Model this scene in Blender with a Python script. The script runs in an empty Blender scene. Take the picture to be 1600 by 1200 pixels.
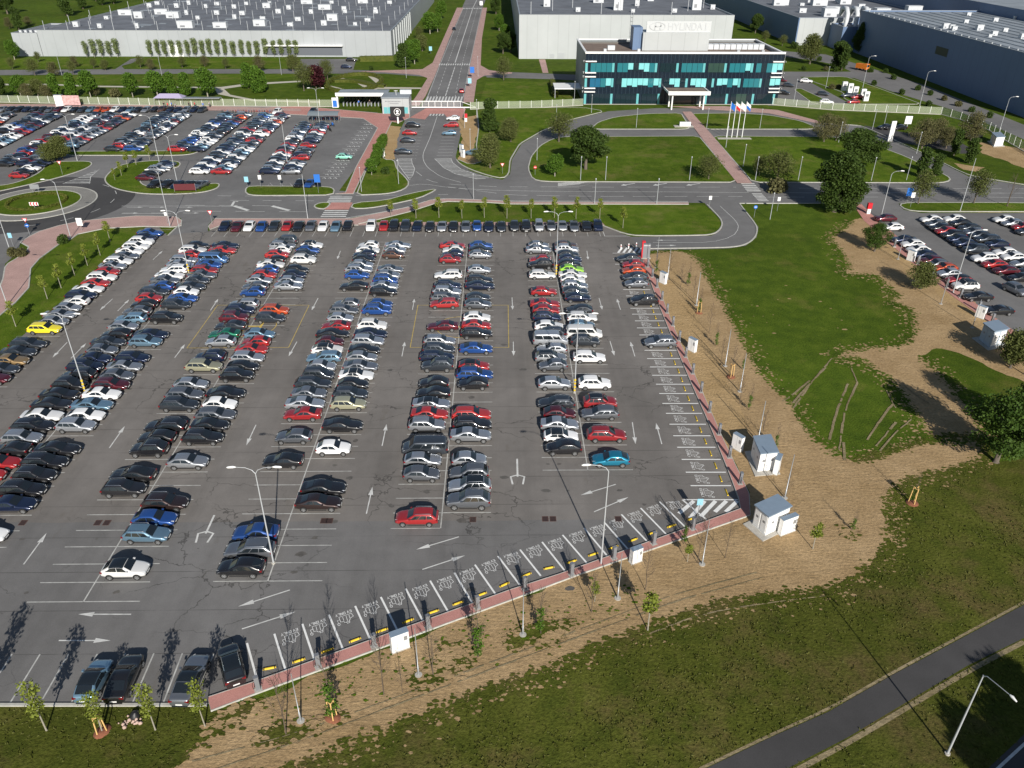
import bpy, bmesh, math, random
from math import sin, cos, pi, radians
from mathutils import Vector, Matrix
random.seed(7)
# ------------------------------------------------------------------ camera, sky, sun, exposure
SC = bpy.context.scene
F_, TH, YAW, ROLL, CH = 1231.1, radians(30.717), radians(.936), radians(.272), 52.683
cam = bpy.data.cameras.new("camera"); cam_o = bpy.data.objects.new("camera", cam)
SC.collection.objects.link(cam_o); SC.camera = cam_o
cam.sensor_width = 36; cam.lens = F_ / 1600 * 36; cam.clip_end = 3000; cam.clip_start = 1
_f = Vector((cos(TH) * sin(YAW), cos(TH) * cos(YAW), -sin(TH)))
_r = Vector((cos(YAW), -sin(YAW), 0)); _d = Vector((-sin(TH) * sin(YAW), -sin(TH) * cos(YAW), -cos(TH)))
_x = cos(ROLL) * _r - sin(ROLL) * _d; _y = -(sin(ROLL) * _r + cos(ROLL) * _d)
_m = Matrix((_x, _y, -_f)).transposed().to_4x4(); _m.translation = (0, 0, CH)
cam_o.matrix_world = _m
W = bpy.data.worlds.new("World"); SC.world = W; W.use_nodes = True
nt = W.node_tree; bg = nt.nodes['Background']
sky = nt.nodes.new('ShaderNodeTexSky'); sky.sky_type = 'NISHITA'; sky.sun_disc = False
SUN_EL, SUN_AZ = radians(27), radians(168)
sky.sun_elevation = SUN_EL; sky.sun_rotation = SUN_AZ; sky.dust_density = .6; sky.altitude = 250
nt.links.new(sky.outputs[0], bg.inputs[0]); bg.inputs[1].default_value = .058
sl = bpy.data.lights.new("sun", 'SUN'); sl.energy = 4.8; sl.angle = radians(.5); sl.color = (1, .95, .87)
so = bpy.data.objects.new("sun", sl); SC.collection.objects.link(so)
sd = Vector((sin(SUN_AZ) * cos(SUN_EL), cos(SUN_AZ) * cos(SUN_EL), sin(SUN_EL)))
so.rotation_euler = sd.to_track_quat('Z', 'Y').to_euler()
so.location = (0, 0, 90)
SC.view_settings.view_transform = 'Standard'; SC.view_settings.look = 'None'
SC.view_settings.exposure = 0.38; SC.view_settings.gamma = 1

# ------------------------------------------------------------------ helpers
def G(px, py, z=0.0):
    """ground (or height z) point that the photograph shows at pixel px,py of 1600x1200"""
    a, b = px - 800, py - 600
    u = a * cos(ROLL) + b * sin(ROLL); v = -a * sin(ROLL) + b * cos(ROLL)
    fw = F_ * cos(TH) - v * sin(TH); dn = F_ * sin(TH) + v * cos(TH)
    t = (CH - z) / dn; r = u * t; fw *= t
    return (r * cos(YAW) + fw * sin(YAW), -r * sin(YAW) + fw * cos(YAW))
COL = SC.collection
def tag(o, label=None, cat=None, group=None, kind=None):
    if label: o['label'] = label
    if cat: o['category'] = cat
    if group: o['group'] = group
    if kind: o['kind'] = kind
    return o
def empty(name, loc=(0, 0, 0), rz=0, sc=1):
    o = bpy.data.objects.new(name, None); o.empty_display_size = .3; COL.objects.link(o)
    o.location = loc if len(loc) == 3 else (loc[0], loc[1], 0); o.rotation_euler = (0, 0, rz); o.scale = (sc,) * 3
    return o
class MB:
    """mesh collector: boxes, tubes, quads; build() links them as one object"""
    def __init__(s): s.v = []; s.f = []; s.m = []; s.sm = []
    def add(s, vs, fs, m=0, smooth=False):
        n = len(s.v); s.v += [tuple(v) for v in vs]
        for f in fs: s.f.append([i + n for i in f]); s.m.append(m); s.sm.append(smooth)
    def box(s, x0, y0, z0, x1, y1, z1, m=0, rz=0, c=None):
        vs = [(x0, y0, z0), (x1, y0, z0), (x1, y1, z0), (x0, y1, z0), (x0, y0, z1), (x1, y0, z1), (x1, y1, z1), (x0, y1, z1)]
        if rz:
            cx, cy = c or ((x0 + x1) / 2, (y0 + y1) / 2)
            vs = [(cx + (x - cx) * cos(rz) - (y - cy) * sin(rz), cy + (x - cx) * sin(rz) + (y - cy) * cos(rz), z) for x, y, z in vs]
        s.add(vs, [(0, 3, 2, 1), (4, 5, 6, 7), (0, 1, 5, 4), (1, 2, 6, 5), (2, 3, 7, 6), (3, 0, 4, 7)], m)
    def tube(s, pts, rs, n=6, m=0, cap=True, smooth=True):
        pts = [Vector(p) for p in pts]
        if not isinstance(rs, (list, tuple)): rs = [rs] * len(pts)
        vs = []; fs = []
        for i, p in enumerate(pts):
            d = (pts[min(i + 1, len(pts) - 1)] - pts[max(i - 1, 0)])
            if d.length < 1e-6: d = Vector((0, 0, 1))
            d.normalize()
            a = d.cross(Vector((1, 0, 0)) if abs(d.x) < .8 else Vector((0, 1, 0))).normalized(); b = d.cross(a)
            for k in range(n):
                t = 2 * pi * k / n; vs.append(p + rs[i] * (cos(t) * a + sin(t) * b))
        for i in range(len(pts) - 1):
            for k in range(n):
                fs.append((i * n + k, i * n + (k + 1) % n, (i + 1) * n + (k + 1) % n, (i + 1) * n + k))
        s.add(vs, fs, m, smooth)
        if cap: s.add(vs[:n], [tuple(range(n))], m); s.add(vs[-n:], [tuple(reversed(range(n)))], m)
    def cyl(s, x, y, z0, z1, r, n=12, m=0, r2=None):
        s.tube([(x, y, z0), (x, y, z1)], [r, r if r2 is None else r2], n, m)
    def poly(s, pts, z=0.0, m=0):
        a = sum(pts[i][0] * pts[(i + 1) % len(pts)][1] - pts[(i + 1) % len(pts)][0] * pts[i][1] for i in range(len(pts)))
        if a < 0: pts = list(reversed(pts))
        s.add([(p[0], p[1], z) for p in pts], [tuple(range(len(pts)))], m)
    def prism(s, pts, z0, z1, m=0, ms=None):
        a = sum(pts[i][0] * pts[(i + 1) % len(pts)][1] - pts[(i + 1) % len(pts)][0] * pts[i][1] for i in range(len(pts)))
        if a < 0: pts = list(reversed(pts))
        n = len(pts); vs = [(p[0], p[1], z0) for p in pts] + [(p[0], p[1], z1) for p in pts]
        s.add(vs, [tuple(range(n, 2 * n))], m)
        s.add(vs, [(i, (i + 1) % n, n + (i + 1) % n, n + i) for i in range(n)], m if ms is None else ms)
    def strip(s, pts, w, z, m=0, closed=False):
        """flat ribbon of width w along a ground polyline"""
        n = len(pts); L = []; R = []
        for i in range(n):
            if closed: a, b = Vector(pts[i - 1]), Vector(pts[(i + 1) % n])
            else: a, b = Vector(pts[max(i - 1, 0)]), Vector(pts[min(i + 1, n - 1)])
            d = (b - a).normalized(); q = Vector((-d.y, d.x)) * w / 2; p = Vector(pts[i])
            L.append(p + q); R.append(p - q)
        vs = [(p.x, p.y, z) for p in L] + [(p.x, p.y, z) for p in R]
        s.add(vs, [(n + i, n + (i + 1) % n, (i + 1) % n, i) for i in range(n if closed else n - 1)], m)
    def segs(s, pts, w, z, m=0):
        for i, (a, b) in enumerate(zip(pts, pts[1:])):
            a, b = Vector(a), Vector(b); d = (b - a).normalized(); q = Vector((-d.y, d.x)) * w / 2; a = a - d * w * .45; b = b + d * w * .45; zz = z + 2e-4 * (i % 7)
            s.add([(*(a + q), zz), (*(a - q), zz), (*(b - q), zz), (*(b + q), zz)], [(0, 1, 2, 3)], m)
    def kerb(s, pts, w, z0, z1, closed=False, m=0):
        n = len(pts); L = []; R = []
        for i in range(n):
            if closed: a, b = Vector(pts[i - 1]), Vector(pts[(i + 1) % n])
            else: a, b = Vector(pts[max(i - 1, 0)]), Vector(pts[min(i + 1, n - 1)])
            d = (b - a).normalized(); q = Vector((-d.y, d.x)) * w / 2; p = Vector(pts[i])
            L.append(p + q); R.append(p - q)
        vs = [(p.x, p.y, z) for z in (z0, z1) for l in (L, R) for p in l]
        k = n if closed else n - 1
        for i in range(k):
            j = (i + 1) % n
            s.add([vs[2 * n + i], vs[2 * n + j], vs[3 * n + j], vs[3 * n + i]], [(3, 2, 1, 0)], m)
            s.add([vs[i], vs[j], vs[2 * n + j], vs[2 * n + i]], [(3, 2, 1, 0)], m)
            s.add([vs[n + i], vs[n + j], vs[3 * n + j], vs[3 * n + i]], [(0, 1, 2, 3)], m)
    def mesh(s, name, mats, sharp=None):
        me = bpy.data.meshes.new(name); me.from_pydata(s.v, [], s.f)
        for m in (mats if isinstance(mats, (list, tuple)) else [mats]): me.materials.append(m)
        me.polygons.foreach_set('material_index', s.m); me.polygons.foreach_set('use_smooth', s.sm)
        me.update()
        return me
    def build(s, name, mats, parent=None):
        o = bpy.data.objects.new(name, s.mesh(name, mats)); COL.objects.link(o); o.parent = parent
        return o
def obj(name, me, parent=None):
    o = bpy.data.objects.new(name, me); COL.objects.link(o); o.parent = parent; return o
def struct(name, mb, mats):
    return tag(mb.build(name, mats), kind='structure')
def copy_tree(o, parent=None):
    c = o.copy(); COL.objects.link(c); c.parent = parent
    for ch in KIDS.get(o.name, []): copy_tree(ch, c)
    return c
KIDS = {}
def reg(root):
    """remember a prototype's children once, so that copying needs no search"""
    for o in COL.objects:
        if o.parent is not None:
            L = KIDS.setdefault(o.parent.name, [])
            if o not in L: L.append(o)
def chaikin(p, n=2, closed=True):
    for it in range(n):
        q = []
        m = len(p)
        rng = range(m if closed else m - 1)
        if not closed: q.append(p[0])
        for i in rng:
            a, b = p[i], p[(i + 1) % m]
            L = math.hypot(b[0] - a[0], b[1] - a[1]); f = min(.25, (1.6 if it == 0 else 9) / max(L, 1e-6)); g_ = 1 - f
            q.append((a[0] * g_ + b[0] * f, a[1] * g_ + b[1] * f)); q.append((a[0] * f + b[0] * g_, a[1] * f + b[1] * g_))
        if not closed: q.append(p[-1])
        p = q
    return p
def PX(L, z=0.0): return [G(x, y, z) for x, y in L]
def rough(p, step=.7, amp=.35, seed=1):
    """frayed edge: resample an outline and shift its points"""
    R = random.Random(seed); q = []
    ph = [R.uniform(0, 6.3) for _ in range(4)]; s = 0
    for i in range(len(p)):
        a, b = Vector(p[i]), Vector(p[(i + 1) % len(p)]); L = (b - a).length; n = max(1, int(L / step)); nrm = Vector((-(b - a).y, (b - a).x)) / max(L, 1e-6)
        for k in range(n):
            s += L / n
            o = amp * (.6 * sin(s / 2.3 + ph[0]) + .5 * sin(s / .9 + ph[1]) + R.uniform(-.6, .6))
            q.append(tuple(a.lerp(b, k / n) + nrm * o))
    return q

# ------------------------------------------------------------------ materials
def newmat(name):
    m = bpy.data.materials.new(name); m.use_nodes = True
    t = m.node_tree; return m, t, t.nodes['Principled BSDF']
def N(t, kind, **kw):
    n = t.nodes.new(kind)
    for k, v in kw.items(): setattr(n, k, v)
    return n
def noise(t, scale, detail=4, rough=.6, vec=None, dist=0):
    n = N(t, 'ShaderNodeTexNoise'); n.inputs['Scale'].default_value = scale; n.inputs['Detail'].default_value = detail
    n.inputs['Roughness'].default_value = rough; n.inputs['Distortion'].default_value = dist
    if vec: t.links.new(vec, n.inputs['Vector'])
    return n.outputs[0]
def noise_c(t, s, v):
    n = N(t, 'ShaderNodeTexNoise'); n.inputs['Scale'].default_value = s; n.inputs['Detail'].default_value = 4; t.links.new(v, n.inputs['Vector']); return n.outputs[1]
def ramp(t, fac, stops, interp='LINEAR'):
    r = N(t, 'ShaderNodeValToRGB'); r.color_ramp.interpolation = interp; e = r.color_ramp.elements
    while len(e) < len(stops): e.new(.5)
    for k, (p, c) in enumerate(stops): e[k].position = p; e[k].color = (c[0], c[1], c[2], 1) if isinstance(c, tuple) else (c, c, c, 1)
    t.links.new(fac, r.inputs[0]); return r.outputs[0]
def mix(t, fac, a, b, mode='MIX'):
    n = N(t, 'ShaderNodeMix', data_type='RGBA', blend_type=mode)
    for s, x in ((0, fac), (6, a), (7, b)):
        if hasattr(x, 'links'): t.links.new(x, n.inputs[s])
        else: n.inputs[s].default_value = x if s == 0 else (x[0], x[1], x[2], 1)
    return n.outputs[2]
def math_(t, op, a, b=0.0):
    n = N(t, 'ShaderNodeMath', operation=op)
    for s, x in ((0, a), (1, b)):
        if hasattr(x, 'links'): t.links.new(x, n.inputs[s])
        else: n.inputs[s].default_value = x
    return n.outputs[0]
def coord(t, sc=(1, 1, 1), rot=0, kind='Object'):
    c = N(t, 'ShaderNodeTexCoord'); m = N(t, 'ShaderNodeMapping'); m.inputs['Scale'].default_value = sc; m.inputs['Rotation'].default_value = (0, 0, rot)
    t.links.new(c.outputs[kind], m.inputs[0]); return m.outputs[0]
def bump(t, b, h, s=.3, d=.05):
    n = N(t, 'ShaderNodeBump'); n.inputs['Strength'].default_value = s; n.inputs['Distance'].default_value = d
    t.links.new(h, n.inputs['Height']); t.links.new(n.outputs[0], b.inputs['Normal'])
def solid(name, c, r=.6, metal=0, coat=0, var=.0, vs=2.0, spec=None):
    m, t, b = newmat(name)
    b.inputs['Roughness'].default_value = r; b.inputs['Metallic'].default_value = metal; b.inputs['Coat Weight'].default_value = coat
    b.inputs['Coat Roughness'].default_value = .06
    if spec is not None: b.inputs['Specular IOR Level'].default_value = spec
    if var:
        n = noise(t, vs, 3, .6, coord(t)); k = 1 - var; j = 1 + var
        t.links.new(ramp(t, n, [(.3, tuple(x * k for x in c)), (.7, tuple(min(1, x * j) for x in c))]), b.inputs['Base Color'])
    else: b.inputs['Base Color'].default_value = (*c, 1)
    return m
def grass_mat(name, cols, dry=(.13, .105, .05), dryth=(.56, .7), tuft=1.0):
    m, t, b = newmat(name); v = coord(t)
    n1 = noise(t, .035, 3, .5, v); n2 = noise(t, .35, 5, .65, v); n3 = noise(t, 4.5 * tuft, 3, .7, v)
    c = ramp(t, n2, [(.3, cols[0]), (.52, cols[1]), (.72, cols[2])])
    c = mix(t, ramp(t, noise(t, .11, 5, .7, v), [(dryth[0], 0), (dryth[1], 1)]), c, dry)
    c = mix(t, .8, c, ramp(t, n3, [(.28, .45), (.5, 1.0), (.75, 1.5)]), 'MULTIPLY')
    c = mix(t, .55, c, ramp(t, n1, [(.3, .7), (.7, 1.3)]), 'MULTIPLY')
    t.links.new(c, b.inputs['Base Color']); b.inputs['Roughness'].default_value = .95; b.inputs['Specular IOR Level'].default_value = .05
    bump(t, b, n3, .8, .12); return m
M = {}
M['grass'] = grass_mat('lawn grass', [(.042, .072, .008), (.064, .100, .010), (.092, .128, .015)], (.13, .125, .03), (.56, .78))
M['meadow'] = grass_mat('meadow grass', [(.048, .062, .010), (.074, .084, .014), (.100, .106, .022)], (.120, .090, .036), (.50, .70), .8)
M['verge'] = grass_mat('verge grass', [(.050, .090, .007), (.077, .122, .010), (.112, .150, .019)], (.15, .145, .04), (.52, .72))
def dirt_mat(name, c0, c1, rot):
    m, t, b = newmat(name); v = coord(t)
    n2 = noise(t, .22, 6, .65, v); n3 = noise(t, 3.2, 5, .7, v)
    v2 = mix(t, .5, coord(t, (.35, 1.9, 1), rot), noise_c(t, .25, v), 'ADD'); n4 = noise(t, 1.5, 6, .75, v2, .8)
    c = ramp(t, n2, [(.3, c0), (.7, c1)])
    c = mix(t, .8, c, ramp(t, n3, [(.3, .62), (.7, 1.25)]), 'MULTIPLY')
    c = mix(t, .6, c, ramp(t, n4, [(.33, .72), (.5, 1.0), (.7, 1.08)]), 'MULTIPLY')
    t.links.new(c, b.inputs['Base Color']); b.inputs['Roughness'].default_value = 1; b.inputs['Specular IOR Level'].default_value = .1
    bump(t, b, math_(t, 'ADD', n3, n4), .7, .12); return m
M['dirt'] = dirt_mat('tan soil', (.31, .21, .105), (.44, .31, .17), radians(-20))
M['dirt2'] = dirt_mat('ochre soil', (.37, .25, .12), (.45, .315, .165), radians(50))
M['track'] = dirt_mat('wheel rut soil', (.20, .16, .085), (.32, .26, .16), 0)
def asphalt_mat(name, base, cracks=True, warm=(1, .97, .92)):
    m, t, b = newmat(name); v = coord(t)
    n1 = noise(t, .045, 4, .6, v); n2 = noise(t, .5, 5, .6, v); n3 = noise(t, 14, 2, .5, v)
    g = [tuple(base * k * w for w in warm) for k in (.84, 1.12)]
    c = ramp(t, n1, [(.35, g[0]), (.65, g[1])])
    c = mix(t, .6, c, ramp(t, n2, [(.3, .86), (.7, 1.12)]), 'MULTIPLY')
    c = mix(t, .5, c, ramp(t, n3, [(.3, .8), (.7, 1.2)]), 'MULTIPLY')
    if cracks:
        c = mix(t, .6, c, ramp(t, noise(t, 1.0, 4, .6, coord(t, (.42, .018, 1))), [(.35, .86), (.5, 1.0), (.65, 1.07)]), 'MULTIPLY')
        vd = mix(t, .30, coord(t, (.11, .2, .2)), noise_c(t, .8, v), 'ADD')
        vo = N(t, 'ShaderNodeTexVoronoi', feature='DISTANCE_TO_EDGE'); vo.inputs['Scale'].default_value = 1.0; t.links.new(vd, vo.inputs['Vector'])
        ln = ramp(t, vo.outputs[0], [(.0, .8), (.004, .8), (.0085, 0)])
        ms = ramp(t, noise(t, .06, 3, .6, v), [(.46, 0), (.56, 1)])
        a = mix(t, 1, ln, ms, 'MULTIPLY')
        # paving seams across the lot
        vy = mix(t, .008, v, noise_c(t, .25, v), 'ADD'); sx = N(t, 'ShaderNodeSeparateXYZ'); t.links.new(vy, sx.inputs[0])
        w = math_(t, 'FRACT', math_(t, 'DIVIDE', sx.outputs[1], 4.75)); w = math_(t, 'ABSOLUTE', math_(t, 'SUBTRACT', w, .5))
        s2 = ramp(t, w, [(0, .75), (.005, .75), (.010, 0)])
        s2 = mix(t, 1, s2, ramp(t, noise(t, .12, 3, .6, v), [(.4, .25), (.55, 1)]), 'MULTIPLY')
        a = mix(t, 1, a, s2, 'LIGHTEN')
        c = mix(t, math_(t, 'MULTIPLY', a, .72), c, (.02, .019, .018))
        st = ramp(t, noise(t, .3, 4, .75, coord(t, (1, .35, 1))), [(.62, 0), (.75, .35)]); c = mix(t, st, c, (.10, .085, .065))
    t.links.new(c, b.inputs['Base Color']); b.inputs['Roughness'].default_value = .9; b.inputs['Specular IOR Level'].default_value = .25
    bump(t, b, n3, .25, .02); return m
M['lot'] = asphalt_mat('old lot asphalt', .165, True, (1.05, .97, .90))
M['lot2'] = asphalt_mat('smooth lot asphalt', .155, True, (1.01, .98, .96))
M['stain'] = solid('oil stain', (.095, .088, .08), .75, var=.25, vs=2)
M['road'] = asphalt_mat('road asphalt', .16, False, (1, .98, .97))
M['road_dark'] = asphalt_mat('dark road asphalt', .062, False, (1, .97, .98))
def paver_mat(name, a, b_, sc=4.0):
    m, t, b = newmat(name); v = coord(t)
    br = N(t, 'ShaderNodeTexBrick'); br.inputs['Scale'].default_value = sc; br.inputs['Color1'].default_value = (*a, 1); br.inputs['Color2'].default_value = (*b_, 1)
    br.inputs['Mortar'].default_value = tuple(x * .6 for x in a) + (1,); br.inputs['Mortar Size'].default_value = .03; t.links.new(v, br.inputs['Vector'])
    c = mix(t, .7, br.outputs[0], ramp(t, noise(t, .3, 4, .6, v), [(.3, .82), (.7, 1.15)]), 'MULTIPLY')
    t.links.new(c, b.inputs['Base Color']); b.inputs['Roughness'].default_value = .9; b.inputs['Specular IOR Level'].default_value = .2; return m
M['pink'] = paver_mat('red block paving', (.54, .265, .23), (.46, .22, .19))
M['pinkpale'] = paver_mat('worn red block paving', (.50, .33, .295), (.43, .28, .25))
M['greypave'] = paver_mat('grey block paving', (.27, .26, .24), (.22, .215, .2))
M['kerb'] = solid('kerb concrete', (.42, .41, .37), .85, var=.15)
M['paint'] = solid('white road paint', (.56, .56, .54), .7, var=.2, vs=1.5)
M['paintworn'] = solid('worn road paint', (.42, .42, .40), .8, var=.3, vs=1.2)
M['yellow'] = solid('yellow road paint', (.50, .36, .08), .7, var=.25, vs=1.0)
M['gravel'] = solid('light gravel path', (.46, .43, .36), .95, var=.12)
M['white'] = solid('white coated metal', (.78, .78, .77), .45, var=.03)
M['steel'] = solid('galvanised steel', (.42, .44, .46), .45, .6)
M['polew'] = solid('pale lamp pole metal', (.46, .48, .50), .4, .2)
M['conc'] = solid('concrete', (.40, .38, .34), .9, var=.12)
M['black'] = solid('black plastic', (.012, .012, .014), .5)
M['yellowb'] = solid('yellow rubber', (.68, .46, .02), .6, var=.1, vs=6)
M['postgrey'] = solid('charger grey metal', (.24, .25, .27), .4, .3)
M['red'] = solid('red metal', (.52, .02, .03), .4)
M['blue'] = solid('blue sign sheet', (.02, .14, .5), .45)
M['lbluesign'] = solid('light blue sheet', (.25, .5, .62), .4)
M['subroof'] = solid('slate blue sheet roof', (.20, .26, .33), .5, var=.05)
M['subwall'] = solid('pale blue-grey sheet', (.36, .43, .50), .5, var=.05)
M['stake'] = solid('pine stake wood', (.66, .42, .16), .7, var=.1)
M['mulch'] = solid('bark mulch', (.20, .075, .04), 1, var=.3, vs=5)
M['bark'] = solid('tree bark', (.11, .09, .07), .95, var=.25, vs=4)
M['barkpale'] = solid('pale sapling bark', (.27, .25, .20), .9, var=.15, vs=4)
M['twig'] = solid('bare twigs', (.10, .075, .055), .95)
def leaf_mat(name, a, b_, trans=.25):
    m, t, b = newmat(name)
    i = N(t, 'ShaderNodeTexCoord'); n = noise(t, .9, 3, .7, i.outputs['Object']); n2 = noise(t, 9, 1, .5, i.outputs['Object'])
    c = ramp(t, n, [(.3, a), (.7, b_)]); c = mix(t, .8, c, ramp(t, n2, [(.3, .6), (.7, 1.4)]), 'MULTIPLY')
    t.links.new(c, b.inputs['Base Color']); b.inputs['Roughness'].default_value = .7; b.inputs['Specular IOR Level'].default_value = .25
    tr = N(t, 'ShaderNodeBsdfTranslucent'); t.links.new(c, tr.inputs[0]); ms = N(t, 'ShaderNodeMixShader'); ms.inputs[0].default_value = trans
    t.links.new(b.outputs[0], ms.inputs[1]); t.links.new(tr.outputs[0], ms.inputs[2]); t.links.new(ms.outputs[0], t.nodes['Material Output'].inputs[0]); return m
M['leaf_dark'] = leaf_mat('dark green leaves', (.030, .058, .010), (.065, .105, .016))
M['leaf_green'] = leaf_mat('fresh green leaves', (.05, .115, .010), (.10, .18, .018))
M['leaf_olive'] = leaf_mat('olive spring leaves', (.075, .095, .022), (.14, .155, .045))
M['leaf_brown'] = leaf_mat('brownish budding leaves', (.085, .085, .035), (.15, .14, .055))
M['leaf_young'] = leaf_mat('young lime leaves', (.13, .17, .02), (.22, .25, .04))
M['leaf_purple'] = leaf_mat('purple leaves', (.035, .008, .012), (.07, .015, .02))
M['leaf_pale'] = leaf_mat('pale poplar leaves', (.12, .16, .06), (.22, .27, .10))
M['leaf_hedge'] = leaf_mat('hedge leaves', (.07, .09, .015), (.12, .13, .02))
# ------------------------------------------------------------------ ground, roads, lots
g = MB(); g.poly([(-900, 5), (900, 5), (900, 1100), (-900, 1100)], 0); struct('ground', g, M['grass'])
def sheet(name, px, z, mat, sm=0, fray=None):
    p = PX(px)
    if sm: p = chaikin(p, sm)
    if fray: p = rough(p, *fray)
    m = MB(); m.poly(p, z); return struct(name, m, M[mat])
def island(px, mat='verge', sm=2, name='grass_island', h=.12, w=.28, kmat='kerb'):
    p = PX(px)
    if sm: p = chaikin(p, sm)
    m = MB(); m.poly(p, h - .02); struct(name, m, M[mat])
    k = MB(); k.kerb(p, w, 0, h, True); struct('kerb', k, M[kmat])
def kerbline(px, sm=2, w=.26, h=.12, closed=False):
    p = PX(px)
    if sm: p = chaikin(p, sm, closed)
    k = MB(); k.kerb(p, w, 0, h, closed); struct('kerb', k, M['kerb'])
# lower meadow with rougher, drier grass
sheet('meadow', [(-900, 1110), (60, 1101), (320, 1101), (400, 1120), (700, 1010), (1100, 870), (1300, 780), (1440, 745), (1560, 722), (1700, 700), (2400, 800), (2600, 2200), (-900, 2200)], .004, 'meadow')
sheet('verge_lawn', [(262, 370), (225, 356), (165, 359), (122, 367), (112, 374), (92, 383), (62, 405), (48, 421), (45, 451), (25, 473), (0, 494), (-60, 545), (-60, 575), (0, 556), (48, 526), (100, 489), (150, 449), (196, 399), (246, 370)], .004, 'verge')
sheet('verge_lawn', [(560, 351), (640, 338), (680, 319), (700, 317), (1075, 320.5), (1103, 322), (1126, 345), (1125, 357), (1111, 367), (985, 368), (940, 351), (600, 347)], .004, 'verge')
sheet('verge_lawn', [(-300, 92), (150, 91), (175, 106), (-300, 109)], .004, 'verge'); sheet('verge_lawn', [(212, 103), (232, 91), (460, 91), (460, 107), (215, 107)], .004, 'verge'); sheet('verge_lawn', [(-300, 121), (300, 117), (480, 117), (380, 130), (150, 132), (-300, 129)], .004, 'verge'); sheet('verge_lawn', [(760, 128), (905, 128), (905, 163), (748, 165)], .004, 'verge')
# bare soil round the charging bays
D1 = [(1012, 396), (1030, 393), (1062, 391), (1082, 396), (1097, 412), (1112, 442), (1141, 490), (1166, 540), (1190, 580), (1212, 606), (1237, 627), (1252, 652), (1277, 687), (1310, 713), (1330, 719), (1365, 713), (1400, 702), (1448, 688),
      (1500, 680), (1548, 690), (1540, 712), (1530, 724), (1480, 738), (1442, 745), (1416, 755), (1396, 770), (1388, 798), (1395, 830), (1390, 855), (1370, 880), (1340, 905), (1290, 924), (1200, 934), (1130, 944), (1060, 966), (1010, 985), (960, 1003),
      (900, 1030), (840, 1053), (760, 1084), (690, 1110), (620, 1138), (560, 1163), (500, 1188), (440, 1214), (270, 1230), (276, 1196), (280, 1164), (325, 1147), (362, 1118), (400, 1094), (800, 938), (907, 897), (1168, 806), (1168, 770), (1130, 690), (1091, 600), (1062, 535), (1040, 480), (1013, 408)]
sheet('soil', D1, .009, 'dirt', 0, (.7, .3, 3))
D2 = [(1345, 341), (1330, 345), (1312, 362), (1296, 370), (1316, 400), (1326, 418), (1314, 428), (1342, 430), (1366, 430), (1386, 446), (1402, 463), (1388, 469), (1425, 485), (1425, 520), (1418, 535), (1360, 543), (1320, 548), (1300, 560), (1345, 562), (1385, 590), (1410, 620), (1440, 664), (1448, 686), (1500, 692), (1548, 690),
      (1530, 650), (1500, 620), (1478, 590), (1440, 556), (1462, 545), (1500, 552), (1535, 568), (1700, 640), (1700, 610), (1600, 545), (1575, 523), (1560, 508), (1500, 466), (1450, 428), (1400, 386), (1352, 345)]
sheet('soil', D2, .014, 'dirt', 0, (.7, .3, 5))
sheet('soil', [(1014, 406), (1040, 398), (1058, 425), (1078, 470), (1100, 520), (1130, 585), (1160, 640), (1172, 690), (1150, 715), (1130, 688), (1091, 600), (1062, 535), (1040, 480)], .019, 'dirt2', 0, (.9, .12, 6))
sheet('soil', [(1352, 346), (1376, 358), (1440, 415), (1500, 458), (1555, 498), (1590, 530), (1580, 545), (1520, 500), (1440, 440), (1370, 385)], .019, 'dirt2', 0, (.8, .4, 7))
sheet('soil', [(1240, 640), (1320, 730), (1400, 770), (1385, 870), (1290, 915), (1160, 900), (1190, 850), (1240, 800), (1230, 700)], .019, 'dirt', 0, (1, .6, 9))
sheet('soil', [(714, 185), (745, 180), (752, 190), (744, 215), (738, 240), (757, 250), (750, 258), (733, 258), (716, 249), (722, 215)], .009, 'dirt2', 0, (.7, .2, 8))
sheet('soil', [(598, 195), (627, 198), (622, 215), (616, 249), (603, 250), (600, 232), (593, 232), (600, 212)], .009, 'dirt2', 0, (.7, .2, 8))
sheet('soil', [(1490, 255), (1540, 262), (1525, 268), (1505, 265)], .009, 'dirt', 0, (.7, .2, 8))
sheet('soil', [(1530, 222), (1600, 232), (1680, 260), (1600, 262), (1560, 248), (1535, 240)], .009, 'dirt', 0, (.9, .5, 8))
sheet('soil', [(1520, 317), (1700, 317), (1700, 332), (1528, 332)], .009, 'dirt', 0, (.9, .2, 8))
def fringe(px, n, mat, spread, z0, seed, name='grass_patch', smin=.05, smax=.26):
    P = PX(px); R = random.Random(seed); m = MB(); E = [(Vector(P[i]), Vector(P[i + 1])) for i in range(len(P) - 1)]; wts = [(b - a).length for a, b in E]
    for i in range(n):
        a, b = R.choices(E, wts)[0]; c = a.lerp(b, R.random()); nn = Vector((-(b - a).y, (b - a).x)).normalized(); c = c + nn * R.gauss(0, spread); s = R.uniform(smin, smax) * R.uniform(.5, 1); k = R.randint(5, 8)
        if c.length < 20: continue
        m.poly([(c.x + s * R.uniform(.5, 1.3) * 1.4 * cos(q * 2 * pi / k), c.y + s * R.uniform(.5, 1.2) * sin(q * 2 * pi / k)) for q in range(k)], z0 + i * 3e-6)
    struct(name, m, M[mat])
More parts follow.
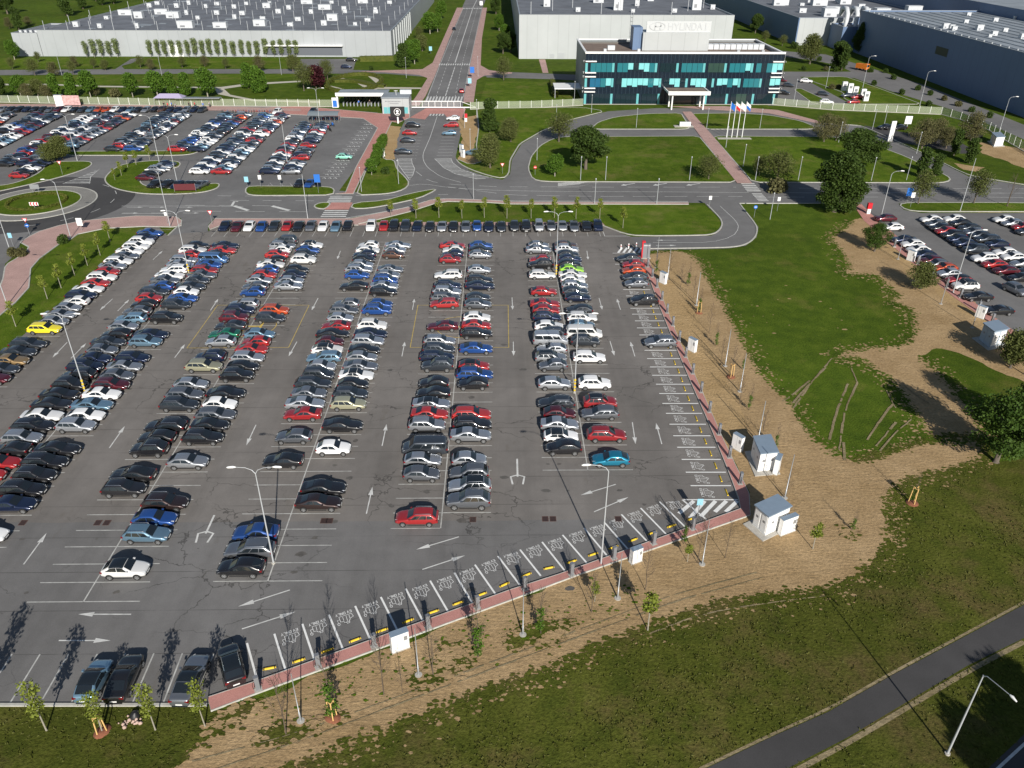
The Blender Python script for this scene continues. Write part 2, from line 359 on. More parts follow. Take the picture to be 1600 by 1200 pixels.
# turf left standing in the soil
sd_ = 20
for P in ([(395, 1160), (415, 1140), (450, 1132), (500, 1128), (528, 1112), (545, 1114), (515, 1130), (470, 1150), (430, 1163)], [(640, 1066), (665, 1050), (690, 1040), (730, 1034), (722, 1044), (690, 1062), (660, 1078)], [(655, 1058), (690, 1030), (700, 1022), (745, 1018), (735, 1035), (700, 1052)],
          [(786, 1005), (800, 990), (840, 975), (880, 975), (898, 968), (890, 980), (862, 992), (830, 1008), (800, 1015)], [(1318, 832), (1326, 825), (1338, 828), (1332, 838), (1322, 840)], [(850, 1000), (880, 985), (870, 1000), (852, 1008)], [(688, 1024), (705, 1010), (718, 1012), (714, 1024), (700, 1034)],
          [(350, 1113), (398, 1098), (412, 1100), (390, 1110), (345, 1140), (325, 1148), (330, 1130)]):
    sd_ += 1; sheet('grass_patch', P, .0235 + .002 * (sd_ - 20), 'meadow', 0, (.45, .13, sd_)); fringe(P + P[:1], 160, 'meadow', .25, .05 + .001 * (sd_ - 20), sd_); fringe(P + P[:1], 90, 'dirt', .3, .055 + .001 * (sd_ - 20), sd_ + 30, 'soil_patch', .05, .3)
fringe(D1[14:46], 4600, 'meadow', .4, .026, 1); fringe(D1[46:50], 400, 'meadow', .4, .05, 11); fringe(D1[14:46], 1800, 'dirt', .8, .012, 2, 'soil_patch', .05, .22); fringe(D1[:14], 2000, 'grass', .4, .027, 3); fringe(D1[:14], 900, 'dirt', .8, .012, 4, 'soil_patch', .05, .22)
fringe(D2[1:-12], 3600, 'grass', .45, .028, 5); fringe(D2[1:-12], 1800, 'dirt', 1.0, .015, 6, 'soil_patch', .05, .26)
fringe([(400, 1120), (700, 1020), (1000, 930), (1000, 925), (700, 1010), (400, 1110)], 280, 'verge', 1.2, .046, 7, smin=.04, smax=.2)
fringe([(1100, 200 + 300), (1300, 480)], 34, 'dirt', 6, .004, 9, 'soil_patch', .05, .3)
R_ru = random.Random(6)
def ruts(lines, w, mat='track', z=.03):
    m = MB(); 
    for L in lines:
        p = PX(L); p = chaikin(p, 2, False); z += .004
        if len(lines) < 3: m.strip(p, w, z); continue
        q = []
        for a_, b_ in zip(p, p[1:]):
            n = max(1, int(math.hypot(b_[0] - a_[0], b_[1] - a_[1]) / .45)); q += [(a_[0] + (b_[0] - a_[0]) * i / n + R_ru.gauss(0, .03), a_[1] + (b_[1] - a_[1]) * i / n) for i in range(n)]
        i = 0
        while i < len(q) - 3:
            k = R_ru.randint(3, 9); m.strip(q[i:i + k], w * R_ru.uniform(.45, 1.15), z + .0005 * (i % 5)); i += k - 1 + (R_ru.random() < .35)
    struct('wheel_ruts', m, M[mat])
ruts([[(1325, 600), (1308, 640), (1295, 690)], [(1340, 598), (1320, 640), (1310, 712)], [(1265, 595), (1235, 620), (1222, 628)], [(1300, 560), (1270, 595), (1238, 640)], [(1400, 660), (1375, 690), (1358, 710)], [(1330, 575), (1340, 600)],
      [(1395, 632), (1380, 650), (1350, 695)], [(1385, 610), (1400, 640)], [(1412, 602), (1440, 625), (1470, 640)], [(1290, 575), (1255, 610), (1238, 632)], [(1320, 720), (1318, 690)], [(1375, 705), (1400, 675), (1425, 655)]], .27)
ruts([[(1015, 990), (1100, 958), (1200, 942), (1300, 930)], [(300, 1190), (450, 1150), (620, 1090), (850, 1005), (1050, 930), (1200, 890)], [(330, 1205), (470, 1158), (630, 1098), (860, 1012), (1060, 938), (1210, 898)]], .14, 'track', .03)
# lower path and the dark road at the corner
sheet('road', [(900, 1290), (1105, 1200), (1200, 1154), (1295, 1112), (1392, 1056), (1475, 1012), (1600, 945), (1760, 850), (1830, 880), (1600, 997), (1512, 1040), (1425, 1092), (1325, 1152), (1232, 1200), (1060, 1290)], .014, 'road_dark')
ruts([[(1000, 1245), (1105, 1196), (1200, 1150), (1295, 1108), (1392, 1052), (1475, 1008), (1600, 941)]], .22, 'track', .01)
ruts([[(1240, 1206), (1330, 1158), (1430, 1098), (1517, 1046), (1600, 1003)]], .4, 'track', .01)
sheet('road', [(1450, 1290), (1545, 1200), (1600, 1148), (1800, 1040), (2000, 1300)], .014, 'road_dark')
m = MB(); m.strip(PX([(1500, 1250), (1560, 1200), (1600, 1163), (1700, 1090)]), .2, .022); struct('road_markings', m, M['paint'])

# top roads and lots: one asphalt sheet with islands laid on it
AS = [(-260, 162), (470, 166), (590, 176), (598, 190), (575, 228), (556, 262), (530, 298), (600, 304), (632, 292), (620, 262), (612, 240), (624, 205), (634, 186), (640, 168), (726, 168), (722, 200), (712, 245), (716, 254), (735, 267), (765, 277), (785, 281), (797, 272), (800, 249), (815, 225), (850, 204), (895, 187), (950, 174),
      (1025, 169), (1130, 169), (1200, 174), (1250, 184), (1282, 193), (1345, 196), (1360, 205), (1395, 219), (1462, 250), (1512, 275), (1600, 290), (1760, 305), (1760, 345), (1600, 318), (1402, 318), (1345, 318), (1155, 318), (1100, 317), (800, 315), (760, 312), (700, 310), (670, 312), (640, 323), (600, 331), (545, 341), (335, 341), (325, 352), (325, 362), (262, 369), (283, 349), (283, 341), (212, 337), (165, 341), (125, 345), (92, 352), (62, 361), (46, 369), (32, 378), (28, 395), (8, 412), (3, 440), (-40, 500), (-260, 640)]
sheet('road', AS, .008, 'road')
_g0 = Vector(G(58, 317)); ROUND = (_g0.x, _g0.y)
def circ(c, r, n=48, sx=1): return [(c[0] + r * sx * cos(2 * pi * k / n), c[1] + r * sin(2 * pi * k / n)) for k in range(n)]
m = MB(); m.poly(circ(ROUND, 19.3), .014); struct('roundabout_road', m, M['road_dark'])
m = MB(); m.poly(circ(ROUND, 11.6), .08); struct('roundabout_apron', m, M['greypave'])
m = MB(); m.kerb(circ(ROUND, 11.6), .3, 0, .1, True); struct('kerb', m, M['kerb'])
m = MB(); m.poly(circ(ROUND, 8.5), .16); struct('roundabout_lawn', m, M['verge'])
m = MB(); m.kerb(circ(ROUND, 8.5), .25, 0, .2, True); struct('kerb', m, M['kerb'])
# main lot
lot = [(-69.4, 153), (-69.4, 104), (-69.4, 88), (-110, 88), (-110, 34)] 
lot += PX([(0, 1101), (325, 1101), (330, 1092), (400, 1065), (800, 922), (872, 899), (1157, 795), (1154, 779), (1137, 734), (1107, 660), (1080, 600), (1057, 545), (1030, 479), (1004, 407), (1006, 392), (1140, 388), (1165, 384), (1182, 371), (1185, 355), (1162, 327), (1155, 317), (1099, 315), (1104, 321), (1128, 345), (1127, 358), (1112, 368), (985, 370), (940, 352), (340, 352), (325, 362), (283, 365), (262, 369)])
m = MB(); m.poly(lot, .013); struct('parking_lot', m, M['lot'])
sheet('road', [(1005, 391), (985, 371), (1112, 369), (1128, 359), (1129, 345), (1104, 320), (1098, 314), (1155, 316), (1162, 326), (1185, 355), (1182, 371), (1165, 384), (1140, 388)], .019, 'road')
sheet('parking_lot', [(1340, 316), (1402, 316), (1412, 328), (1440, 333), (1760, 333), (1760, 640), (1600, 552), (1580, 520), (1500, 458), (1450, 421), (1400, 379), (1352, 341)], .018, 'road')
sheet('road', [(1350, 196), (1500, 222), (1530, 240), (1500, 240), (1440, 228), (1400, 222), (1360, 206)], .013, 'road_dark')
sheet('parking_lot', [(-60, 817), (300, 816), (700, 814), (1000, 812), (1100, 811), (1060, 826), (900, 884), (800, 918), (400, 1062), (330, 1088), (322, 1098), (0, 1099), (-60, 1099)], .0155, 'lot2', 0, (1.2, .05, 2))
st = MB(); R_ = random.Random(8)
for i in range(150):
    x = R_.choice([9.58, -6.08, -21.5, -37.25, -52.83]) + R_.choice((-1, 1)) * R_.uniform(1.2, 3.6); y = 50.9 + 2.376 * (R_.randint(0, 34) + .5); r0 = R_.uniform(.12, .42)
    if R_.random() < .2: x += 7.8
    st.poly([(x + r0 * cos(a * .7) * R_.uniform(.6, 1.3) * 1.3, y + r0 * sin(a * .7) * R_.uniform(.6, 1.2)) for a in range(9)], .0165 + i * 4e-6)
struct('oil_stains', st, M['stain'])
# pavements (raised)
def pave(px, mat='pink', sm=0, h=.1, w=.2, edge=True):
    p = PX(px)
    if sm: p = chaikin(p, sm)
    m = MB(); m.poly(p, h); struct('pavement', m, M[mat])
    k = MB(); k.kerb(p, w, 0, h + .012, True); struct('kerb', k, M['kerb'])
pave([(325, 1091), (400, 1066), (800, 922), (872, 899), (1157, 796), (1154, 780), (1137, 735), (1107, 661), (1080, 600), (1057, 545), (1030, 479), (1004, 407), (1013, 405), (1040, 480), (1062, 535), (1091, 600), (1130, 688), (1170, 772), (1172, 806), (907, 898), (800, 938), (400, 1085), (330, 1112)], h=.15, w=.07)
pave([(283, 353), (284, 345), (275, 339), (230, 338), (212, 338), (165, 342), (125, 346), (92, 353), (62, 362), (46, 370), (32, 379), (45, 386), (42, 393), (25, 405), (13, 412), (8, 418), (5, 436), (-4, 460), (-40, 520), (-60, 560), (-30, 520), (0, 493), (25, 472), (45, 450), (48, 420), (62, 404), (92, 382), (112, 373), (122, 366), (165, 357), (225, 354), (270, 355)], 'pinkpale')
pave([(336, 342), (548, 342), (600, 332), (640, 324), (672, 313), (700, 311), (760, 313), (800, 316), (1076, 317), (1076, 319.5), (800, 319), (760, 316.5), (700, 315), (680, 318), (640, 331), (600, 341), (560, 350), (560, 352), (345, 352.5), (328, 359), (326, 354)], 'pinkpale')
sheet('pavement', [(560, 349), (600, 347), (940, 347), (945, 352), (560, 352)], .016, 'pinkpale')
sheet('pavement', [(345, 353), (940, 353), (940, 347.5), (560, 348.5), (400, 350)], .012, 'pinkpale')
pave([(540, 301), (556, 262), (590, 200), (567, 185), (440, 178), (330, 172), (470, 166), (600, 178), (630, 178), (640, 168), (640, 184), (622, 192), (612, 190), (596, 224), (572, 262), (552, 303), (524, 303)], 'pink', 0, .06)
sheet('pavement', [(507, 328), (518, 317), (551, 317), (545, 328)], .09, 'pink')
sheet('pavement', [(-200, 160), (330, 166), (470, 170), (470, 174), (330, 173), (-200, 166)], .07, 'pinkpale')
sheet('pavement', [(1066, 175), (1080, 175), (1112, 211), (1175, 287), (1152, 287), (1093, 212)], .13, 'pinkpale')
sheet('pavement', [(1040, 166), (1130, 166), (1215, 172), (1282, 190), (1282, 194), (1200, 177), (1100, 171)], .05, 'pinkpale')
sheet('pavement', [(640, 184), (668, 168), (700, 168), (728, 170), (722, 184), (699, 184), (694, 178), (672, 178), (664, 187)], .05, 'pink')
sheet('pavement', [(1338, 319), (1346, 319), (1356, 330), (1400, 368), (1455, 418), (1500, 456), (1545, 490), (1600, 528), (1610, 545), (1590, 540), (1540, 500), (1490, 464), (1440, 424), (1395, 385), (1350, 345), (1337, 326)], .05, 'pink')
# islands
island([(-60, 292), (0, 291), (30, 285), (60, 272), (75, 257), (84, 253), (138, 252), (145, 256), (138, 262), (118, 270), (80, 281), (40, 290), (0, 299), (-60, 310)])
island([(100, 237), (296, 236), (311, 237), (300, 241), (280, 243), (100, 243)], sm=1)
island([(194, 256), (240, 251), (278, 252), (283, 257), (276, 263), (238, 265), (224, 274), (217, 284), (228, 292), (300, 298), (318, 292), (328, 287), (344, 287), (340, 295), (312, 302), (262, 304), (220, 303), (182, 296), (167, 288), (163, 279), (175, 266)])
island([(384, 294), (392, 291), (512, 292), (523, 296), (520, 305), (400, 306), (384, 303)], sm=1)
island([(490, 322), (500, 317), (518, 317), (509, 327), (495, 326)], sm=1)
island([(548, 326), (553, 317), (600, 314), (640, 303), (676, 296), (682, 297), (655, 310), (610, 320), (575, 326)], sm=1)
island([(596, 232), (600, 250), (616, 250), (620, 265), (633, 277), (640, 287), (632, 296), (612, 302), (590, 304), (557, 305), (572, 266)], 'verge', sm=1)
island([(712, 248), (718, 256), (735, 265), (765, 275), (786, 279), (795, 272), (797, 250), (812, 225), (848, 204), (892, 187), (945, 174), (910, 168), (745, 170), (748, 200), (744, 230), (757, 252), (735, 258)], 'verge', sm=1)
island([(925, 200), (935, 191), (962, 183), (1010, 178), (1064, 177), (1078, 200), (1070, 202), (930, 202)], sm=1)
island([(1078, 178), (1150, 177), (1200, 180), (1250, 189), (1275, 199), (1270, 202), (1102, 202)], sm=1)
island([(862, 218), (880, 214), (1092, 213), (1152, 285), (850, 284), (832, 280), (825, 264), (830, 245), (844, 228)], sm=1)
island([(1113, 213), (1300, 214), (1362, 225), (1415, 245), (1450, 262), (1480, 275), (1486, 282), (1470, 286), (1176, 285)], sm=1)
island([(1404, 320), (1420, 317), (1560, 317), (1760, 320), (1760, 333), (1600, 331), (1440, 331), (1415, 328)], sm=1)
kerbline([(940, 352), (985, 369), (1112, 368), (1127, 358), (1129, 345), (1105, 320)])
kerbline([(1155, 318), (1162, 327), (1184, 355), (1181, 371), (1165, 383), (1140, 387), (1010, 389)])
kerbline([(1338, 318), (1155, 318)], 0); kerbline([(1282, 193), (1345, 196), (1395, 218), (1462, 249), (1512, 274), (1600, 289), (1760, 304)])
kerbline([(-200, 1102), (325, 1102)], 0); kerbline([(262, 369), (283, 349)], 0)
# roads beyond the fence
sheet('road', [(-300, 111), (60, 109), (200, 108), (500, 108), (660, 112), (690, 104), (735, 104), (780, 112), (905, 117), (905, 122), (760, 119), (730, 122), (690, 122), (600, 115), (300, 115), (-300, 120)], .010, 'road')
sheet('road', [(655, 175), (666, 152), (678, 122), (690, 92), (702, 60), (722, 12), (736, -20), (766, -20), (754, 12), (743, 60), (735, 100), (725, 152), (722, 175)], .015, 'road')
for P in ([(640, 165), (652, 148), (668, 122), (655, 117), (600, 113), (560, 112), (600, 110), (660, 108), (676, 98), (695, 55), (714, 12), (724, 12), (702, 60), (690, 92), (678, 122), (665, 150), (655, 165)], [(725, 152), (735, 100), (743, 60), (754, 12), (761, 12), (753, 60), (751, 102), (765, 110), (800, 113), (800, 115), (757, 118), (745, 125), (740, 160), (724, 160)]):
    sheet('pavement', P, .020, 'pinkpale')
sheet('path', [(-300, 131), (80, 131), (150, 134), (345, 136), (390, 130), (470, 126), (470, 128), (390, 133), (350, 139), (360, 148), (400, 156), (500, 158), (500, 161), (395, 158), (340, 147), (335, 138), (150, 136), (80, 133), (-300, 134)], .012, 'gravel')
sheet('path', [(575, 119), (590, 120), (598, 128), (600, 136), (668, 137), (668, 139), (590, 139), (583, 142), (588, 130)], .012, 'gravel')
sheet('path', [(180, 108), (205, 92), (225, 90), (205, 99), (190, 103), (196, 110)], .014, 'road')
sheet('road', [(465, 108), (470, 92), (560, 92), (555, 98), (552, 109)], .014, 'road')
sheet('road', [(760, 119), (905, 118), (905, 126), (870, 124), (760, 121)], .017, 'road')
sheet('pavement', [(842, 93), (852, 93), (857, 114), (848, 114)], .02, 'pinkpale')
sheet('road', [(1200, 112), (1330, 112), (1310, 102), (1275, 95), (1200, 85), (1200, 78), (1290, 85), (1340, 100), (1450, 135), (1600, 195), (1700, 240), (1700, 262), (1600, 218), (1500, 175), (1390, 142), (1335, 122), (1290, 120), (1250, 120), (1330, 163), (1200, 165)], .010, 'road')
island([(1252, 121), (1320, 120), (1345, 128), (1440, 163), (1340, 163), (1318, 154), (1318, 145)], sm=1)
island([(1240, 140), (1250, 138), (1300, 161), (1270, 162)], sm=1)

# ------------------------------------------------------------------ painted markings
BY = {}
_mes = {22: 521.5, 23: 508, 24: 495.6, 25: 485.3, 26: 475.5, 27: 465.5, 28: 456.6, 29: 447.6, 30: 438.9, 31: 430.9, 32: 422.5, 33: 414.7, 34: 406.5, 35: 399.2, 36: 391.9, 37: 385.0, 38: 378.2}
for k in range(-3, 40):
    BY[k] = G(745, _mes[k])[1] if k in _mes else 50.95 + 2.376 * k
BY[39] = BY[38] + 2.376
XR = {'F': 9.58, 'B': -6.08, 'C': -21.5, 'D': -37.25, 'E': -52.83}
pw = MB()
def bar(a, b, w=.10, z=.018): pw.strip([a, b], w, z)
for n, lo_l, lo_r, hi in (('F', 8, 8, 37), ('B', 4, 5, 37), ('C', 1, 1, 38), ('D', 0, 0, 37), ('E', -1, -1, 37)):
    x = XR[n]; bar((x, BY[min(lo_l, lo_r)] - (.0)), (x, BY[hi]), .12, .0195)
    for k in range(-3, 40):
        if lo_l <= k <= hi: bar((x - 5, BY[k]), (x - .07, BY[k]))
        if lo_r <= k <= hi: bar((x + .07, BY[k]), (x + 5, BY[k]))
GY0 = G(94, 525.6)[1]; GX = -66.35
for k in range(-9, 21): bar((GX - 2.4, GY0 + 2.376 * k), (GX + 2.45, GY0 + 2.376 * k))
TOPX = [(i - .45) * 2.393 - 54.0 for i in range(0, 32)]
for i in range(33):
    x = -55.0 + i * 2.393
    if x < 20: bar((x, 143.9), (x, 148.8))
for a, b in (((0, 1052), (19, 1022)), ((15.5, 1099), (62.5, 1022.5)), ((67, 1092), (107, 1022)), ((111, 1099), (152, 1022)), ((159, 1099), (196, 1021)), ((207.5, 1097.5), (240.5, 1021)), ((255.5, 1097.5), (285, 1021)), ((302, 1096), (334, 1022))): bar(G(*a), G(*b), .12)
struct('parking_bay_lines', pw, M['paintworn'])
EVL = [((386, 1005), (401, 1060)), ((428.7, 990.5), (447.5, 1051)), ((472.5, 975), (493, 1036)), ((514, 960.7), (537.5, 1018.7)), ((555, 947), (580, 1002.5)), ((595, 933), (622.5, 988)), ((634, 920), (662, 972.5)), ((672, 907.5), (702, 959)), ((710, 895), (739.5, 945)), ((742, 882.5), (776, 931)), ((778, 869), (812, 914)),
       ((812.5, 859), (845, 900)), ((847, 847), (882.5, 892)), ((879, 836), (917, 880)), ((912.5, 825), (949, 869)), ((944, 816), (980.5, 857.5)), ((971, 804), (1011, 846)), ((1001, 794), (1041, 835)), ((1030.5, 784), (1071, 824)), ((1066, 781), (1104, 812))]
ev = MB()
for a, b in EVL: ev.strip([G(*a), G(*b)], .17, .019)
EVR = [(404.5, 958, 1001), (413, 961, 1004), (422, 965, 1008), (432, 968, 1011), (442, 971, 1013), (452.5, 974, 1016), (462.5, 978, 1021), (472, 981, 1026), (481.8, 985, 1031), (491, 987.5, 1034), (501.5, 992, 1038), (512.5, 995, 1043), (523.5, 999, 1048), (535.5, 1003, 1053), (547.5, 1007, 1058), (560.5, 1011, 1063), (573.5, 1015.5, 1069), (586.5, 1019, 1075), (600.5, 1025, 1079), (615, 1030, 1084),
       (630.5, 1035, 1091), (646, 1040.5, 1097), (663, 1046, 1103), (681, 1052, 1110), (699, 1058, 1118), (718, 1065, 1126), (738, 1071.5, 1134), (759, 1079, 1142), (781, 1066, 1153)]
for y, a, b in EVR: ev.strip([G(a, y), G(b, y)], .16, .019)
GLY = {'E': [[(1, 0), (0, 0), (0, 1), (1, 1)], [(0, .5), (.8, .5)]], 'V': [[(0, 1), (.5, 0), (1, 1)]], 'O': [[(0, 0), (1, 0), (1, 1), (0, 1), (0, 0)]], 'N': [[(0, 0), (0, 1), (1, 0), (1, 1)]], 'L': [[(0, 1), (0, 0), (1, 0)]], 'Y': [[(0, 1), (.5, .5), (1, 1)], [(.5, .5), (.5, 0)]],
       'H': [[(0, 0), (0, 1)], [(1, 0), (1, 1)], [(0, .5), (1, .5)]], 'U': [[(0, 1), (0, 0), (1, 0), (1, 1)]], 'D': [[(0, 0), (0, 1), (.7, 1), (1, .7), (1, .3), (.7, 0), (0, 0)]], 'A': [[(0, 0), (.5, 1), (1, 0)], [(.2, .4), (.8, .4)]], 'I': [[(.5, 0), (.5, 1)]], 'P': [[(0, 0), (0, 1), (1, 1), (1, .5), (0, .5)]]}
def text_lines(s, w, h, gap):
    x = 0; out = []
    for ch in s:
        if ch == ' ': x += w * .6; continue
        for L in GLY[ch]: out.append([(x + a * w, b * h) for a, b in L])
        x += w + gap
    return out, x - gap
def ev_sign(mb, o, ux, uy, k=1.0, z=.019):
    """charging-car symbol with EV ONLY over it; ux is 'right' and uy 'up' of the lettering"""
    def T(p): return (o[0] + k * (p[0] * ux[0] + p[1] * uy[0]), o[1] + k * (p[0] * ux[1] + p[1] * uy[1]))
    L, wt = text_lines('EV ONLY', .155, .27, .09)
    for l in L: mb.segs([T((p[0] - wt / 2, p[1] - .86)) for p in l], .042 * k, z)
    for l in ([(-.55, -.42), (-.62, 0), (-.3, .1), (-.12, .42), (.3, .42), (.36, .25)], [(.36, .25), (.62, .2), (.62, -.42), (-.55, -.42)], [(-.3, -.3), (-.26, .05)], [(-.02, -.3), (.02, .3)], [(.3, -.3), (.32, .15)], [(.62, -.1), (.85, -.1), (.85, .3)], [(.75, .3), (.95, .3), (.95, .48), (.85, .56), (.75, .48), (.75, .3)], [(-.15, .42), (-.1, .6), (.12, .6), (.16, .42)]):
        mb.segs([T((p[0] - .1, p[1])) for p in l], .042 * k, z + .0016)
for i in range(len(EVL) - 1):
    a0, b0 = Vector(G(*EVL[i][0])), Vector(G(*EVL[i][1])); a1, b1 = Vector(G(*EVL[i + 1][0])), Vector(G(*EVL[i + 1][1]))
    o = (a0 + a1) / 2 * .76 + (b0 + b1) / 2 * .24; up = ((a0 + a1) - (b0 + b1)).normalized(); ri = (a1 - a0).normalized()
    if i == 0: continue
    ev_sign(ev, o, (-ri.x, -ri.y), (-up.x, -up.y), .95)
EVRC = {413: 0, 422: 1, 432: 1, 442: 1, 452.5: 1, 481.8: 1, 547.5: 1}
for j in range(len(EVR) - 1):
    y1, a1, b1 = EVR[j + 1]; y0, a0, b0 = EVR[j]
    if y1 in (413, 422, 432, 442, 452.5, 481.8, 547.5): continue
    if y1 == 781: y1, a1, b1 = 781, 1086, 1150
    p = Vector(G((a0 + a1) / 2 * .62 + (b0 + b1) / 2 * .38, (y0 + y1) / 2)); ev_sign(ev, p, (0, -1), (1, 0), .95)
# hatched corner
for i in range(5):
    x = 1084 + i * 17; a = G(x, 783); t = (x - 1066) / 90
    b = G(x - 20 - 3, 783 + 29 * (1 - abs(t - .45) * 1.3)) if i < 3 else G(x - 18, 800)
    ev.strip([a, b], .42, .0225)
for i in range(5):
    ev.strip([G(966 + i * 8, 395), G(972 + i * 8, 387)], .42, .0225)
ev.strip([G(957, 395.6), G(1000, 395.6)], .12, .019)
struct('charging_bay_markings', ev, solid('fresh white paint', (.74, .74, .72), .6, var=.08, vs=2))
yl = MB()
for P in ([(653, 477), (794, 477), (795, 543), (641, 543)], [(340, 477), (483, 477), (451, 543), (292, 544)]): yl.strip(PX(P), .13, .0255, 0, True)
for cx, cy in ((718, 511), (395, 510)):
    c = G(cx, cy); r = abs(G(cx + 36, cy)[0] - c[0]); yl.strip(circ(c, r, 40), .12, .0285, 0, True)
    yl.strip([(c[0] - 1.2, c[1] - 1.6), (c[0] - 1.2, c[1] + 1.6)], .35, .0315); yl.strip([(c[0] + 1.2, c[1] - 1.6), (c[0] + 1.2, c[1] + 1.6)], .35, .0315); yl.strip([(c[0] - 1.2, c[1]), (c[0] + 1.2, c[1])], .35, .0345)
struct('yellow_markings', yl, M['yellow'])
ar = MB()
def arrow(mb, tail, head, z=.022, kind='s', w=.12):
    a, b = Vector(tail), Vector(head); d = b - a; L = d.length; d.normalize(); q = Vector((-d.y, d.x)); hl = min(1.35, L * .32)
    c = b - d * hl
    mb.strip([a, c], w, z)
    if kind == 's': mb.poly([tuple(c + q * w * 2.2), tuple(c - q * w * 2.2), tuple(b)], z + .003)
    else:
        for s in (1, -1):
            e = c + q * s * .75 + d * .3; mb.strip([tuple(c - d * .3), tuple(c + q * s * .75), tuple(b + q * s * .55)], w, z + .002 * (2 + s))
for t, h in (((597, 697), (604, 663)), ((572.5, 803), (582, 761)), ((171, 700), (195, 666)), ((37, 882), (73, 833)), ((400, 664), (385, 696)), ((105, 535), (82, 559)), ((111, 560), (135, 536)), ((176, 467), (156, 485)), ((184, 486), (202, 468)), ((273, 559), (289, 538)), ((329, 485), (341, 467)), ((239, 406), (254, 392)),
             ((464, 534), (451, 557)), ((497, 466), (487, 485)), ((628, 557), (632.5, 534)), ((644.5, 484), (647.5, 467)), ((532, 392), (527, 405)), ((800, 465), (801, 484)), ((802, 534), (802.5, 556)), ((917, 392), (919, 406)), ((936, 466), (941, 484)), ((969.5, 484), (964, 467)), ((953, 533), (960, 556)), ((992, 557), (985, 534)),
             ((205, 960), (122, 960)), ((92, 1001), (173, 1001)), ((453, 922), (372, 948)), ((378, 983), (462, 956)), ((717, 839), (650, 859)), ((660, 890), (727, 868)), ((962, 757), (907, 774)), ((928, 800), (982, 777)), ((1034, 694), (1025, 661)), ((988, 660), (993, 694))):
    arrow(ar, G(*t), G(*h))
for t, h in (((335, 805), (315, 848)), ((808, 717), (809, 757))): arrow(ar, G(*t), G(*h), kind='f', w=.2)
def dash(mb, px, w=.13, z=.022, on=3, off=3, sm=1):
    p = PX(px)
    if sm: p = chaikin(p, sm, False)
    if not off: mb.strip(p, w, z); return
    acc = 0; tot = on + off; out = []
    for i in range(len(p) - 1):
        a, b = Vector(p[i]), Vector(p[i + 1]); L = (b - a).length; s = 0
        while s < L:
            ph = (acc + s) % tot; st = (on - ph) if ph < on else (tot - ph); st = min(max(st, .05), L - s)
            if ph < on - .01 and st > .2: mb.strip([tuple(a.lerp(b, s / L)), tuple(a.lerp(b, min(1, (s + st) / L)))], w, z)
            s += st + 1e-3
        acc += L
for px, kw in (([(190, 322), (330, 322), (380, 323)], dict(on=30, off=4)), ([(340, 306), (460, 307), (700, 304)], dict()), ([(360, 313), (500, 314)], dict(on=4)), ([(290, 321), (370, 321), (440, 322)], dict(on=4)), ([(300, 330), (500, 331)], dict(on=6)), ([(190, 334), (270, 334)], dict(on=10)),
               ([(640, 290), (660, 287), (700, 293), (760, 297), (850, 299), (1060, 300), (1170, 301)], dict(off=0)), ([(650, 268), (670, 283), (700, 288), (780, 292), (870, 292)], dict(on=4)), ([(700, 292), (760, 300), (800, 305), (940, 307), (1160, 307)], dict(on=5, off=2)), ([(870, 292.5), (1150, 292.5)], dict(on=5, off=3)),
               ([(1200, 301), (1330, 302), (1400, 301), (1600, 302)], dict(off=0)), ([(1200, 294), (1600, 295)], dict(on=4)), ([(1200, 308), (1330, 308)], dict(on=8)), ([(1352, 308), (1372, 308)], dict(off=0)), ([(1545, 308), (1600, 309)], dict(off=0)),
               ([(683, 182), (672, 215), (661, 240), (661, 250), (668, 262), (690, 277), (720, 285)], dict(off=0)), ([(540, 341), (600, 331), (640, 323), (672, 312), (700, 310), (800, 314), (1075, 315)], dict(off=0, w=.2)),
               ([(668, 152), (688, 100), (724, 12)], dict(off=0)), ([(724, 152), (734, 100), (753, 12)], dict(off=0)), ([(681, 152), (699, 100), (731, 12)], dict(on=4)), ([(696, 150), (711, 104)], dict(on=5, off=1, w=.3)), ([(711, 98), (739, 12), (745, 0)], dict(off=0, w=.35)), ([(711, 152), (722, 100), (746, 12)], dict(on=4)),
               ([(1125, 322), (1150, 345), (1155, 356), (1145, 370), (1110, 379), (1020, 379)], dict(off=0, w=.09)), ([(945, 369), (940, 357)], dict(off=0)), ([(944, 369), (985, 369)], dict(off=0))):
    dash(ar, px, **kw)
for k in range(30):   # roundabout lane dashes
    if k % 2: continue
    a0, a1 = 2 * pi * k / 30, 2 * pi * (k + .8) / 30
    ar.strip([(ROUND[0] + 15.4 * cos(a0 + (a1 - a0) * t / 4), ROUND[1] + 15.4 * sin(a0 + (a1 - a0) * t / 4)) for t in range(5)], .12, .022)
def zebra(a, b, c, d, n, horizontal=True):
    """n bars filling the quad a-b (far edge) to d-c (near edge)"""
    for i in range(n):
        t = (i + .15) / n; t2 = (i + .65) / n
        def lp(p, q, t): return (p[0] + (q[0] - p[0]) * t, p[1] + (q[1] - p[1]) * t)
        P = [lp(a, d, t), lp(b, c, t), lp(b, c, t2), lp(a, d, t2)] if horizontal else [lp(a, b, t), lp(a, b, t2), lp(d, c, t2), lp(d, c, t)]
        ar.poly([G(*p) for p in P], .024)
zebra((516, 307), (551, 307), (547, 317), (510, 317), 4); zebra((508, 328), (545, 328), (540, 340), (500, 340), 4)
zebra((1157, 286), (1178, 286), (1190, 300), (1168, 300), 5); zebra((1174, 302), (1190, 302), (1202, 315), (1186, 315), 6)
zebra((667, 151), (725, 151), (723, 158), (664, 158), 12, False); zebra((686, 99.5), (736, 99.5), (735, 102), (685, 102), 14, False); zebra((723, 12.5), (753, 12.5), (752.6, 14), (722.6, 14), 12, False)
zebra((672, 177), (696, 177), (694, 181), (670, 181), 5, False)
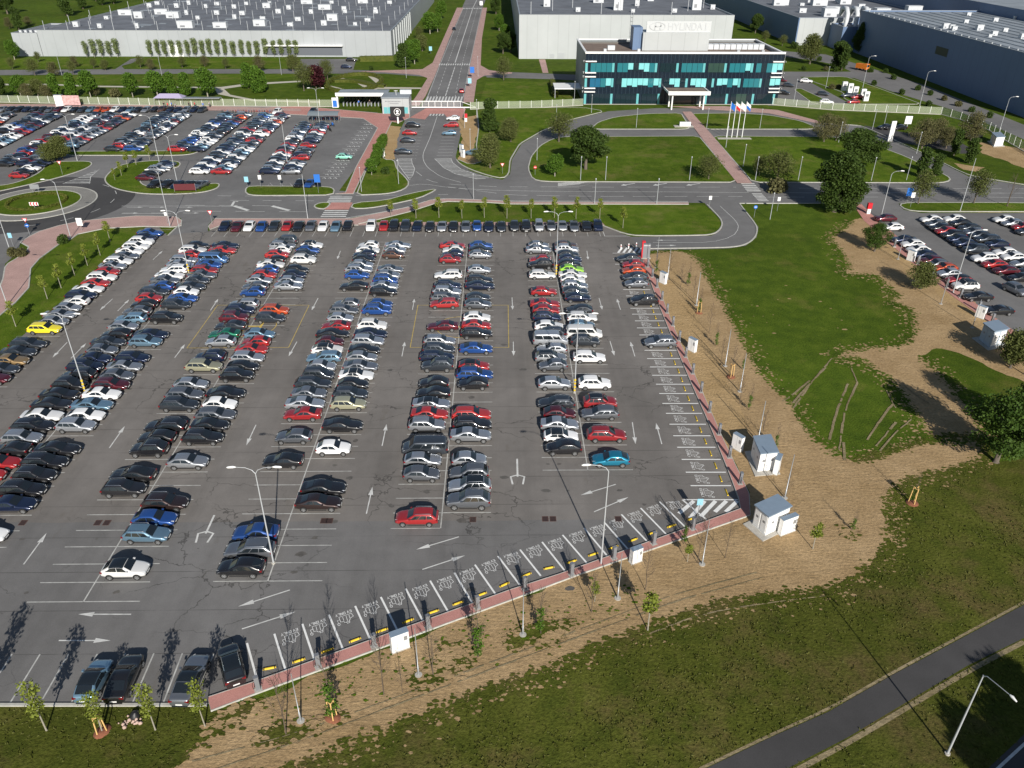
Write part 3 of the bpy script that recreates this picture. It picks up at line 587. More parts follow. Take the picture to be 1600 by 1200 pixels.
def hatch(px, n, ang=0):
    """parallel bars clipped to a convex-ish pixel outline, plus the outline"""
    P = [Vector(G(*p)) for p in px]; ar.strip([tuple(p) for p in P], .14, .0265, 0, True)
    ys = [p.y for p in P]; lo, hi = min(ys), max(ys)
    for i in range(n):
        y = lo + (i + .5) / n * (hi - lo); xs = []
        for j in range(len(P)):
            a, b = P[j], P[(j + 1) % len(P)]
            if (a.y - y) * (b.y - y) < 0: xs.append(a.x + (b.x - a.x) * (y - a.y) / (b.y - a.y))
        xs.sort()
        if len(xs) >= 2 and xs[-1] - xs[0] > .4: ar.strip([(xs[0], y), (xs[-1], y + (xs[-1] - xs[0]) * ang)], .32, .0235)
hatch([(621, 248), (643, 248), (644, 255), (648, 264), (645, 274), (640, 281), (630, 268), (623, 258)], 14)
hatch([(679, 248), (705, 248), (707, 254), (720, 264), (745, 273), (770, 278), (745, 280), (712, 272), (693, 262)], 16)
hatch([(98, 287), (140, 287), (142, 276), (156, 264), (130, 275)], 9)
hatch([(872, 286), (935, 286), (905, 291), (872, 291)], 5, .3)
for x in (992, 1042, 1094): arrow(ar, G(x, 286.5), G(x - 22, 290), w=.3)
for x in (210, 245, 288): arrow(ar, G(x - 12, 324), G(x + 14, 324), w=.14)
for x in (205, 250, 300): arrow(ar, G(x - 14, 333), G(x + 12, 333), w=.14)
ar.strip(PX([(362, 322), (366, 315), (372, 315)]), .5, .025); ar.strip(PX([(366, 322), (388, 329)]), .8, .028); ar.strip(PX([(425, 322), (452, 329)]), .8, .028)
ar.strip(PX([(415, 295), (422, 286), (430, 295), (438, 286), (446, 295), (453, 287), (462, 295)]), .14, .031)
arrow(ar, G(1057, 375.5), G(1025, 375.5), w=.12); arrow(ar, G(1025, 383.5), G(1057, 383.5), w=.12)
# gate bays
for i in range(14):
    y = 186 + i * 4.75; t = i / 13
    ar.strip([G(656 - t * 8, y), G(668 - t * 16 - 2, y)], .12, .022); ar.strip([G(640 - t * 17, y), G(656 - t * 10, y)], .12, .0225)
    ar.strip([G(699 - t * 18, y), G(716 - t * 10, y)], .12, .022)
# bays in the right column of the far lot with white symbols
for i in range(16):
    t = i / 15; y = 192 + 84 * t ** .97; x0 = 566 - 66 * t; x1 = 588 - 56 * t
    ar.strip([G(x0, y), G(x1, y)], .12, .022)
    if i % 1 == 0:
        for q in range(3):
            xa = x0 + (x1 - x0) * (.12 + .27 * q); ar.strip(PX([(xa, y + 2.8), (xa + 3, y + 1.6), (xa + 5, y + 3.2)]), .28, .023)
struct('road_markings', ar, M['paint'])
# ------------------------------------------------------------------ cars
PC = {'W': (.80, .80, .79, 0, .35), 'S': (.50, .52, .55, .75, .32), 'G': (.22, .235, .26, .7, .32), 'D': (.055, .065, .08, .6, .3), 'K': (.008, .008, .01, 0, .22), 'R': (.36, .012, .018, .15, .3), 'M': (.11, .008, .018, .4, .3), 'B': (.02, .085, .32, .4, .3), 'N': (.012, .022, .06, .5, .28),
      'L': (.20, .34, .46, .6, .32), 'T': (.01, .20, .32, .5, .3), 'Y': (.75, .62, .02, 0, .35), 'O': (.55, .08, .02, .3, .3), 'A': (.42, .41, .28, .4, .35), 'P': (.26, .55, .04, .2, .35), 'F': (.01, .16, .09, .5, .3), 'Q': (.05, .03, .028, .6, .3), 'C': (.16, .085, .06, .6, .32), 'V': (.09, .20, .42, .5, .32), 'X': (.45, .30, .14, .6, .35), 'U': (.25, .60, .48, .1, .4)}
CN = {'W': 'white', 'S': 'silver', 'G': 'grey', 'D': 'charcoal', 'K': 'black', 'R': 'red', 'M': 'maroon', 'B': 'blue', 'N': 'navy', 'L': 'steel-blue', 'T': 'turquoise', 'Y': 'yellow', 'O': 'orange-red', 'A': 'beige', 'P': 'lime-green', 'F': 'emerald-green', 'Q': 'dark-brown', 'C': 'copper-brown', 'V': 'mid-blue', 'X': 'gold', 'U': 'mint-green'}
TN = {'h': 'hatchback', 'e': 'estate', 's': 'saloon', 'u': 'SUV', 'v': 'van', 'p': 'people-carrier'}
PM = {}
for k, c in PC.items():
    PM[k] = m_ = solid(CN[k] + ' car paint', c[:3], c[4], c[3], 1.0)
    _t = m_.node_tree; _oi = N(_t, 'ShaderNodeObjectInfo'); _b = _t.nodes['Principled BSDF']   # each car its own shade and polish
    lo = tuple(v * .72 + .004 for v in c[:3]); hi = tuple(min(.86, v * 1.1 + .004) for v in c[:3]) if k != 'R' else (.42, .03, .028)
    _t.links.new(ramp(_t, _oi.outputs['Random'], [(0, lo), (1, hi)]), _b.inputs['Base Color'])
    _t.links.new(ramp(_t, _oi.outputs['Random'], [(0, c[4] + .16), (.5, c[4]), (1, c[4] + .1)]), _b.inputs['Roughness'])
glass = solid('dark car glass', (.012, .016, .02), .04, 0, .0, spec=.8); trim = solid('car trim', (.015, .015, .017), .5); tyre = solid('tyre rubber', (.012, .012, .012), .8)
rim = solid('alloy rim', (.5, .51, .52), .3, .8); lampm = solid('headlight', (.75, .77, .8), .08, .3, 1); tail = solid('taillight', (.16, .003, .005), .2, 0, 1); plate = solid('plate', (.7, .7, .68), .5); chrome = solid('chrome rail', (.7, .72, .74), .2, .9)
# L, W, H, hood z, cowl z, cowl x, roof front x, roof rear x, rear glass foot x, deck z
SP = {'h': (4.15, 1.78, 1.47, .86, .98, .85, .15, -1.15, -1.86, 1.02), 'e': (4.65, 1.82, 1.49, .84, .97, .98, .22, -1.72, -2.16, 1.03), 's': (4.65, 1.81, 1.45, .84, .96, .92, .12, -.90, -1.72, 1.05),
      'u': (4.42, 1.85, 1.65, .98, 1.10, .95, .28, -1.45, -1.98, 1.15), 'v': (5.1, 1.92, 1.95, 1.05, 1.2, 1.72, 1.15, -2.38, -2.50, 1.2), 'p': (4.5, 1.82, 1.72, .95, 1.08, 1.25, .55, -1.72, -2.12, 1.15)}
def car_fns(T):
    L, Wd, H, hz, cz, xc, xf, xr, xb, dz = SP[T]
    top = [(-L / 2, dz - .3), (-L / 2 + .04, dz - .1), (min(xb - .02, -L / 2 + .12), dz - .02), (xb, dz), (xr, H - .06), (xr + .35, H - .02), ((xf + xr) / 2, H), (xf + .35 - .6, H - .015), (xf, H - .06), (xc, cz), (L / 2 - .45, hz), (L / 2 - .12, hz - .12), (L / 2 - .02, hz - .3)]
    if T == 's': top.insert(3, (xb - .3, dz - .0))
    top = sorted(top)
    def ftop(x):
        for (a, za), (b, zb) in zip(top, top[1:]):
            if a <= x <= b: return za + (zb - za) * (x - a) / max(b - a, 1e-6)
        return top[0][1] if x < top[0][0] else top[-1][1]
    bl = [(-L / 2, dz - .32), (-L / 2 + .1, dz - .1), (xb + .1, dz - .05), (xc - .1, cz - .07), (L / 2 - .5, hz - .08), (L / 2, hz - .32)]
    def fbel(x):
        for (a, za), (b, zb) in zip(bl, bl[1:]):
            if a <= x <= b: z = za + (zb - za) * (x - a) / max(b - a, 1e-6); break
        else: z = bl[0][1]
        return min(z, ftop(x) - .03)
    def fw(x): return Wd / 2 * (1 - .16 * abs(x / (L / 2)) ** 5 - .03 * abs(x / (L / 2)) ** 2)
    def fwr(x):
        t = max(0, min(1, (ftop(x) - fbel(x) - .06) / (H - .06 - cz)))
        return fw(x) * (.90 * (1 - t) + (.76 if T != 'v' else .86) * t)
    xs = sorted(set([p[0] for p in top] + [L * .31 + d for d in (-.35, 0, .35)] + [-L * .30 + d for d in (-.3, .3)] + [-L / 2 + .04, L / 2 - .02, (xc + xf) / 2]))
    xs = [x for i, x in enumerate(xs) if i == 0 or x - xs[i - 1] > .03]
    return L, Wd, H, ftop, fbel, fw, fwr, xs
def car_body(T, low=False, blackroof=False):
    L, Wd, H, ftop, fbel, fw, fwr, xs = car_fns(T); hz, cz, xc, xf, xr, xb, dz = SP[T][3:]
    mb = MB()
    ring = []
    for x in xs:
        w = fw(x); b = fbel(x); t = ftop(x); wr = fwr(x); e = min(.05, (t - b) * .5); zb = .24 + (.12 if abs(x) > L / 2 - .3 else 0)
        ring.append([(x, 0, zb), (x, w * .88, zb), (x, w * .985, .42), (x, w, .62), (x, w * .975, b), (x, wr, t - e), (x, wr * .86, t - e * .35), (x, wr * .45, t), (x, 0, t + .008)])
    vs = []; n = 9; full = 2 * n - 2
    for r in ring:
        vs += r + [(p[0], -p[1], p[2]) for p in reversed(r[1:-1])]
    fs = []; ms = []
    for i in range(len(xs) - 1):
        for k in range(full):
            fs.append((i * full + k, i * full + (k + 1) % full, (i + 1) * full + (k + 1) % full, (i + 1) * full + k))
            r = k if k < n - 1 else full - 1 - k
            roofy = blackroof and r >= 5 and xr - .05 <= (xs[i] + xs[i + 1]) / 2 <= xf + .05
            ms.append(1 if r == 0 else (1 if roofy else 0))
    for f, m_ in zip(fs, ms): pass
    nv = len(mb.v); mb.v += vs
    for f, m_ in zip(fs, ms): mb.f.append(list(reversed(f))); mb.m.append(m_); mb.sm.append(True)
    mb.add(vs[:full], [tuple(range(full))], 0); mb.add(vs[-full:], [tuple(reversed(range(full)))], 0)
    mb.shell = len(mb.f)
    if not low:
        for s in (1, -1):
            for wx in (L * .31, -L * .30):
                y = s * (Wd / 2 * .985); mb.add([(wx + .37 * cos(a), y + s * .012, max(.24, .33 + .37 * sin(a))) for a in [pi * 2 * q / 20 for q in range(20)]], [tuple(range(20)) if s < 0 else tuple(reversed(range(20)))], 1)
            mb.box(-L * .2, s * Wd * .493 - .012, .25, L * .2, s * Wd * .493 + .012, .33, 1)
            mb.box(xc - .42, s * (Wd / 2 - .02) - .0, cz - .0, xc - .22, s * (Wd / 2 + .14), cz + .12, 0) if s > 0 else mb.box(xc - .42, -(Wd / 2 + .14), cz, xc - .22, -(Wd / 2 - .02), cz + .12, 0)
            if T in 'eup': mb.tube([(xr + .1, s * fwr(xr) * .93, H - .02), (xr + .25, s * fwr(xr) * .93, H + .05), (xf - .25, s * fwr(xf) * .93, H + .05), (xf - .1, s * fwr(xf) * .93, H - .02)], .022, 4, 2)
        mb.box(L / 2 - .06, -.42, .42, L / 2 + .004, .42, .56, 1); mb.box(L / 2 - .1, -.55, .26, L / 2 - .0, .55, .36, 1)
        mb.box(-L / 2 - .004, -.6, .28, -L / 2 + .1, .6, .4, 1)
    return mb
def car_parts(T):
    L, Wd, H, ftop, fbel, fw, fwr, xs = car_fns(T); hz, cz, xc, xf, xr, xb, dz = SP[T][3:]
    P = {}
    def scr(x0, x1, k0, k1, sg):
        mb = MB(); vs = []; nx, ny = 5, 6
        for i in range(nx + 1):
            x = x0 + (x1 - x0) * i / nx; kk = k0 + (k1 - k0) * i / nx
            for j in range(ny + 1):
                y = (j / ny * 2 - 1) * kk * fwr(x); q = abs(y) / fwr(x); z = ftop(x) - (.05 * max(0, q - .45) ** 2 * 2.5) + .022
                vs.append((x + sg * .012, y, z))
        fs = [(i * (ny + 1) + j, i * (ny + 1) + j + 1, (i + 1) * (ny + 1) + j + 1, (i + 1) * (ny + 1) + j) for i in range(nx) for j in range(ny)]
        mb.add(vs, fs, 0, True); return mb
    P['windscreen'] = scr(xc - .04, xf + .06, .9, .88, 1)
    P['rear_window'] = scr(xb + .05, xr - .05, .86, .84, -1)
    for nm, s in (('side_window', 1), ('side_window_b', -1)):
        mb = MB()
        xl0, xl1 = xb + (.28 if T != 's' else .35), xc - .18; xu0, xu1 = xr + .08, xf - .08
        cuts = {'h': [.0, .50, .53, 1], 'e': [.0, .27, .30, .61, .64, 1], 's': [0, .5, .54, 1], 'u': [0, .25, .28, .60, .63, 1], 'v': [0, .3, .33, .68, .72, 1], 'p': [0, .27, .30, .62, .65, 1]}[T]
        for a, b in zip(cuts[::2], cuts[1::2]):
            vs = []; q = 3
            for i in range(q + 1):
                u = a + (b - a) * i / q
                for v_ in (.13, .5, .84):
                    t_ = (v_ - .13) / .71; x = (xl0 + (xl1 - xl0) * u) * (1 - t_) + (xu0 + (xu1 - xu0) * u) * t_
                    z4, z5 = fbel(x), ftop(x) - .05; y4, y5 = fw(x) * .975, fwr(x); zz = z4 + (z5 - z4) * v_
                    ref = (cz - .07) + (H - .1 - cz + .07) * v_ if z5 - z4 < .3 else zz
                    vs.append((x, s * (y4 + (y5 - y4) * v_ + .014), zz))
            fs = [(i * 3 + j, i * 3 + j + 1, i * 3 + j + 4, i * 3 + j + 3) for i in range(q) for j in range(2)]
            mb.add(vs, fs, 0, False)
        P[nm] = mb
    for nm, s in (('headlight', 1), ('headlight_b', -1)):
        mb = MB(); w = fw(L / 2 - .2); mb.add([(L / 2 - .05, s * w * .58, hz - .16), (L / 2 - .05, s * w * .55, hz - .27), (L / 2 - .17, s * w * .99, hz - .27), (L / 2 - .42, s * (w + .02), hz - .14), (L / 2 - .26, s * w * .72, hz - .08), (L / 2 - .4, s * w * .9, hz - .09)], [(0, 1, 2, 4), (4, 2, 3, 5)] if s < 0 else [(4, 2, 1, 0), (5, 3, 2, 4)])
        P[nm] = mb
    for nm, s in (('taillight', 1), ('taillight_b', -1)):
        mb = MB(); w = fw(-L / 2 + .15); x = -L / 2 + .02; z0 = dz - .30; z1 = dz - .13
        a, b = sorted((s * w * .62, s * (w + .012))); mb.box(x + .0, a, z0, x + .2, b, z1); P[nm] = mb
    mb = MB(); mb.box(-L / 2 - .02, -.26, .5, -L / 2 + .02, .26, .62); P['number_plate'] = mb; mb = MB(); mb.box(L / 2 - .02, -.26, .38, L / 2 + .02, .26, .5); P['number_plate_b'] = mb
    return P
def wheel_mesh(r=.33):
    mb = MB(); n = 18
    mb.tube([(0, -.1, 0), (0, -.085, 0), (0, .085, 0), (0, .1, 0)], [r - .03, r, r, r - .03], n, 0, True)
    for s in (1, -1):
        mb.add([(.64 * r * cos(2 * pi * k / n), s * .104, .64 * r * sin(2 * pi * k / n)) for k in range(n)], [tuple(range(n)) if s < 0 else tuple(reversed(range(n)))], 1)
        for k in range(5):
            a = 2 * pi * k / 5 + .3; mb.add([(.2 * r * cos(a), s * .107, .2 * r * sin(a)), (.58 * r * cos(a - .22), s * .107, .58 * r * sin(a - .22)), (.58 * r * cos(a + .22), s * .107, .58 * r * sin(a + .22))], [(0, 1, 2)], 2)
    return mb.mesh('wheel', [tyre, rim, tyre])
WM = wheel_mesh(); WM2 = wheel_mesh(.36)
CARM = {}
def rounded(mb, mats):
    """subdivide the body shell once for soft sheet-metal curves, then add the small fittings"""
    k = mb.shell; used = max(max(f) for f in mb.f[:k]) + 1
    s = MB(); s.v, s.f, s.m, s.sm = mb.v[:used], mb.f[:k], mb.m[:k], [True] * k
    bm = bmesh.new(); tm = s.mesh('tmp', mats); bm.from_mesh(tm); bmesh.ops.remove_doubles(bm, verts=bm.verts, dist=1e-4); bm.to_mesh(tm); bm.free()
    o = bpy.data.objects.new('tmp', tm); COL.objects.link(o); md = o.modifiers.new('s', 'SUBSURF'); md.levels = md.render_levels = 1
    dg = bpy.context.evaluated_depsgraph_get(); dg.update(); em = bpy.data.meshes.new_from_object(o.evaluated_get(dg)); bpy.data.objects.remove(o)
    d = MB(); d.v, d.f, d.m, d.sm = mb.v, mb.f[k:], mb.m[k:], mb.sm[k:]; dm = d.mesh('tmp2', mats)
    bm = bmesh.new(); bm.from_mesh(em); bm.from_mesh(dm); bmesh.ops.delete(bm, geom=[v for v in bm.verts if not v.link_faces], context='VERTS')
    me = bpy.data.meshes.new('body'); bm.to_mesh(me); bm.free()
    for m in mats: me.materials.append(m)
    return me
def sharp(me, ang=35):
    try: me.set_sharp_from_angle(angle=radians(ang))
    except Exception: pass
    return me
for T in SP:
    parts = car_parts(T)
    d = {'body': sharp(rounded(car_body(T), [PM['W'], trim, chrome]), 50), 'bodyk': sharp(rounded(car_body(T, blackroof=True), [PM['W'], glass, chrome]), 50)}
    for k, mb in parts.items():
        base = k.replace('_b', '')
        d[k] = mb.mesh(base, [{'windscreen': glass, 'rear_window': glass, 'side_window': glass, 'headlight': lampm, 'taillight': tail, 'number_plate': plate}[base]])
    CARM[T] = d
CARS = []
def place_car(x, y, rz, code, label, group, name='parked_car', z=.0):
    """code: colour letter, body letter, optional k for a black roof"""
    CARS.append((x * x + y * y, x, y, rz, code, label, group, name, z))
def build_car(x, y, rz, code, label, group, name, z):
    c, T = code[0], code[1]; kr = 'k' in code[2:]
    root = empty(name, (x, y, z), rz); root.scale = (random.uniform(.93, 1.05), random.uniform(.96, 1.02), random.uniform(.95, 1.05))
    tag(root, label, 'van' if T == 'v' else 'car', group)
    d = CARM[T]; L, Wd = SP[T][0], SP[T][1]
    b = obj('body', d['bodyk' if kr else 'body'], root); b.material_slots[0].link = 'OBJECT'; b.material_slots[0].material = PM[c]
    for k in ('windscreen', 'rear_window', 'side_window', 'side_window_b', 'headlight', 'headlight_b', 'taillight', 'taillight_b', 'number_plate', 'number_plate_b'):
        obj(k.replace('_b', ''), d[k], root)
    wm, r = (WM2, .36) if T in 'uv' else (WM, .33)
    for sx in (L * .31, -L * .30):
        for s in (1, -1):
            w = obj('wheel', wm, root); w.location = (sx, s * (Wd / 2 - .085), r)
    return root
LABELS = set()
# rows, near slot first:  colour+type+heading, '.' = empty bay.  '>' faces right in the photo, '<' left
ROWS = {
 'F-': (8, '. Kh< Wh>k Ss> Mh> De< . Sh> . Gh< Se>k Sh< Sv> De< Wh> Ne> Rh> Rs> . Rh> . . We> . Ku< Rh< . Ss> Sh>'),
 'F+': (8, 'Th< . Re> . Ge< Ru>k . Wu> . . We> . Du> Wv> Lh> We> Dh< . Nh> Dh> Se> Wh> Ws> Ph> Kh> Nh> Dh> Su> Ch>'),
 'B-': (4, 'Re< . . Gh> Sh> Dv< . Se> Rs> Ss>k Ks< Kh< . Du< Ne> De> Se> . Ms< . . Re< Ge> Se> Nu> . We< . . Rh> Nh< Wh< Rs>'),
 'B+': (5, 'Gu< Su<k Ge< Sh> . Ss> Ke> Re> . . Kh< Be> Rh>k . Bs> . Ke> Rs> Wh> . Gh> Dh> . Ns> Ke> . Sh> . . Sh> Ks> Bh>'),
 'C-': (1, 'Kh< Ge< Bs< . . . . Ks< . Gh< . Rs< Ss> Gs> De> Dp> Sh> Le< Wh>k Mh> Ks> Rs< Sh> Ge> Gh< . . Ks< . Bh> Se> Sh> Kh> Nh< Wh> Wh<'),
 'C+': (5, 'Qs> Ks> . . Wh> . Ks> . Ae> De> Kh> Ws>k Gs> Sh> Ks> Se> Ns> Wu> . Bu> Bh> . Ke> Ss> Bp> Sh> Gs> . . Ch> Sh> Ss>'),
 'D-': (6, 'Ke> Ks< . Ku< Kh< Ke< . De> Ge> Sh> . Ae> Nu< . Sh< Fs< Ds< Mu> Nu> Se< . Bh< Gh< Sh> Rh> Bh< Ws> Kh< Rh> Wh< Se> Dp<'),
 'D+': (1, 'Wh>k . Le> Bh> Qe> . . Sh> . Ke> Ks> Ge> Wh> Ks> . Ku> Kh> Se> Rs> Rh< Lh> . De> Ou> . . . Ss> Sh> Nh> Kh> . Wu> Dh> Bh> Wh>k'),
 'E-': (7, 'Rh> Rs> Ks< Se> Ke> Ws> Ks> Ks> Ku> Ke< Ne> Ns> Gh> Ds> Kh< Sh> Le< Gh< Kh< Rh> De> Bh< Gs> Ws> We< Ss> Se> Rh< We> Kh>'),
 'E+': (3, 'Wh> . Ns> Ke> Ke> Ke> Ks> . Se> Wh> Ls> Ws> Me> Gh> Ss> Ne> . Le> Ns> . Ku> . De> Bs> Wh> Ds> Dh> Gs> Re> Bs> Vv> Kh> Rs> Ns>')}
RN = {'F': 'rightmost double row', 'B': 'fourth double row', 'C': 'third double row', 'D': 'second double row', 'E': 'first double row'}
def desc(code): return CN[code[0]] + ' ' + TN[code[1]]
def uniq(lab, alt):
    if lab in LABELS: lab = alt
    i = 0
    while lab in LABELS: i += 1; lab = alt + ' ' + ['indeed', 'there', 'too'][i - 1]
    LABELS.add(lab); return lab
ORD = ['first', 'second', 'third', 'fourth', 'fifth', 'sixth', 'seventh', 'eighth', 'ninth', 'tenth', 'eleventh', 'twelfth', 'thirteenth', 'fourteenth', 'fifteenth', 'sixteenth', 'seventeenth', 'eighteenth', 'nineteenth', 'twentieth', 'twenty-first', 'twenty-second', 'twenty-third', 'twenty-fourth', 'twenty-fifth', 'twenty-sixth', 'twenty-seventh', 'twenty-eighth', 'twenty-ninth', 'thirtieth', 'thirty-first', 'thirty-second', 'thirty-third', 'thirty-fourth', 'thirty-fifth']
def neigh(cs, i):
    a = desc(cs[i - 1]) if i > 0 and cs[i - 1] != '.' else None; b = desc(cs[i + 1]) if i + 1 < len(cs) and cs[i + 1] != '.' else None
    if a and b: return 'between %s and %s' % (a, b.split()[1] if len(a.split()) + len(b.split()) > 3 and '-' in a + b else b)
    if a: return 'just beyond %s' % a
    if b: return 'just before %s' % b
    return 'standing alone between empty bays'
for key, (k0, s) in ROWS.items():
    cs = s.split(); n = key[0]; sg = -1 if key[1] == '-' else 1
    cnt = 0
    for i, c in enumerate(cs):
        if c == '.': continue
        k = k0 + i; y = (BY[k] + BY[k + 1]) / 2 - .05 + random.uniform(-.12, .12); hd = c[2]; T = c[1]
        x = XR[n] + sg * (2.55 + random.uniform(-.12, .2)); 
        rz = (0 if hd == '>' else pi) + random.uniform(-.02, .02)
        side = 'left' if sg < 0 else 'right'
        lab = uniq('%s in %s half of %s, %s' % (desc(c), side, RN[n], neigh(cs, i)), '%s in %s half of %s, %s car from its near end' % (desc(c), side, RN[n], ORD[cnt]))
        cnt += 1
        place_car(x, y, rz, c[:2] + c[3:], lab, 'cars in the double rows of the main lot', z=.013)
cs = 'Ms> Ds> Xs> Ds> De> . Ye> Sh> Ss> Sh> Wh< Ne> Ws> Rs> We> Rh> Ss> We> Gs> Ws> We> Wp> Nh> Bs>'.split()
Y6 = GY0 - 6 * 2.376; cnt = 0
for i, c in enumerate(cs):
    if c == '.': continue
    lab = uniq('%s in single row beside the left grass verge, %s' % (desc(c), neigh(cs, i)), '%s in single row beside left grass verge, %s car from its near end' % (desc(c), ORD[cnt])); cnt += 1
    place_car(GX - .1 + random.uniform(-.15, .15), Y6 + 2.376 * (i + .5), 0 if c[2] == '>' else pi, c[:2], lab, 'cars beside the left grass verge', z=.013)
TOPC = [(347, 'Ns'), (367, 'Ms'), (386, 'Wh'), (405.6, 'Bh'), (425, 'Ds'), (445.6, 'Rh'), (463.7, 'Ks'), (482.5, 'Gs'), (502.5, 'Wh'), (522.5, 'Ls'), (541, 'Kh'), (578, 'Wuk'), (598, 'Rh'), (614, 'Ku'), (632.5, 'Du'), (651, 'Ns'), (671, 'Ks'), (690, 'Ss'), (708, 'Ks'), (727.4, 'Gs'), (745, 'Bh'), (764, 'Ns'), (783.5, 'Ds'), (804, 'Dh'), (822.5, 'Ku'), (843, 'Sp'), (862, 'Gh'), (880, 'Sh'), (898, 'Gs'), (917.6, 'Ks'), (935.5, 'Nu')]
cs = [c for _, c in TOPC]
for i, (px, c) in enumerate(TOPC):
    x, y = G(px, 364.5)
    lab = uniq('%s facing camera in far end row, %s' % (desc(c), neigh(cs, i)), '%s facing the camera in far end row, %s from its left end' % (desc(c), ORD[i]))
    place_car(x, y + 2.3 + random.uniform(-.2, .2), -pi / 2 + random.uniform(-.02, .02), c, lab, 'cars facing the camera along the far verge', z=.013)
def near_cars(L, group, where, rzd):
    cs = [c for *_, c in L]
    for i, (px, py, c) in enumerate(L):
        x, y = G(px, py); T = c[1]; r = rzd if not isinstance(rzd, list) else rzd[i]
        lab = uniq('%s %s, %s' % (desc(c), where, neigh(cs, i)), '%s %s, %s of them' % (desc(c), where, ORD[i]))
        place_car(x, y + (SP[T][1] / 2 if abs(sin(r)) < .5 else 0), r, c, lab, group, z=.018)
a = Vector(G(131, 1060)) ; b_ = Vector(G(174, 1022)); 
L0, L1 = Vector(G(111, 1099)), Vector(G(152, 1022)); ang = math.atan2((L1 - L0).y, (L1 - L0).x)
def slotcar(px, py, ang, c, lab, grp): x, y = G(px, py); LABELS.add(lab); place_car(x, y, ang, c, lab, grp, z=.014)
slotcar(150, 1070, ang, 'Lhk', 'steel-blue hatchback seen from behind in the near row, left of the black saloon', 'cars in the near slanting row')
slotcar(197, 1066, math.atan2(*(Vector(G(240.5, 1021)) - Vector(G(207.5, 1097.5))).yx) , 'Ks', 'black saloon seen from behind, right beside the steel-blue hatchback by the near kerb', 'cars in the near slanting row')
slotcar(300, 1068, math.atan2(*(Vector(G(334, 1022)) - Vector(G(302, 1096))).yx), 'Gsk', 'grey fastback with black rear glass, alone near the pavement end', 'cars in the near slanting row')
L0, L1 = Vector(G(401, 1060)), Vector(G(386, 1005)); slotcar(364, 1046, math.atan2((L1 - L0).y, (L1 - L0).x), 'Kuk', 'black SUV in first charging bay at the near left pavement end', 'cars in charging bays')
near_cars([(983, 412, 'Dh'), (990, 421.5, 'Rh'), (991, 431.5, 'Oh'), (993, 441.5, 'Dh'), (995, 451.5, 'Gh')], 'cars in charging bays', 'at charging strip far end', pi)
slotcar(1006, 475.5, pi, 'Ku', 'black SUV alone in a charging bay along the right pavement', 'cars in charging bays')
slotcar(1031, 540.5, pi, 'Ge', 'grey estate alone in charging bay along the right pavement, facing left', 'cars in charging bays')
near_cars([(1385, 348, 'Mh'), (1396, 362, 'Wh'), (1414, 382, 'Ns'), (1428, 389, 'Wh'), (1437, 398, 'Whk'), (1446, 406, 'Nh'), (1458, 415, 'Mh'), (1467, 421, 'Gh'), (1479, 427, 'Oh'), (1485, 436, 'Sh'), (1501, 446, 'Rhk'), (1511, 455.5, 'Wuk'), (1531, 472.5, 'Ks'), (1563, 494.5, 'Ks')], 'cars in the right hand lot', 'by the pavement of the right lot', pi)
near_cars([(1457, 350, 'Whk'), (1465, 357, 'Gh'), (1472, 363, 'Kh'), (1481, 368.5, 'Rh'), (1492, 375, 'Ku'), (1500, 381, 'Nh'), (1510, 388, 'Nh'), (1527, 398, 'Du'), (1541, 412, 'Wuk'), (1556, 421, 'Rh'), (1574, 431, 'Mh'), (1598, 443, 'Kh')], 'cars in the right hand lot', 'in left half of the right lot middle row', pi)
near_cars([(1493, 349, 'Whk'), (1503, 356, 'Kh'), (1517, 363, 'Dh'), (1524, 370, 'Gh'), (1533, 375, 'Dh'), (1545, 381, 'De'), (1560, 389, 'Nh'), (1573, 402, 'Wh'), (1586, 409.5, 'Wh'), (1601, 420, 'Sh'), (1612, 432, 'Kh')], 'cars in the right hand lot', 'in right half of the right lot middle row', pi)
near_cars([(1571, 350, 'Wh'), (1585, 356, 'Sh'), (1601, 362, 'Rh'), (1607, 369, 'Dh')], 'cars in the right hand lot', 'in last row at right frame edge', pi)
slotcar(1585, 458, radians(-72), 'Gu', 'grey hatchback driving down the right lot aisle toward the camera', 'cars in the right hand lot')
near_cars([(645, 200.5, 'Ku'), (640, 212, 'Rh'), (637, 224, 'Dh'), (630, 242, 'Ds')], 'cars in the gate bays', 'left of the gate approach road', 0)
near_cars([(708, 189, 'Whk'), (705, 200, 'Ruk'), (702, 212.5, 'Lh')], 'cars in the gate bays', 'right of the gate approach road', pi)
slotcar(739, 243, radians(155), 'Lu', 'pale blue car half hidden by the round olive bush', 'cars in the gate bays')
slotcar(721, 144.5, radians(95), 'Rh', 'red hatchback driving away beyond the gate crossing', 'cars driving on the main road')
slotcar(709.5, 47, radians(-85), 'Kh', 'black hatchback driving toward the gate on the main road', 'cars driving on the main road')
slotcar(549, 96, 0, 'Ku', 'black SUV outside the grey hall, the farther of two', 'cars by the grey hall')
slotcar(541.5, 107, 0, 'Nu', 'navy SUV outside the grey hall, the nearer of two', 'cars by the grey hall')
slotcar(538, 248.5, 0, 'Uh', 'mint-green small hatchback alone beside the red brick path', 'cars by the brick path')
slotcar(469, 291, radians(-98), 'Kh', 'black hatchback facing the camera by the blue information sign', 'cars by the brick path')
slotcar(485, 291, radians(-98), 'Bh', 'blue hatchback facing the camera by the blue information sign', 'cars by the brick path')
near_cars([(226, 283.5, 'Mh'), (236, 276.5, 'Kh'), (244, 271, 'Sp'), (252, 266, 'Ss'), (260, 261.5, 'Nh')], 'cars by the triangular island', 'beside the triangular tree island', 0)
near_cars([(243, 292, 'Kh'), (262, 292, 'Kh'), (279, 293, 'Nh'), (296, 293, 'Ks'), (314, 293, 'Gs')], 'cars by the triangular island', 'behind the dark red banner', radians(-108))
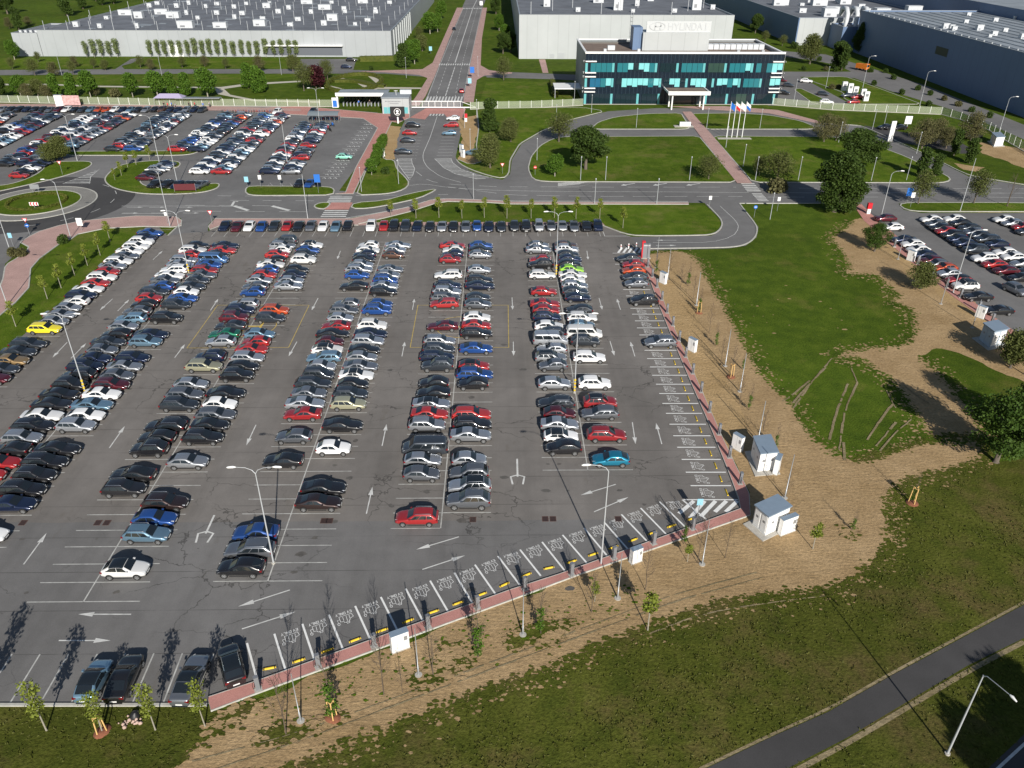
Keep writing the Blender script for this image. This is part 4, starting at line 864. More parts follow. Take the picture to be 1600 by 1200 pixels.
near_cars([(28, 280, 'Rh'), (36, 274, 'Ks'), (47, 268.5, 'Wh'), (57, 263.5, 'Nh'), (66, 259.5, 'Nh')], 'cars by the left island', 'beside the long left grass island', radians(0))
near_cars([(434, 178, 'Wp'), (486, 176, 'Ds')][:1], 'cars by the gate', 'left of the bicycle shelter on red paving', radians(-100))
slotcar(490, 176, radians(-100), 'Ds', 'charcoal car partly behind the bicycle shelter roof', 'cars by the gate')
slotcar(1291, 162.5, radians(-12), 'Wv', 'white van parked behind the mesh fence right of the office', 'cars right of the office')
near_cars([(1222, 128.5, 'Mh'), (1233, 136.5, 'Dh'), (1261, 130, 'Wu'), (1226, 148.5, 'Kh'), (1287, 150, 'Dh')], 'cars right of the office', 'on the yard right of the glass office', radians(-25))
near_cars([(1325, 153, 'Dh'), (1340, 155.5, 'Rh'), (1334, 163, 'Rh')], 'cars right of the office', 'at the white chargers behind the fence', radians(180))
near_cars([(1384, 203, 'Kh'), (1394, 203.5, 'Ks'), (1407, 204, 'Kh'), (1505, 215, 'Kh'), (1523, 218, 'Ks')], 'cars right of the office', 'under the brown trees by the fence', radians(190))
# the far lot: more cars than one could list, kept as one mass
def far_lot():
    R = random.Random(11); mb = MB(); keys = list(PC); wts = {'W': 22, 'S': 12, 'G': 12, 'D': 18, 'K': 20, 'R': 9, 'M': 5, 'B': 3, 'N': 18, 'L': 4, 'Y': .5, 'O': 1.5, 'C': 1}
    low = {}
    for T in 'hesu':
        b = car_body(T, True); n = MB(); n.v, n.f, n.m, n.sm = b.v, b.f, b.m, b.sm
        g_ = MB()
        for k, p in car_parts(T).items():
            if 'number' in k: continue
            idx = 1 if 'wind' in k else (2 if 'head' in k else 3); g_.add(p.v, p.f, idx)
        w = MB()
        for sx in (SP[T][0] * .31, -SP[T][0] * .3):
            for s in (1, -1): y = s * SP[T][1] / 2; w.tube([(sx, y - .12, .33), (sx, y + .02, .33)], .33, 8, 4)
        low[T] = (n, g_, w)
    ki = {k: 5 + i for i, k in enumerate(keys)}
    def put(x, y, rz, c, T):
        n, g_, w = low[T]; ca, sa = cos(rz), sin(rz)
        def tr(vs): return [(x + a * ca - b * sa, y + a * sa + b * ca, z + .01) for a, b, z in vs]
        base = len(mb.v); mb.v += tr(n.v)
        for f, m_, s in zip(n.f, n.m, n.sm): mb.f.append([i + base for i in f]); mb.m.append(ki[c] if m_ == 0 else 4); mb.sm.append(True)
        for q in (g_, w):
            base = len(mb.v); mb.v += tr(q.v)
            for f, m_ in zip(q.f, q.m): mb.f.append([i + base for i in f]); mb.m.append(m_); mb.sm.append(False)
    def col(): return R.choices(list(wts), list(wts.values()))[0]
    def row(a, b, sides, gap=.04):
        A, B = Vector(G(*a)), Vector(G(*b)); n = int((B - A).length / 2.376)
        for i in range(n):
            p = A + (B - A) * ((i + .5) / n)
            for s in sides:
                if R.random() < gap: continue
                put(p.x + s * 2.55, p.y, 0 if R.random() < .8 else pi, col(), R.choice('hheesu'))
    row((437, 274), (492, 196), (-1, 1), .02); row((327, 274), (430, 182), (-1, 1), .03); row((290, 239), (371, 181), (-1, 1), .06); row((190, 238), (276, 181), (-1, 1), .04); row((122, 234), (218, 181), (-1,), .02)
    row((20, 262), (162, 181), (-1, 1), .05); row((-60, 250), (78, 181), (-1, 1), .08); row((-130, 262), (0, 181), (-1, 1), .08)
    x0, y = G(-60, 175.5)[0], G(100, 174.5)[1]; x1 = G(340, 175)[0]; n = int((x1 - x0) / 2.45)
    for i in range(n):
        if R.random() > .06: put(x0 + 2.45 * i, y + R.uniform(-.3, .3), -pi / 2 - .12, col(), R.choice('hheesu'))
    for _, x, y, rz, code, *_r in CARS[300:]: put(x, y, rz, code[0], code[1] if code[1] in low else 'u')
    o = mb.build('distant_parked_cars', [trim, glass, lampm, tail, tyre] + [PM[k] for k in keys])
    tag(o, 'mass of small cars packed in slanting rows across the far left lot and works yards', 'cars', kind='stuff')
CARS.sort(key=lambda q: q[0])
for q in CARS[:300]: build_car(*q[1:])
far_lot()
# ------------------------------------------------------------------ lamp posts
def lamp(px, py, h=10.6, arms=2, label='', group='lamp posts of the car park', band=False, aim=0.0, m='polew', z=0):
    x, y = G(px, py); r = empty('lamp_post', (x, y, z), aim)
    tag(r, uniq(label, label), 'lamp post', group)
    b = MB(); b.tube([(0, 0, 0), (0, 0, 1.2), (0, 0, h)], [.09, .08, .045], 8); b.build('pole', M[m], r)
    f = MB(); f.cyl(0, 0, 0, .12, .2, 10); f.build('base', M['conc'], r)
    if band:
        k = MB(); 
        for i in range(4): k.cyl(0, 0, .3 + i * .5, .55 + i * .5, .145, 8)
        k.build('warning_band', M['yellowb'], r)
    A = [(1,), (-1,)] if arms == 2 else ([(1,)] if arms == 1 else ([(-1,)] if arms == -1 else []))
    for (s,) in A:
        a = MB(); a.tube([(0, 0, h - .05), (s * .25, 0, h + .35), (s * .8, 0, h + .6), (s * 1.7, 0, h + .68)], [.045, .035, .03, .028], 6); a = a.build('arm', M[m], r)
        l = MB(); l.tube([(s * 1.6, 0, h + .68), (s * 1.85, 0, h + .69), (s * 2.25, 0, h + .66), (s * 2.4, 0, h + .64)], [.05, .11, .1, .04], 8); l.build('lamp_head', M['white'], a)
    return r
for px, py, lab, kw in ((427.5, 880, 'double-armed lamp post beside black hatchback at near end of third double row', dict()), (134, 615, 'double-armed lamp post with yellow banded foot between black and white cars, first double row', dict(band=True)), (296, 430, 'double-armed lamp post with yellow band beside the white SUV in the first double row', dict(band=True)),
      (897.6, 613.7, 'tall double-armed lamp post with yellow bands beside a white SUV, rightmost double row', dict(band=True)), (869, 431, 'double-armed lamp post with yellow bands beside the white estate, rightmost double row', dict(band=True)), (939, 882, 'single-armed lamp post on the near pavement, arm reaching left above the turquoise hatchback', dict(arms=-1, h=11)),
      (121, 252, 'tall lamp post at the tip of the long left grass island', dict()), (249, 254, 'tall lamp post at the top edge of the triangular tree island', dict()), (266, 355, 'tall lamp post at the end of the red pavement by the lot entrance', dict()), (278, 290, 'lamp post beside the dark red banner', dict()), (111, 373, 'single-armed lamp post on the red pavement by the roundabout', dict(arms=-1)),
      (481, 342, 'lamp post at the red pavement left of the crossing', dict(arms=0, h=9)), (449, 255, 'lamp post in the far lot row right of the silver cars', dict()), (500, 198, 'double-armed lamp post in front of the bicycle shelter', dict(h=10)), (12, 478, 'lamp post at the left edge of the red pavement', dict()), (18, 398, 'single-armed lamp post at the left frame edge by the exit road', dict(arms=-1, h=8))):
    lamp(px, py, label=lab, **kw)
def long_arm_lamp():
    r = lamp(1480, 1178, 8.6, 0, 'single-armed lamp post beside the near dark road corner', 'lamp posts along the roads'); p0 = Vector(G(1480, 1178)); e = Vector(G(1588, 1098, 8.7)) - p0
    a = MB(); a.tube([(0, 0, 8.5), (e.x * .1, e.y * .1, 8.75), (e.x * .8, e.y * .8, 8.85)], [.045, .035, .028], 6); a = a.build('arm', M['polew'], r)
    l = MB(); l.tube([(e.x * .78, e.y * .78, 8.85), (e.x * .86, e.y * .86, 8.85), (e.x, e.y, 8.78)], [.05, .11, .05], 8); l.build('lamp_head', M['white'], a)
long_arm_lamp()
for px, py, h, arms, lab in ((1489, 457, 10, 1, 'single-armed lamp post beside the white SUV with black roof, right lot'), (1376, 341, 9, 1, 'single-armed lamp post at the right lot entrance'), (1348, 137, 10, 1, 'lamp post left of the long blue hall, nearest its far end'), (1437, 165, 10, 1, 'lamp post before the middle of the long blue hall'), (1559, 213, 10, 1, 'lamp post behind the small white kiosk by the fence'), (1500, 330, 11, 0, 'bare tall mast on grass strip beside the bare tree'), (942 - 8, 125, 8, 1, ''), (235, 115, 7, 0, ''), (472 - 65, 118, 8, 0, '')):
    if not lab: continue
    r = lamp(px, py, h, arms, lab, 'lamp posts along the roads', aim=radians(-15) if px > 1470 and py > 1000 else 0)
HG = [(869, 194), (924, 177), (994, 200), (1104, 200), (1187, 201), (1134, 231), (1161, 261), (1180, 282), (1077, 282), (946, 282), (907, 282), (839, 251), (1247, 282), (1203, 343), (1310, 223), (1416, 282), (1361, 283), (740, 311), (929, 319), (1026, 319), (897, 164), (1223, 112), (1290, 138), (1240, 160), (1363, 202), (1381, 197), (1432, 240), (735, 235), (623, 288), (726, 200), (745, 185), (97, 118), (253, 118), (440, 117), (635, 122), (747, 120), (565, 300)]
for i, (px, py) in enumerate(HG):
    r = empty('garden_lamp', (*G(px, py), 0)); h = 5.2 if py > 170 else 7
    b = MB(); b.tube([(0, 0, 0), (0, 0, h)], [.07, .045], 6); b.build('pole', M['polew'], r)
    c = MB(); c.tube([(0, 0, h), (0, 0, h + .08), (0, 0, h + .28), (0, 0, h + .36)], [.05, .13, .13, .04], 8); c.build('lamp_head', M['polew'], r)
    near = ['upper lawn edge left of the office drive', 'upper drive bend left of the office', 'crescent lawn left of the stone plinth', 'crescent lawn right of the red path', 'crescent lawn under the flagpoles', 'red path top left', 'red path on its right side', 'foot of the red path by the crossing', 'big lawn beside the low olive tree', 'big lawn edge right of the large oak', 'big lawn edge left of the large oak trunk', 'lawn tip by the no-entry sign', 'right lawn left of the tall dark tree', 'verge below the right crossing', 'right lawn top edge', 'right lawn corner by the road fork', 'right lawn lower edge', 'pavement at road bend', 'pavement behind the far end row, left', 'pavement behind the far end row, right', 'fence left of the office', 'yard right of the office', 'parking road right of the office', 'fence right of the office', 'brown trees on the left', 'brown trees on the right', 'curved drive near the fork', 'gravel patch of the gate road', 'grass wedge beside the gate road', 'kerb of the gate bays', 'grass by the gate fence', 'far left road by the trees', 'far path in front of the grey hall', 'far road left of the dark shrubs', 'main road junction, left', 'main road junction, right', 'grass by the brick path']
    tag(r, uniq('thin pale lamp pole at the ' + near[i], 'thin pale lamp pole at the ' + near[i] + ' again'), 'lamp post', 'thin lamp poles')
for i, (px, py) in enumerate([(470, 1127), (654, 1055), (817, 992), (965, 935), (1097, 882)]):
    r = empty('steel_post', (*G(px, py), 0)); b = MB(); b.tube([(0, 0, 0), (0, 0, 1), (0, 0, 1.02), (0, 0, 5.4)], [.075, .075, .045, .035], 8); b.build('pole', M['steel'], r)
    c = MB(); c.cyl(0, 0, 0, .07, .3, 18); c.build('concrete_foot', M['conc'], r)
    tag(r, 'galvanised post on a round concrete foot in bare soil, %s from the left' % ORD[i], 'post', 'galvanised posts along the charging bays')
for i, (px, py) in enumerate([(1025, 418), (1043, 436), (1088, 477), (1133, 572), (1156, 612), (1184, 690), (1226, 778)]):
    r = empty('steel_post', (*G(px, py), 0)); b = MB(); b.tube([(0, 0, 0), (0, 0, 1), (0, 0, 1.02), (0, 0, 5.6)], [.08, .08, .055, .04], 8); b.build('pole', M['steel'], r)
    c = MB(); c.cyl(0, 0, 0, .05, .3, 12); c.build('concrete_foot', M['conc'], r)
    tag(r, 'thin galvanised post on the right soil strip, %s from the far end' % ORD[i], 'post', 'galvanised posts on the right strip')
for i, (px, py) in enumerate([(1403, 405), (1428, 439), (1470, 475), (1519, 512)]):
    r = empty('steel_post', (*G(px, py), 0)); b = MB(); b.tube([(0, 0, 0), (0, 0, 4.6)], [.07, .04], 8); b.build('pole', M['steel'], r)
    c = MB(); c.cyl(0, 0, 0, .05, .28, 12); c.build('concrete_foot', M['conc'], r)
    tag(r, 'thin post on soil beside the right lot pavement, %s from the far end' % ORD[i], 'post', 'posts beside the right lot')
# ------------------------------------------------------------------ charging posts, wheel stops, cabinets
def charger(px, py, ang, label, group):
    r = empty('charging_post', (*G(px, py), .1), ang); tag(r, label, 'charging post', group)
    b = MB(); b.box(-.14, -.17, .06, .14, .17, 1.46); b.box(-.16, -.19, 1.46, .16, .19, 1.52); b.build('housing', M['postgrey'], r)
    s = MB(); s.box(.142, -.1, 1.1, .152, .1, 1.32); s.build('screen', M['black'], r)
    f = MB(); f.box(-.28, -.3, -.08, .28, .3, .055); f.build('plinth', M['conc'], r)
    for q in (1, -1):
        c = MB(); c.tube([(0, q * .17, 1.0), (.02, q * .32, .95), (.04, q * .36, .6), (0, q * .33, .25), (0, q * .22, .3), (0, q * .19, .7)], .022, 5); c.build('charging_cable', M['black'], r)
ca = [(404, 1079), (498, 1044), (585, 1012), (669, 982), (746, 952), (820, 922), (893, 900), (959, 874), (1021, 851), (1082, 828)]
d0 = Vector(G(893, 900)) - Vector(G(404, 1079)); an = math.atan2(d0.y, d0.x) + pi / 2
for i, p in enumerate(ca): charger(*p, an, 'grey charging post on the near pavement, %s from its left end' % ORD[i], 'charging posts on the near pavement')
cb = [(1156, 757), (1139, 716), (1123, 680), (1108, 645), (1095, 614), (1082, 585), (1071, 559), (1061, 533), (1051, 510), (1042, 490), (1034, 470), (1026, 450), (1019, 434), (1012, 418)]
for i, p in enumerate(cb): charger(*p, pi, 'grey charging post on the right pavement, %s from its near end' % ORD[i], 'charging posts on the right pavement')
for i, p in enumerate([(1397, 386), (1433, 413), (1456, 432), (1478, 450), (1500, 465), (1528, 486), (1549, 505)]): charger(*p, 0, 'charging post on the right lot pavement, %s from its far end' % ORD[i], 'charging posts of the right lot')
def wheel_stop(p, ang, label, group):
    r = empty('wheel_stop', (p[0], p[1], .013), ang); tag(r, label, 'wheel stop', group)
    b = MB(); b.add([(-.52, -.09, 0), (.52, -.09, 0), (.52, .09, 0), (-.52, .09, 0), (-.5, -.04, .13), (.5, -.04, .13), (.5, .04, .13), (-.5, .04, .13)], [(4, 5, 6, 7), (0, 1, 5, 4), (1, 2, 6, 5), (2, 3, 7, 6), (3, 0, 4, 7)]); b.build('bar', M['yellowb'], r)
    k = MB()
    for x in (-.42, .42): k.add([(x - .04, -.0945, .004), (x + .04, -.0945, .004), (x + .04, -.0445, .134), (x - .04, -.0445, .134), (x + .04, .0445, .134), (x - .04, .0445, .134)], [(0, 1, 2, 3), (3, 2, 4, 5)])
    k.build('black_stripe', M['black'], r)
for i in range(len(EVL) - 1):
    b0, b1 = Vector(G(*EVL[i][1])), Vector(G(*EVL[i + 1][1])); a0, a1 = Vector(G(*EVL[i][0])), Vector(G(*EVL[i + 1][0])); d = b1 - b0; up = ((a0 + a1) - (b0 + b1)).normalized()
    wheel_stop((b0 + b1) / 2 + d * -.0 + up * .75, math.atan2(d.y, d.x), 'yellow and black wheel stop in the near charging bays, %s from the left' % ORD[i], 'wheel stops of the near charging bays')
n_ = 0
for j in range(5, len(EVR) - 1):
    y0, a0, b0 = EVR[j]; y1, a1, b1 = EVR[j + 1]; p = G((b0 + b1) / 2 - 12, (y0 + y1) / 2)
    wheel_stop(p, pi / 2, 'yellow wheel stop along the right pavement, %s from its far end' % ORD[n_], 'wheel stops along the right pavement'); n_ += 1
def cabinet(px, py, ang, w, d, h, label, z=.0, name='charging_cabinet'):
    x, y = G(px, py); r = empty(name, (x, y, z), ang); tag(r, label, 'cabinet', 'white charging cabinets')
    b = MB(); b.box(-w / 2, 0, .1, w / 2, d, h); b.build('housing', M['white'], r)
    f = MB(); f.box(-w / 2 - .05, -.05, -.02, w / 2 + .05, d + .05, .1); f.build('plinth', M['conc'], r)
    t = MB(); t.box(-w / 2 - .03, -.03, h, w / 2 + .03, d + .03, h + .05); t.build('lid', M['subroof'], r)
    k = MB(); k.box(-.01, -.006, .2, .01, -.001, h - .1); k.box(w * .2, -.006, h * .55, w * .42, -.001, h * .8); k.build('door_seam', M['steel'], r)
cabinet(627, 1017, an - pi / 2, 1.5, .55, 1.95, 'white steel cabinet on the near pavement, left of the two there'); cabinet(995, 880, an - pi / 2, 1.15, .5, 1.7, 'small white cabinet on the near pavement, right of the two there')
for px, py, lab in ((1149, 703, 'slim white cabinet beside the upper transformer kiosk'), (1079, 549, 'slim white cabinet in the middle of the right pavement'), (1034, 443, 'slim white cabinet at the far end of the right pavement'), (1421, 408, 'white cabinet in front of the white cars of the right lot'), (1529, 497, 'white cabinet in front of the last black saloon, right lot'), (597, 232 + 12, 'white cabinet left of the gate bays'), (720, 238, 'tall white panel right of the gate bays'), (722, 246, 'small white box right of the gate bays')):
    cabinet(px, py, radians(-55), 1.3, .5, 1.95, lab)
def house(P, h, label, roof, wall, side=None, over=.12):
    """small transformer building from three base corners (front-left, front, right)"""
    A, B, C_ = [Vector(p) for p in P]; D = A + (C_ - B); c = (A + C_) / 2; r = empty('transformer_kiosk', (c.x, c.y, 0)); tag(r, label, 'transformer kiosk', 'transformer kiosks')
    Q = [p - c for p in (A, B, C_, D)]; u = (B - A).normalized(); v = (C_ - B).normalized()
    b = MB(); b.prism([tuple(q) for q in Q], .1, h); b.build('wall', M[wall], r)
    def ex(q, e): return tuple(q + (q.normalized()) * e)
    k = MB(); k.prism([ex(q, over * 1.6) for q in Q], h, h + .14); k.build('roof', M[roof], r)
    f = MB(); f.prism([ex(q, .9) for q in Q], -.02, .1); f.build('concrete_slab', M['conc'], r)
    for (s, e, n) in ((Q[0], Q[1], 2), (Q[1], Q[2], 2)):
        d = (e - s); L = d.length; d.normalize(); nrm = Vector((d.y, -d.x))
        for i in range(n):
            t0, t1 = (i + .12) / n * L, (i + .88) / n * L; pts = [s + d * t + nrm * q for t, q in ((t0, .004), (t1, .004), (t1, .035), (t0, .035))]
            o = MB(); o.prism([tuple(p) for p in pts], .3, h - .25); o = o.build('door', M['white' if s is Q[1] or wall == 'white' else wall], r)
            m2 = MB(); c0 = s + d * (t0 + (t1 - t0) * .5); pts = [c0 + d * q + nrm * w for q, w in ((-.16, .036), (.16, .036), (.16, .042), (-.16, .042))]; m2.prism([tuple(p) for p in pts], h * .55, h * .55 + .26); m2.build('vent', M['postgrey'], o)
house([G(1172.5, 712), G(1183, 738), G(1209, 735)], 2.5, 'transformer kiosk with slate roof, the upper of the two on the soil', 'subroof', 'white')
house([G(1175, 820), G(1195, 838), G(1228, 822)], 2.5, 'transformer kiosk with slate roof, the lower of two at pavement corner', 'subroof', 'white')
house([G(1529, 531), G(1545, 544), G(1566, 539)], 2.6, 'blue transformer kiosk beside the olive tree at right', 'subroof', 'subwall')
house([G(1546, 222), G(1553, 229), G(1566, 228)], 2.4, 'small pale kiosk by the mesh fence at far right', 'subroof', 'white')
for px, py, a_, w, lab in ((1216, 738, radians(60), 1.4, 'white switch cabinet leaning close to the upper transformer kiosk'), (1231, 834, radians(25), 1.9, 'white switch cabinet at right side of the lower transformer kiosk')): cabinet(px, py, a_, w, .5, 2.0, lab)
# red and dark display totem at the strip end, bollards
def totem(px, py, label, dark=True, s=1.0):
    r = empty('display_totem', (*G(px, py), 0), 0, s); tag(r, label, 'totem', 'totems')
    b = MB(); b.box(-.55, -.2, .12, .75, .2, 2.7); b.build('panel', M['postgrey' if dark else 'white'], r)
    a = MB(); a.box(-.78, -.28, .12, -.553, .28, 3.2); a.box(-.55, -.28, 2.95, -.2, .28, 3.2); a.build('frame', M['red'], r)
    f = MB(); f.box(-.9, -.5, -.02, .9, .5, .12); f.build('plinth', M['conc'], r)
    w = MB(); w.box(-.45, -.206, 2.35, .7, -.202, 2.42); w.build('white_line', M['white'], r)
totem(1008, 403, 'grey charging totem with red frame at far end of the right pavement')
def totem2(px, py, label):
    r = empty('pay_totem', (*G(px, py), 0)); tag(r, label, 'totem', 'totems')
    b = MB(); b.box(-.35, -.25, 0, .35, .25, 1.1); b.build('foot', M['white'], r); b = MB(); b.box(-.45, -.3, 1.1, .45, .3, 2.3); b.build('head', M['red'], r)
totem2(1356, 334, 'red and white totem on the pavement at the right lot entrance'); totem2(728, 190, 'red and white totem at the gate bays')
for i, (px, py) in enumerate([(970, 390), (982, 388.5), (994, 387)]):
    r = empty('bollard', (*G(px, py), .02)); b = MB(); b.tube([(0, 0, 0), (0, 0, .9), (0, 0, 1.0)], [.1, .1, .05], 10); b.build('tube', M['white'], r); c = MB(); c.cyl(0, 0, .6, .75, .104, 10); c.build('band', M['red'], r)
    tag(r, 'white bollard on the hatched patch, %s from the left' % ORD[i], 'bollard', 'white bollards')
# ------------------------------------------------------------------ signs
def sign(px, py, h, kind, label, rz=0, w=.6):
    r = empty('road_sign', (*G(px, py), 0), rz); tag(r, label, 'sign', 'road signs')
    p = MB(); p.tube([(0, 0, 0), (0, 0, h)], .035, 6); p.build('post', M['steel'], r)
    s = MB()
    if kind == 'yield':
        s.prism([(-.5, 0), (.5, 0), (0, -.03)], 0, .01); s = MB()
        s.add([(-.52, -.05, h), (.52, -.05, h), (0, -.05, h - .9)], [(0, 2, 1)]); s.add([(-.52, -.03, h), (.52, -.03, h), (0, -.03, h - .9)], [(0, 1, 2)]); s.build('red_triangle', M['red'], r)
        q = MB(); q.add([(-.33, -.055, h - .11), (.33, -.055, h - .11), (0, -.055, h - .68)], [(0, 2, 1)]); q.build('white_triangle', M['white'], r)
    elif kind == 'noentry' or kind == 'round':
        c = [(.38 * cos(2 * pi * k / 20), .38 * sin(2 * pi * k / 20)) for k in range(20)]
        s.tube([(0, -.03, h - .38), (0, -.06, h - .38)], .38, 20, 0, True, False); s.build('disc', M['red' if kind == 'noentry' else 'blue'], r)
        q = MB(); q.box(-.24, -.068, h - .44, .24, -.062, h - .32); q.build('bar', M['white'], r)
    else:
        s.box(-w / 2, -.06, h - w * 1.35, w / 2, -.03, h); s.build('panel', M[kind], r)
    return r
sign(332, 352, 3.0, 'yield', 'give-way triangle sign on the small green island by the lot entrance')
sign(46, 366, 3.2, 'yield', 'give-way sign above a round blue sign at the roundabout exit'); sign(46.5, 366.5, 2.2, 'round', 'round blue sign below the give-way triangle by roundabout')
sign(98, 273, 3.2, 'yield', 'give-way sign on the long left grass island'); sign(836, 274, 2.3, 'noentry', 'no-entry sign at the left tip of the big lawn'); sign(1178, 340, 2.6, 'round', 'round blue sign beside the branch road below the crossing')
sign(785, 272, 2.6, 'yield', 'give-way sign at the kerb right of the olive bush'); sign(1108, 325, 2.6, 'white', 'small white sign on post at the green verge corner'); sign(387, 294, 2.6, 'lbluesign', 'light blue notice board at left end of the sign island', w=.9)
sign(408, 293, 2.8, 'white', 'white notice panel on the sign island, left of two', w=.7); sign(439, 293, 2.8, 'white', 'white notice panel on the sign island, right of two', w=.7); sign(498, 302, 4.2, 'blue', 'tall blue information sign at the brick path', w=1.3)
sign(128, 361, 2.6, 'white', 'white notice board on the red pavement beside the verge', w=1.1); sign(1214, 330, 3, 'white', 'plain white sign on post by the right crossing verge'); sign(1417, 318, 3.4, 'blue', 'blue panel sign at the grass strip before the right lot', w=1.3); sign(1422, 324, 3.2, 'white', 'white panel sign beside the blue one before the right lot', w=.8)
sign(738, 122, 4, 'blue', 'blue direction sign right of the main road', w=1.6); sign(734, 136, 3, 'lbluesign', 'pale blue board right of the main road', w=1.3); sign(673, 84, 3, 'lbluesign', 'pale board left of the main road', w=1.3); sign(262, 350, 2.4, 'white', 'white sign by the tall lamp at the lot entrance', w=.5); sign(1090, 788 + 20, 2.4, 'lbluesign', 'pale blue folding sign at the hatched pavement corner', w=.6)
sign(21, 385, 2.6, 'lbluesign', 'light blue sign at the exit road by the shrub', w=.7)
# chevron board and plaque on the roundabout, banner, stele
r = empty('chevron_board', (*G(56, 329), .15)); tag(r, 'red and white chevron board on the roundabout lawn', 'sign'); b = MB(); b.tube([(0, 0, 0), (0, 0, 1)], .05, 6); b.build('post', M['steel'], r); b = MB(); b.box(-.9, -.03, .9, .9, .03, 1.6); b.build('panel', M['white'], r)
b = MB()
for x in (-.6, 0, .6): b.add([(x + .25, -.035, .93), (x + .05, -.035, 1.25), (x + .25, -.035, 1.57), (x - .05, -.035, 1.57), (x - .25, -.035, 1.25), (x - .05, -.035, .93)], [(0, 1, 4, 5), (1, 2, 3, 4)])
b.build('chevron', M['red'], r)
r = empty('direction_board', (*G(57, 303), .1)); tag(r, 'grey direction board behind the roundabout', 'sign'); b = MB(); b.box(-1, -.04, 1.0, 1, .04, 2.0); b.build('panel', M['steel'], r); b = MB(); b.box(-.7, -.03, 0, -.62, .03, 1.0); b.box(.62, -.03, 0, .7, .03, 1.0); b.build('leg', M['steel'], r)
r = empty('banner', (*G(290, 300), .1), radians(3)); tag(r, 'dark red banner stretched behind the cars of the triangular island', 'banner'); b = MB(); b.box(-2.3, -.03, .3, 2.3, .03, 1.7); b.build('cloth', solid('dark red banner cloth', (.10, .015, .02), .8), r)
for x in (-2.3, 2.3): b = MB(); b.cyl(x, 0, -.1, 1.8, .04, 6); b.build('post', M['steel'], r)
r = empty('advertising_board', (*G(622, 193), 0)); tag(r, 'black board with white ring emblem on a white post at the gate', 'sign')
b = MB(); b.box(-2.1, 0, 1.9, 2.1, .5, 4.7); b.build('board', M['black'], r); b = MB(); b.box(-.2, .1, 0, .2, .4, 1.9); b.build('post', M['white'], r)
b = MB(); c = [(1.0 * cos(2 * pi * k / 28), 3.3 + 1.0 * sin(2 * pi * k / 28)) for k in range(28)]
for k in range(28):
    p, q = c[k], c[(k + 1) % 28]; b.add([(p[0], -.02, p[1]), (q[0], -.02, q[1]), (q[0] * .87, -.02, 3.3 + (q[1] - 3.3) * .87), (p[0] * .87, -.02, 3.3 + (p[1] - 3.3) * .87)], [(0, 1, 2, 3)])
b.add([(.4 * cos(a * pi / 8), -.02, 3.5 + .35 * sin(a * pi / 8)) for a in range(16)], [tuple(range(16))]); b.add([(-.5, -.02, 2.7), (.5, -.02, 2.7), (.2, -.02, 3.1), (-.2, -.02, 3.1)], [(0, 1, 2, 3)]); b.build('emblem', M['white'], r)
# ------------------------------------------------------------------ mesh fence along the works
fm, ft, fb = newmat('pale green mesh fence'); fb.inputs['Base Color'].default_value = (.45, .50, .36, 1); fb.inputs['Roughness'].default_value = .7
_tr = N(ft, 'ShaderNodeBsdfTransparent'); _ms = N(ft, 'ShaderNodeMixShader'); _ms.inputs[0].default_value = .26; ft.links.new(_tr.outputs[0], _ms.inputs[1]); ft.links.new(fb.outputs[0], _ms.inputs[2]); ft.links.new(_ms.outputs[0], ft.nodes['Material Output'].inputs[0])
def fence(px, label, h=2.2, step=3.4):
    P = [Vector(G(*p)) for p in px]; r = empty('mesh_fence', (P[0].x, P[0].y, 0)); tag(r, label, 'fence', 'mesh fences'); o = P[0]; pn = MB(); cn = 0
    for a, b in zip(P, P[1:]):
        d = b - a; L = d.length; d.normalize(); n = max(1, round(L / step)); q = Vector((-d.y, d.x)) * .02
        pn.add([(*(a - o + q), .15), (*(b - o + q), .15), (*(b - o + q), h), (*(a - o + q), h)], [(0, 1, 2, 3)])
        pn.add([(*(a - o - q), .15), (*(b - o - q), .15), (*(b - o - q), h), (*(a - o - q), h)], [(3, 2, 1, 0)])
        for i in range(n):
            p = a + d * (L * i / n) - o; m = MB(); m.box(p.x - .05, p.y - .07, 0, p.x + .05, p.y + .07, h + .1); 
            if cn < 90: m.build('fence_post', M['white'], r)
            cn += 1
    pn.build('mesh_panel', fm, r); k = MB()
    for a, b in zip(P, P[1:]): k.kerb([tuple(a - o), tuple(b - o)], .25, 0, .16)
    k.build('plinth', M['conc'], r)
fence([(-220, 157), (0, 160), (250, 165), (500, 167), (521, 167)], 'long pale green mesh fence with white posts behind the far lot')
fence([(735, 171), (760, 170), (830, 169), (911, 165)], 'pale mesh fence on white posts between gate and glass office')
fence([(1207, 164), (1300, 172), (1400, 176), (1470, 179)], 'pale mesh fence running right from the glass office')
fence([(1470, 179), (1500, 187), (1545, 204), (1600, 237), (1680, 285)], 'mesh fence descending to the right frame edge')
# sliding gate
r = empty('sliding_gate', (*G(700, 170), 0)); tag(r, 'white steel sliding gate across the works road', 'gate')
w0 = G(641, 169)[0] - G(700, 170)[0]; w1 = G(744, 170)[0] - G(700, 170)[0]
b = MB(); b.box(w0, -.08, .3, w1, .08, .6); b.box(w0, -.08, 2.2, w1 - 5, .08, 2.4); b.build('rail', M['white'], r)
for i in range(9):
    x = w0 + (w1 - 5 - w0) * i / 8; b = MB(); b.box(x - .07, -.07, .6, x + .07, .07, 2.2); b.build('upright', M['white'], r)
b = MB(); b.tube([(w1 - 5, 0, 2.3), (w1, 0, .5)], .08, 6); b.build('brace', M['white'], r)
b = MB(); n = int((w1 - w0 - 5) / .25)
for i in range(n): x = w0 + i * .25; b.box(x - .02, -.02, .6, x + .02, .02, 2.2)
b.build('bars', M['white'], r)
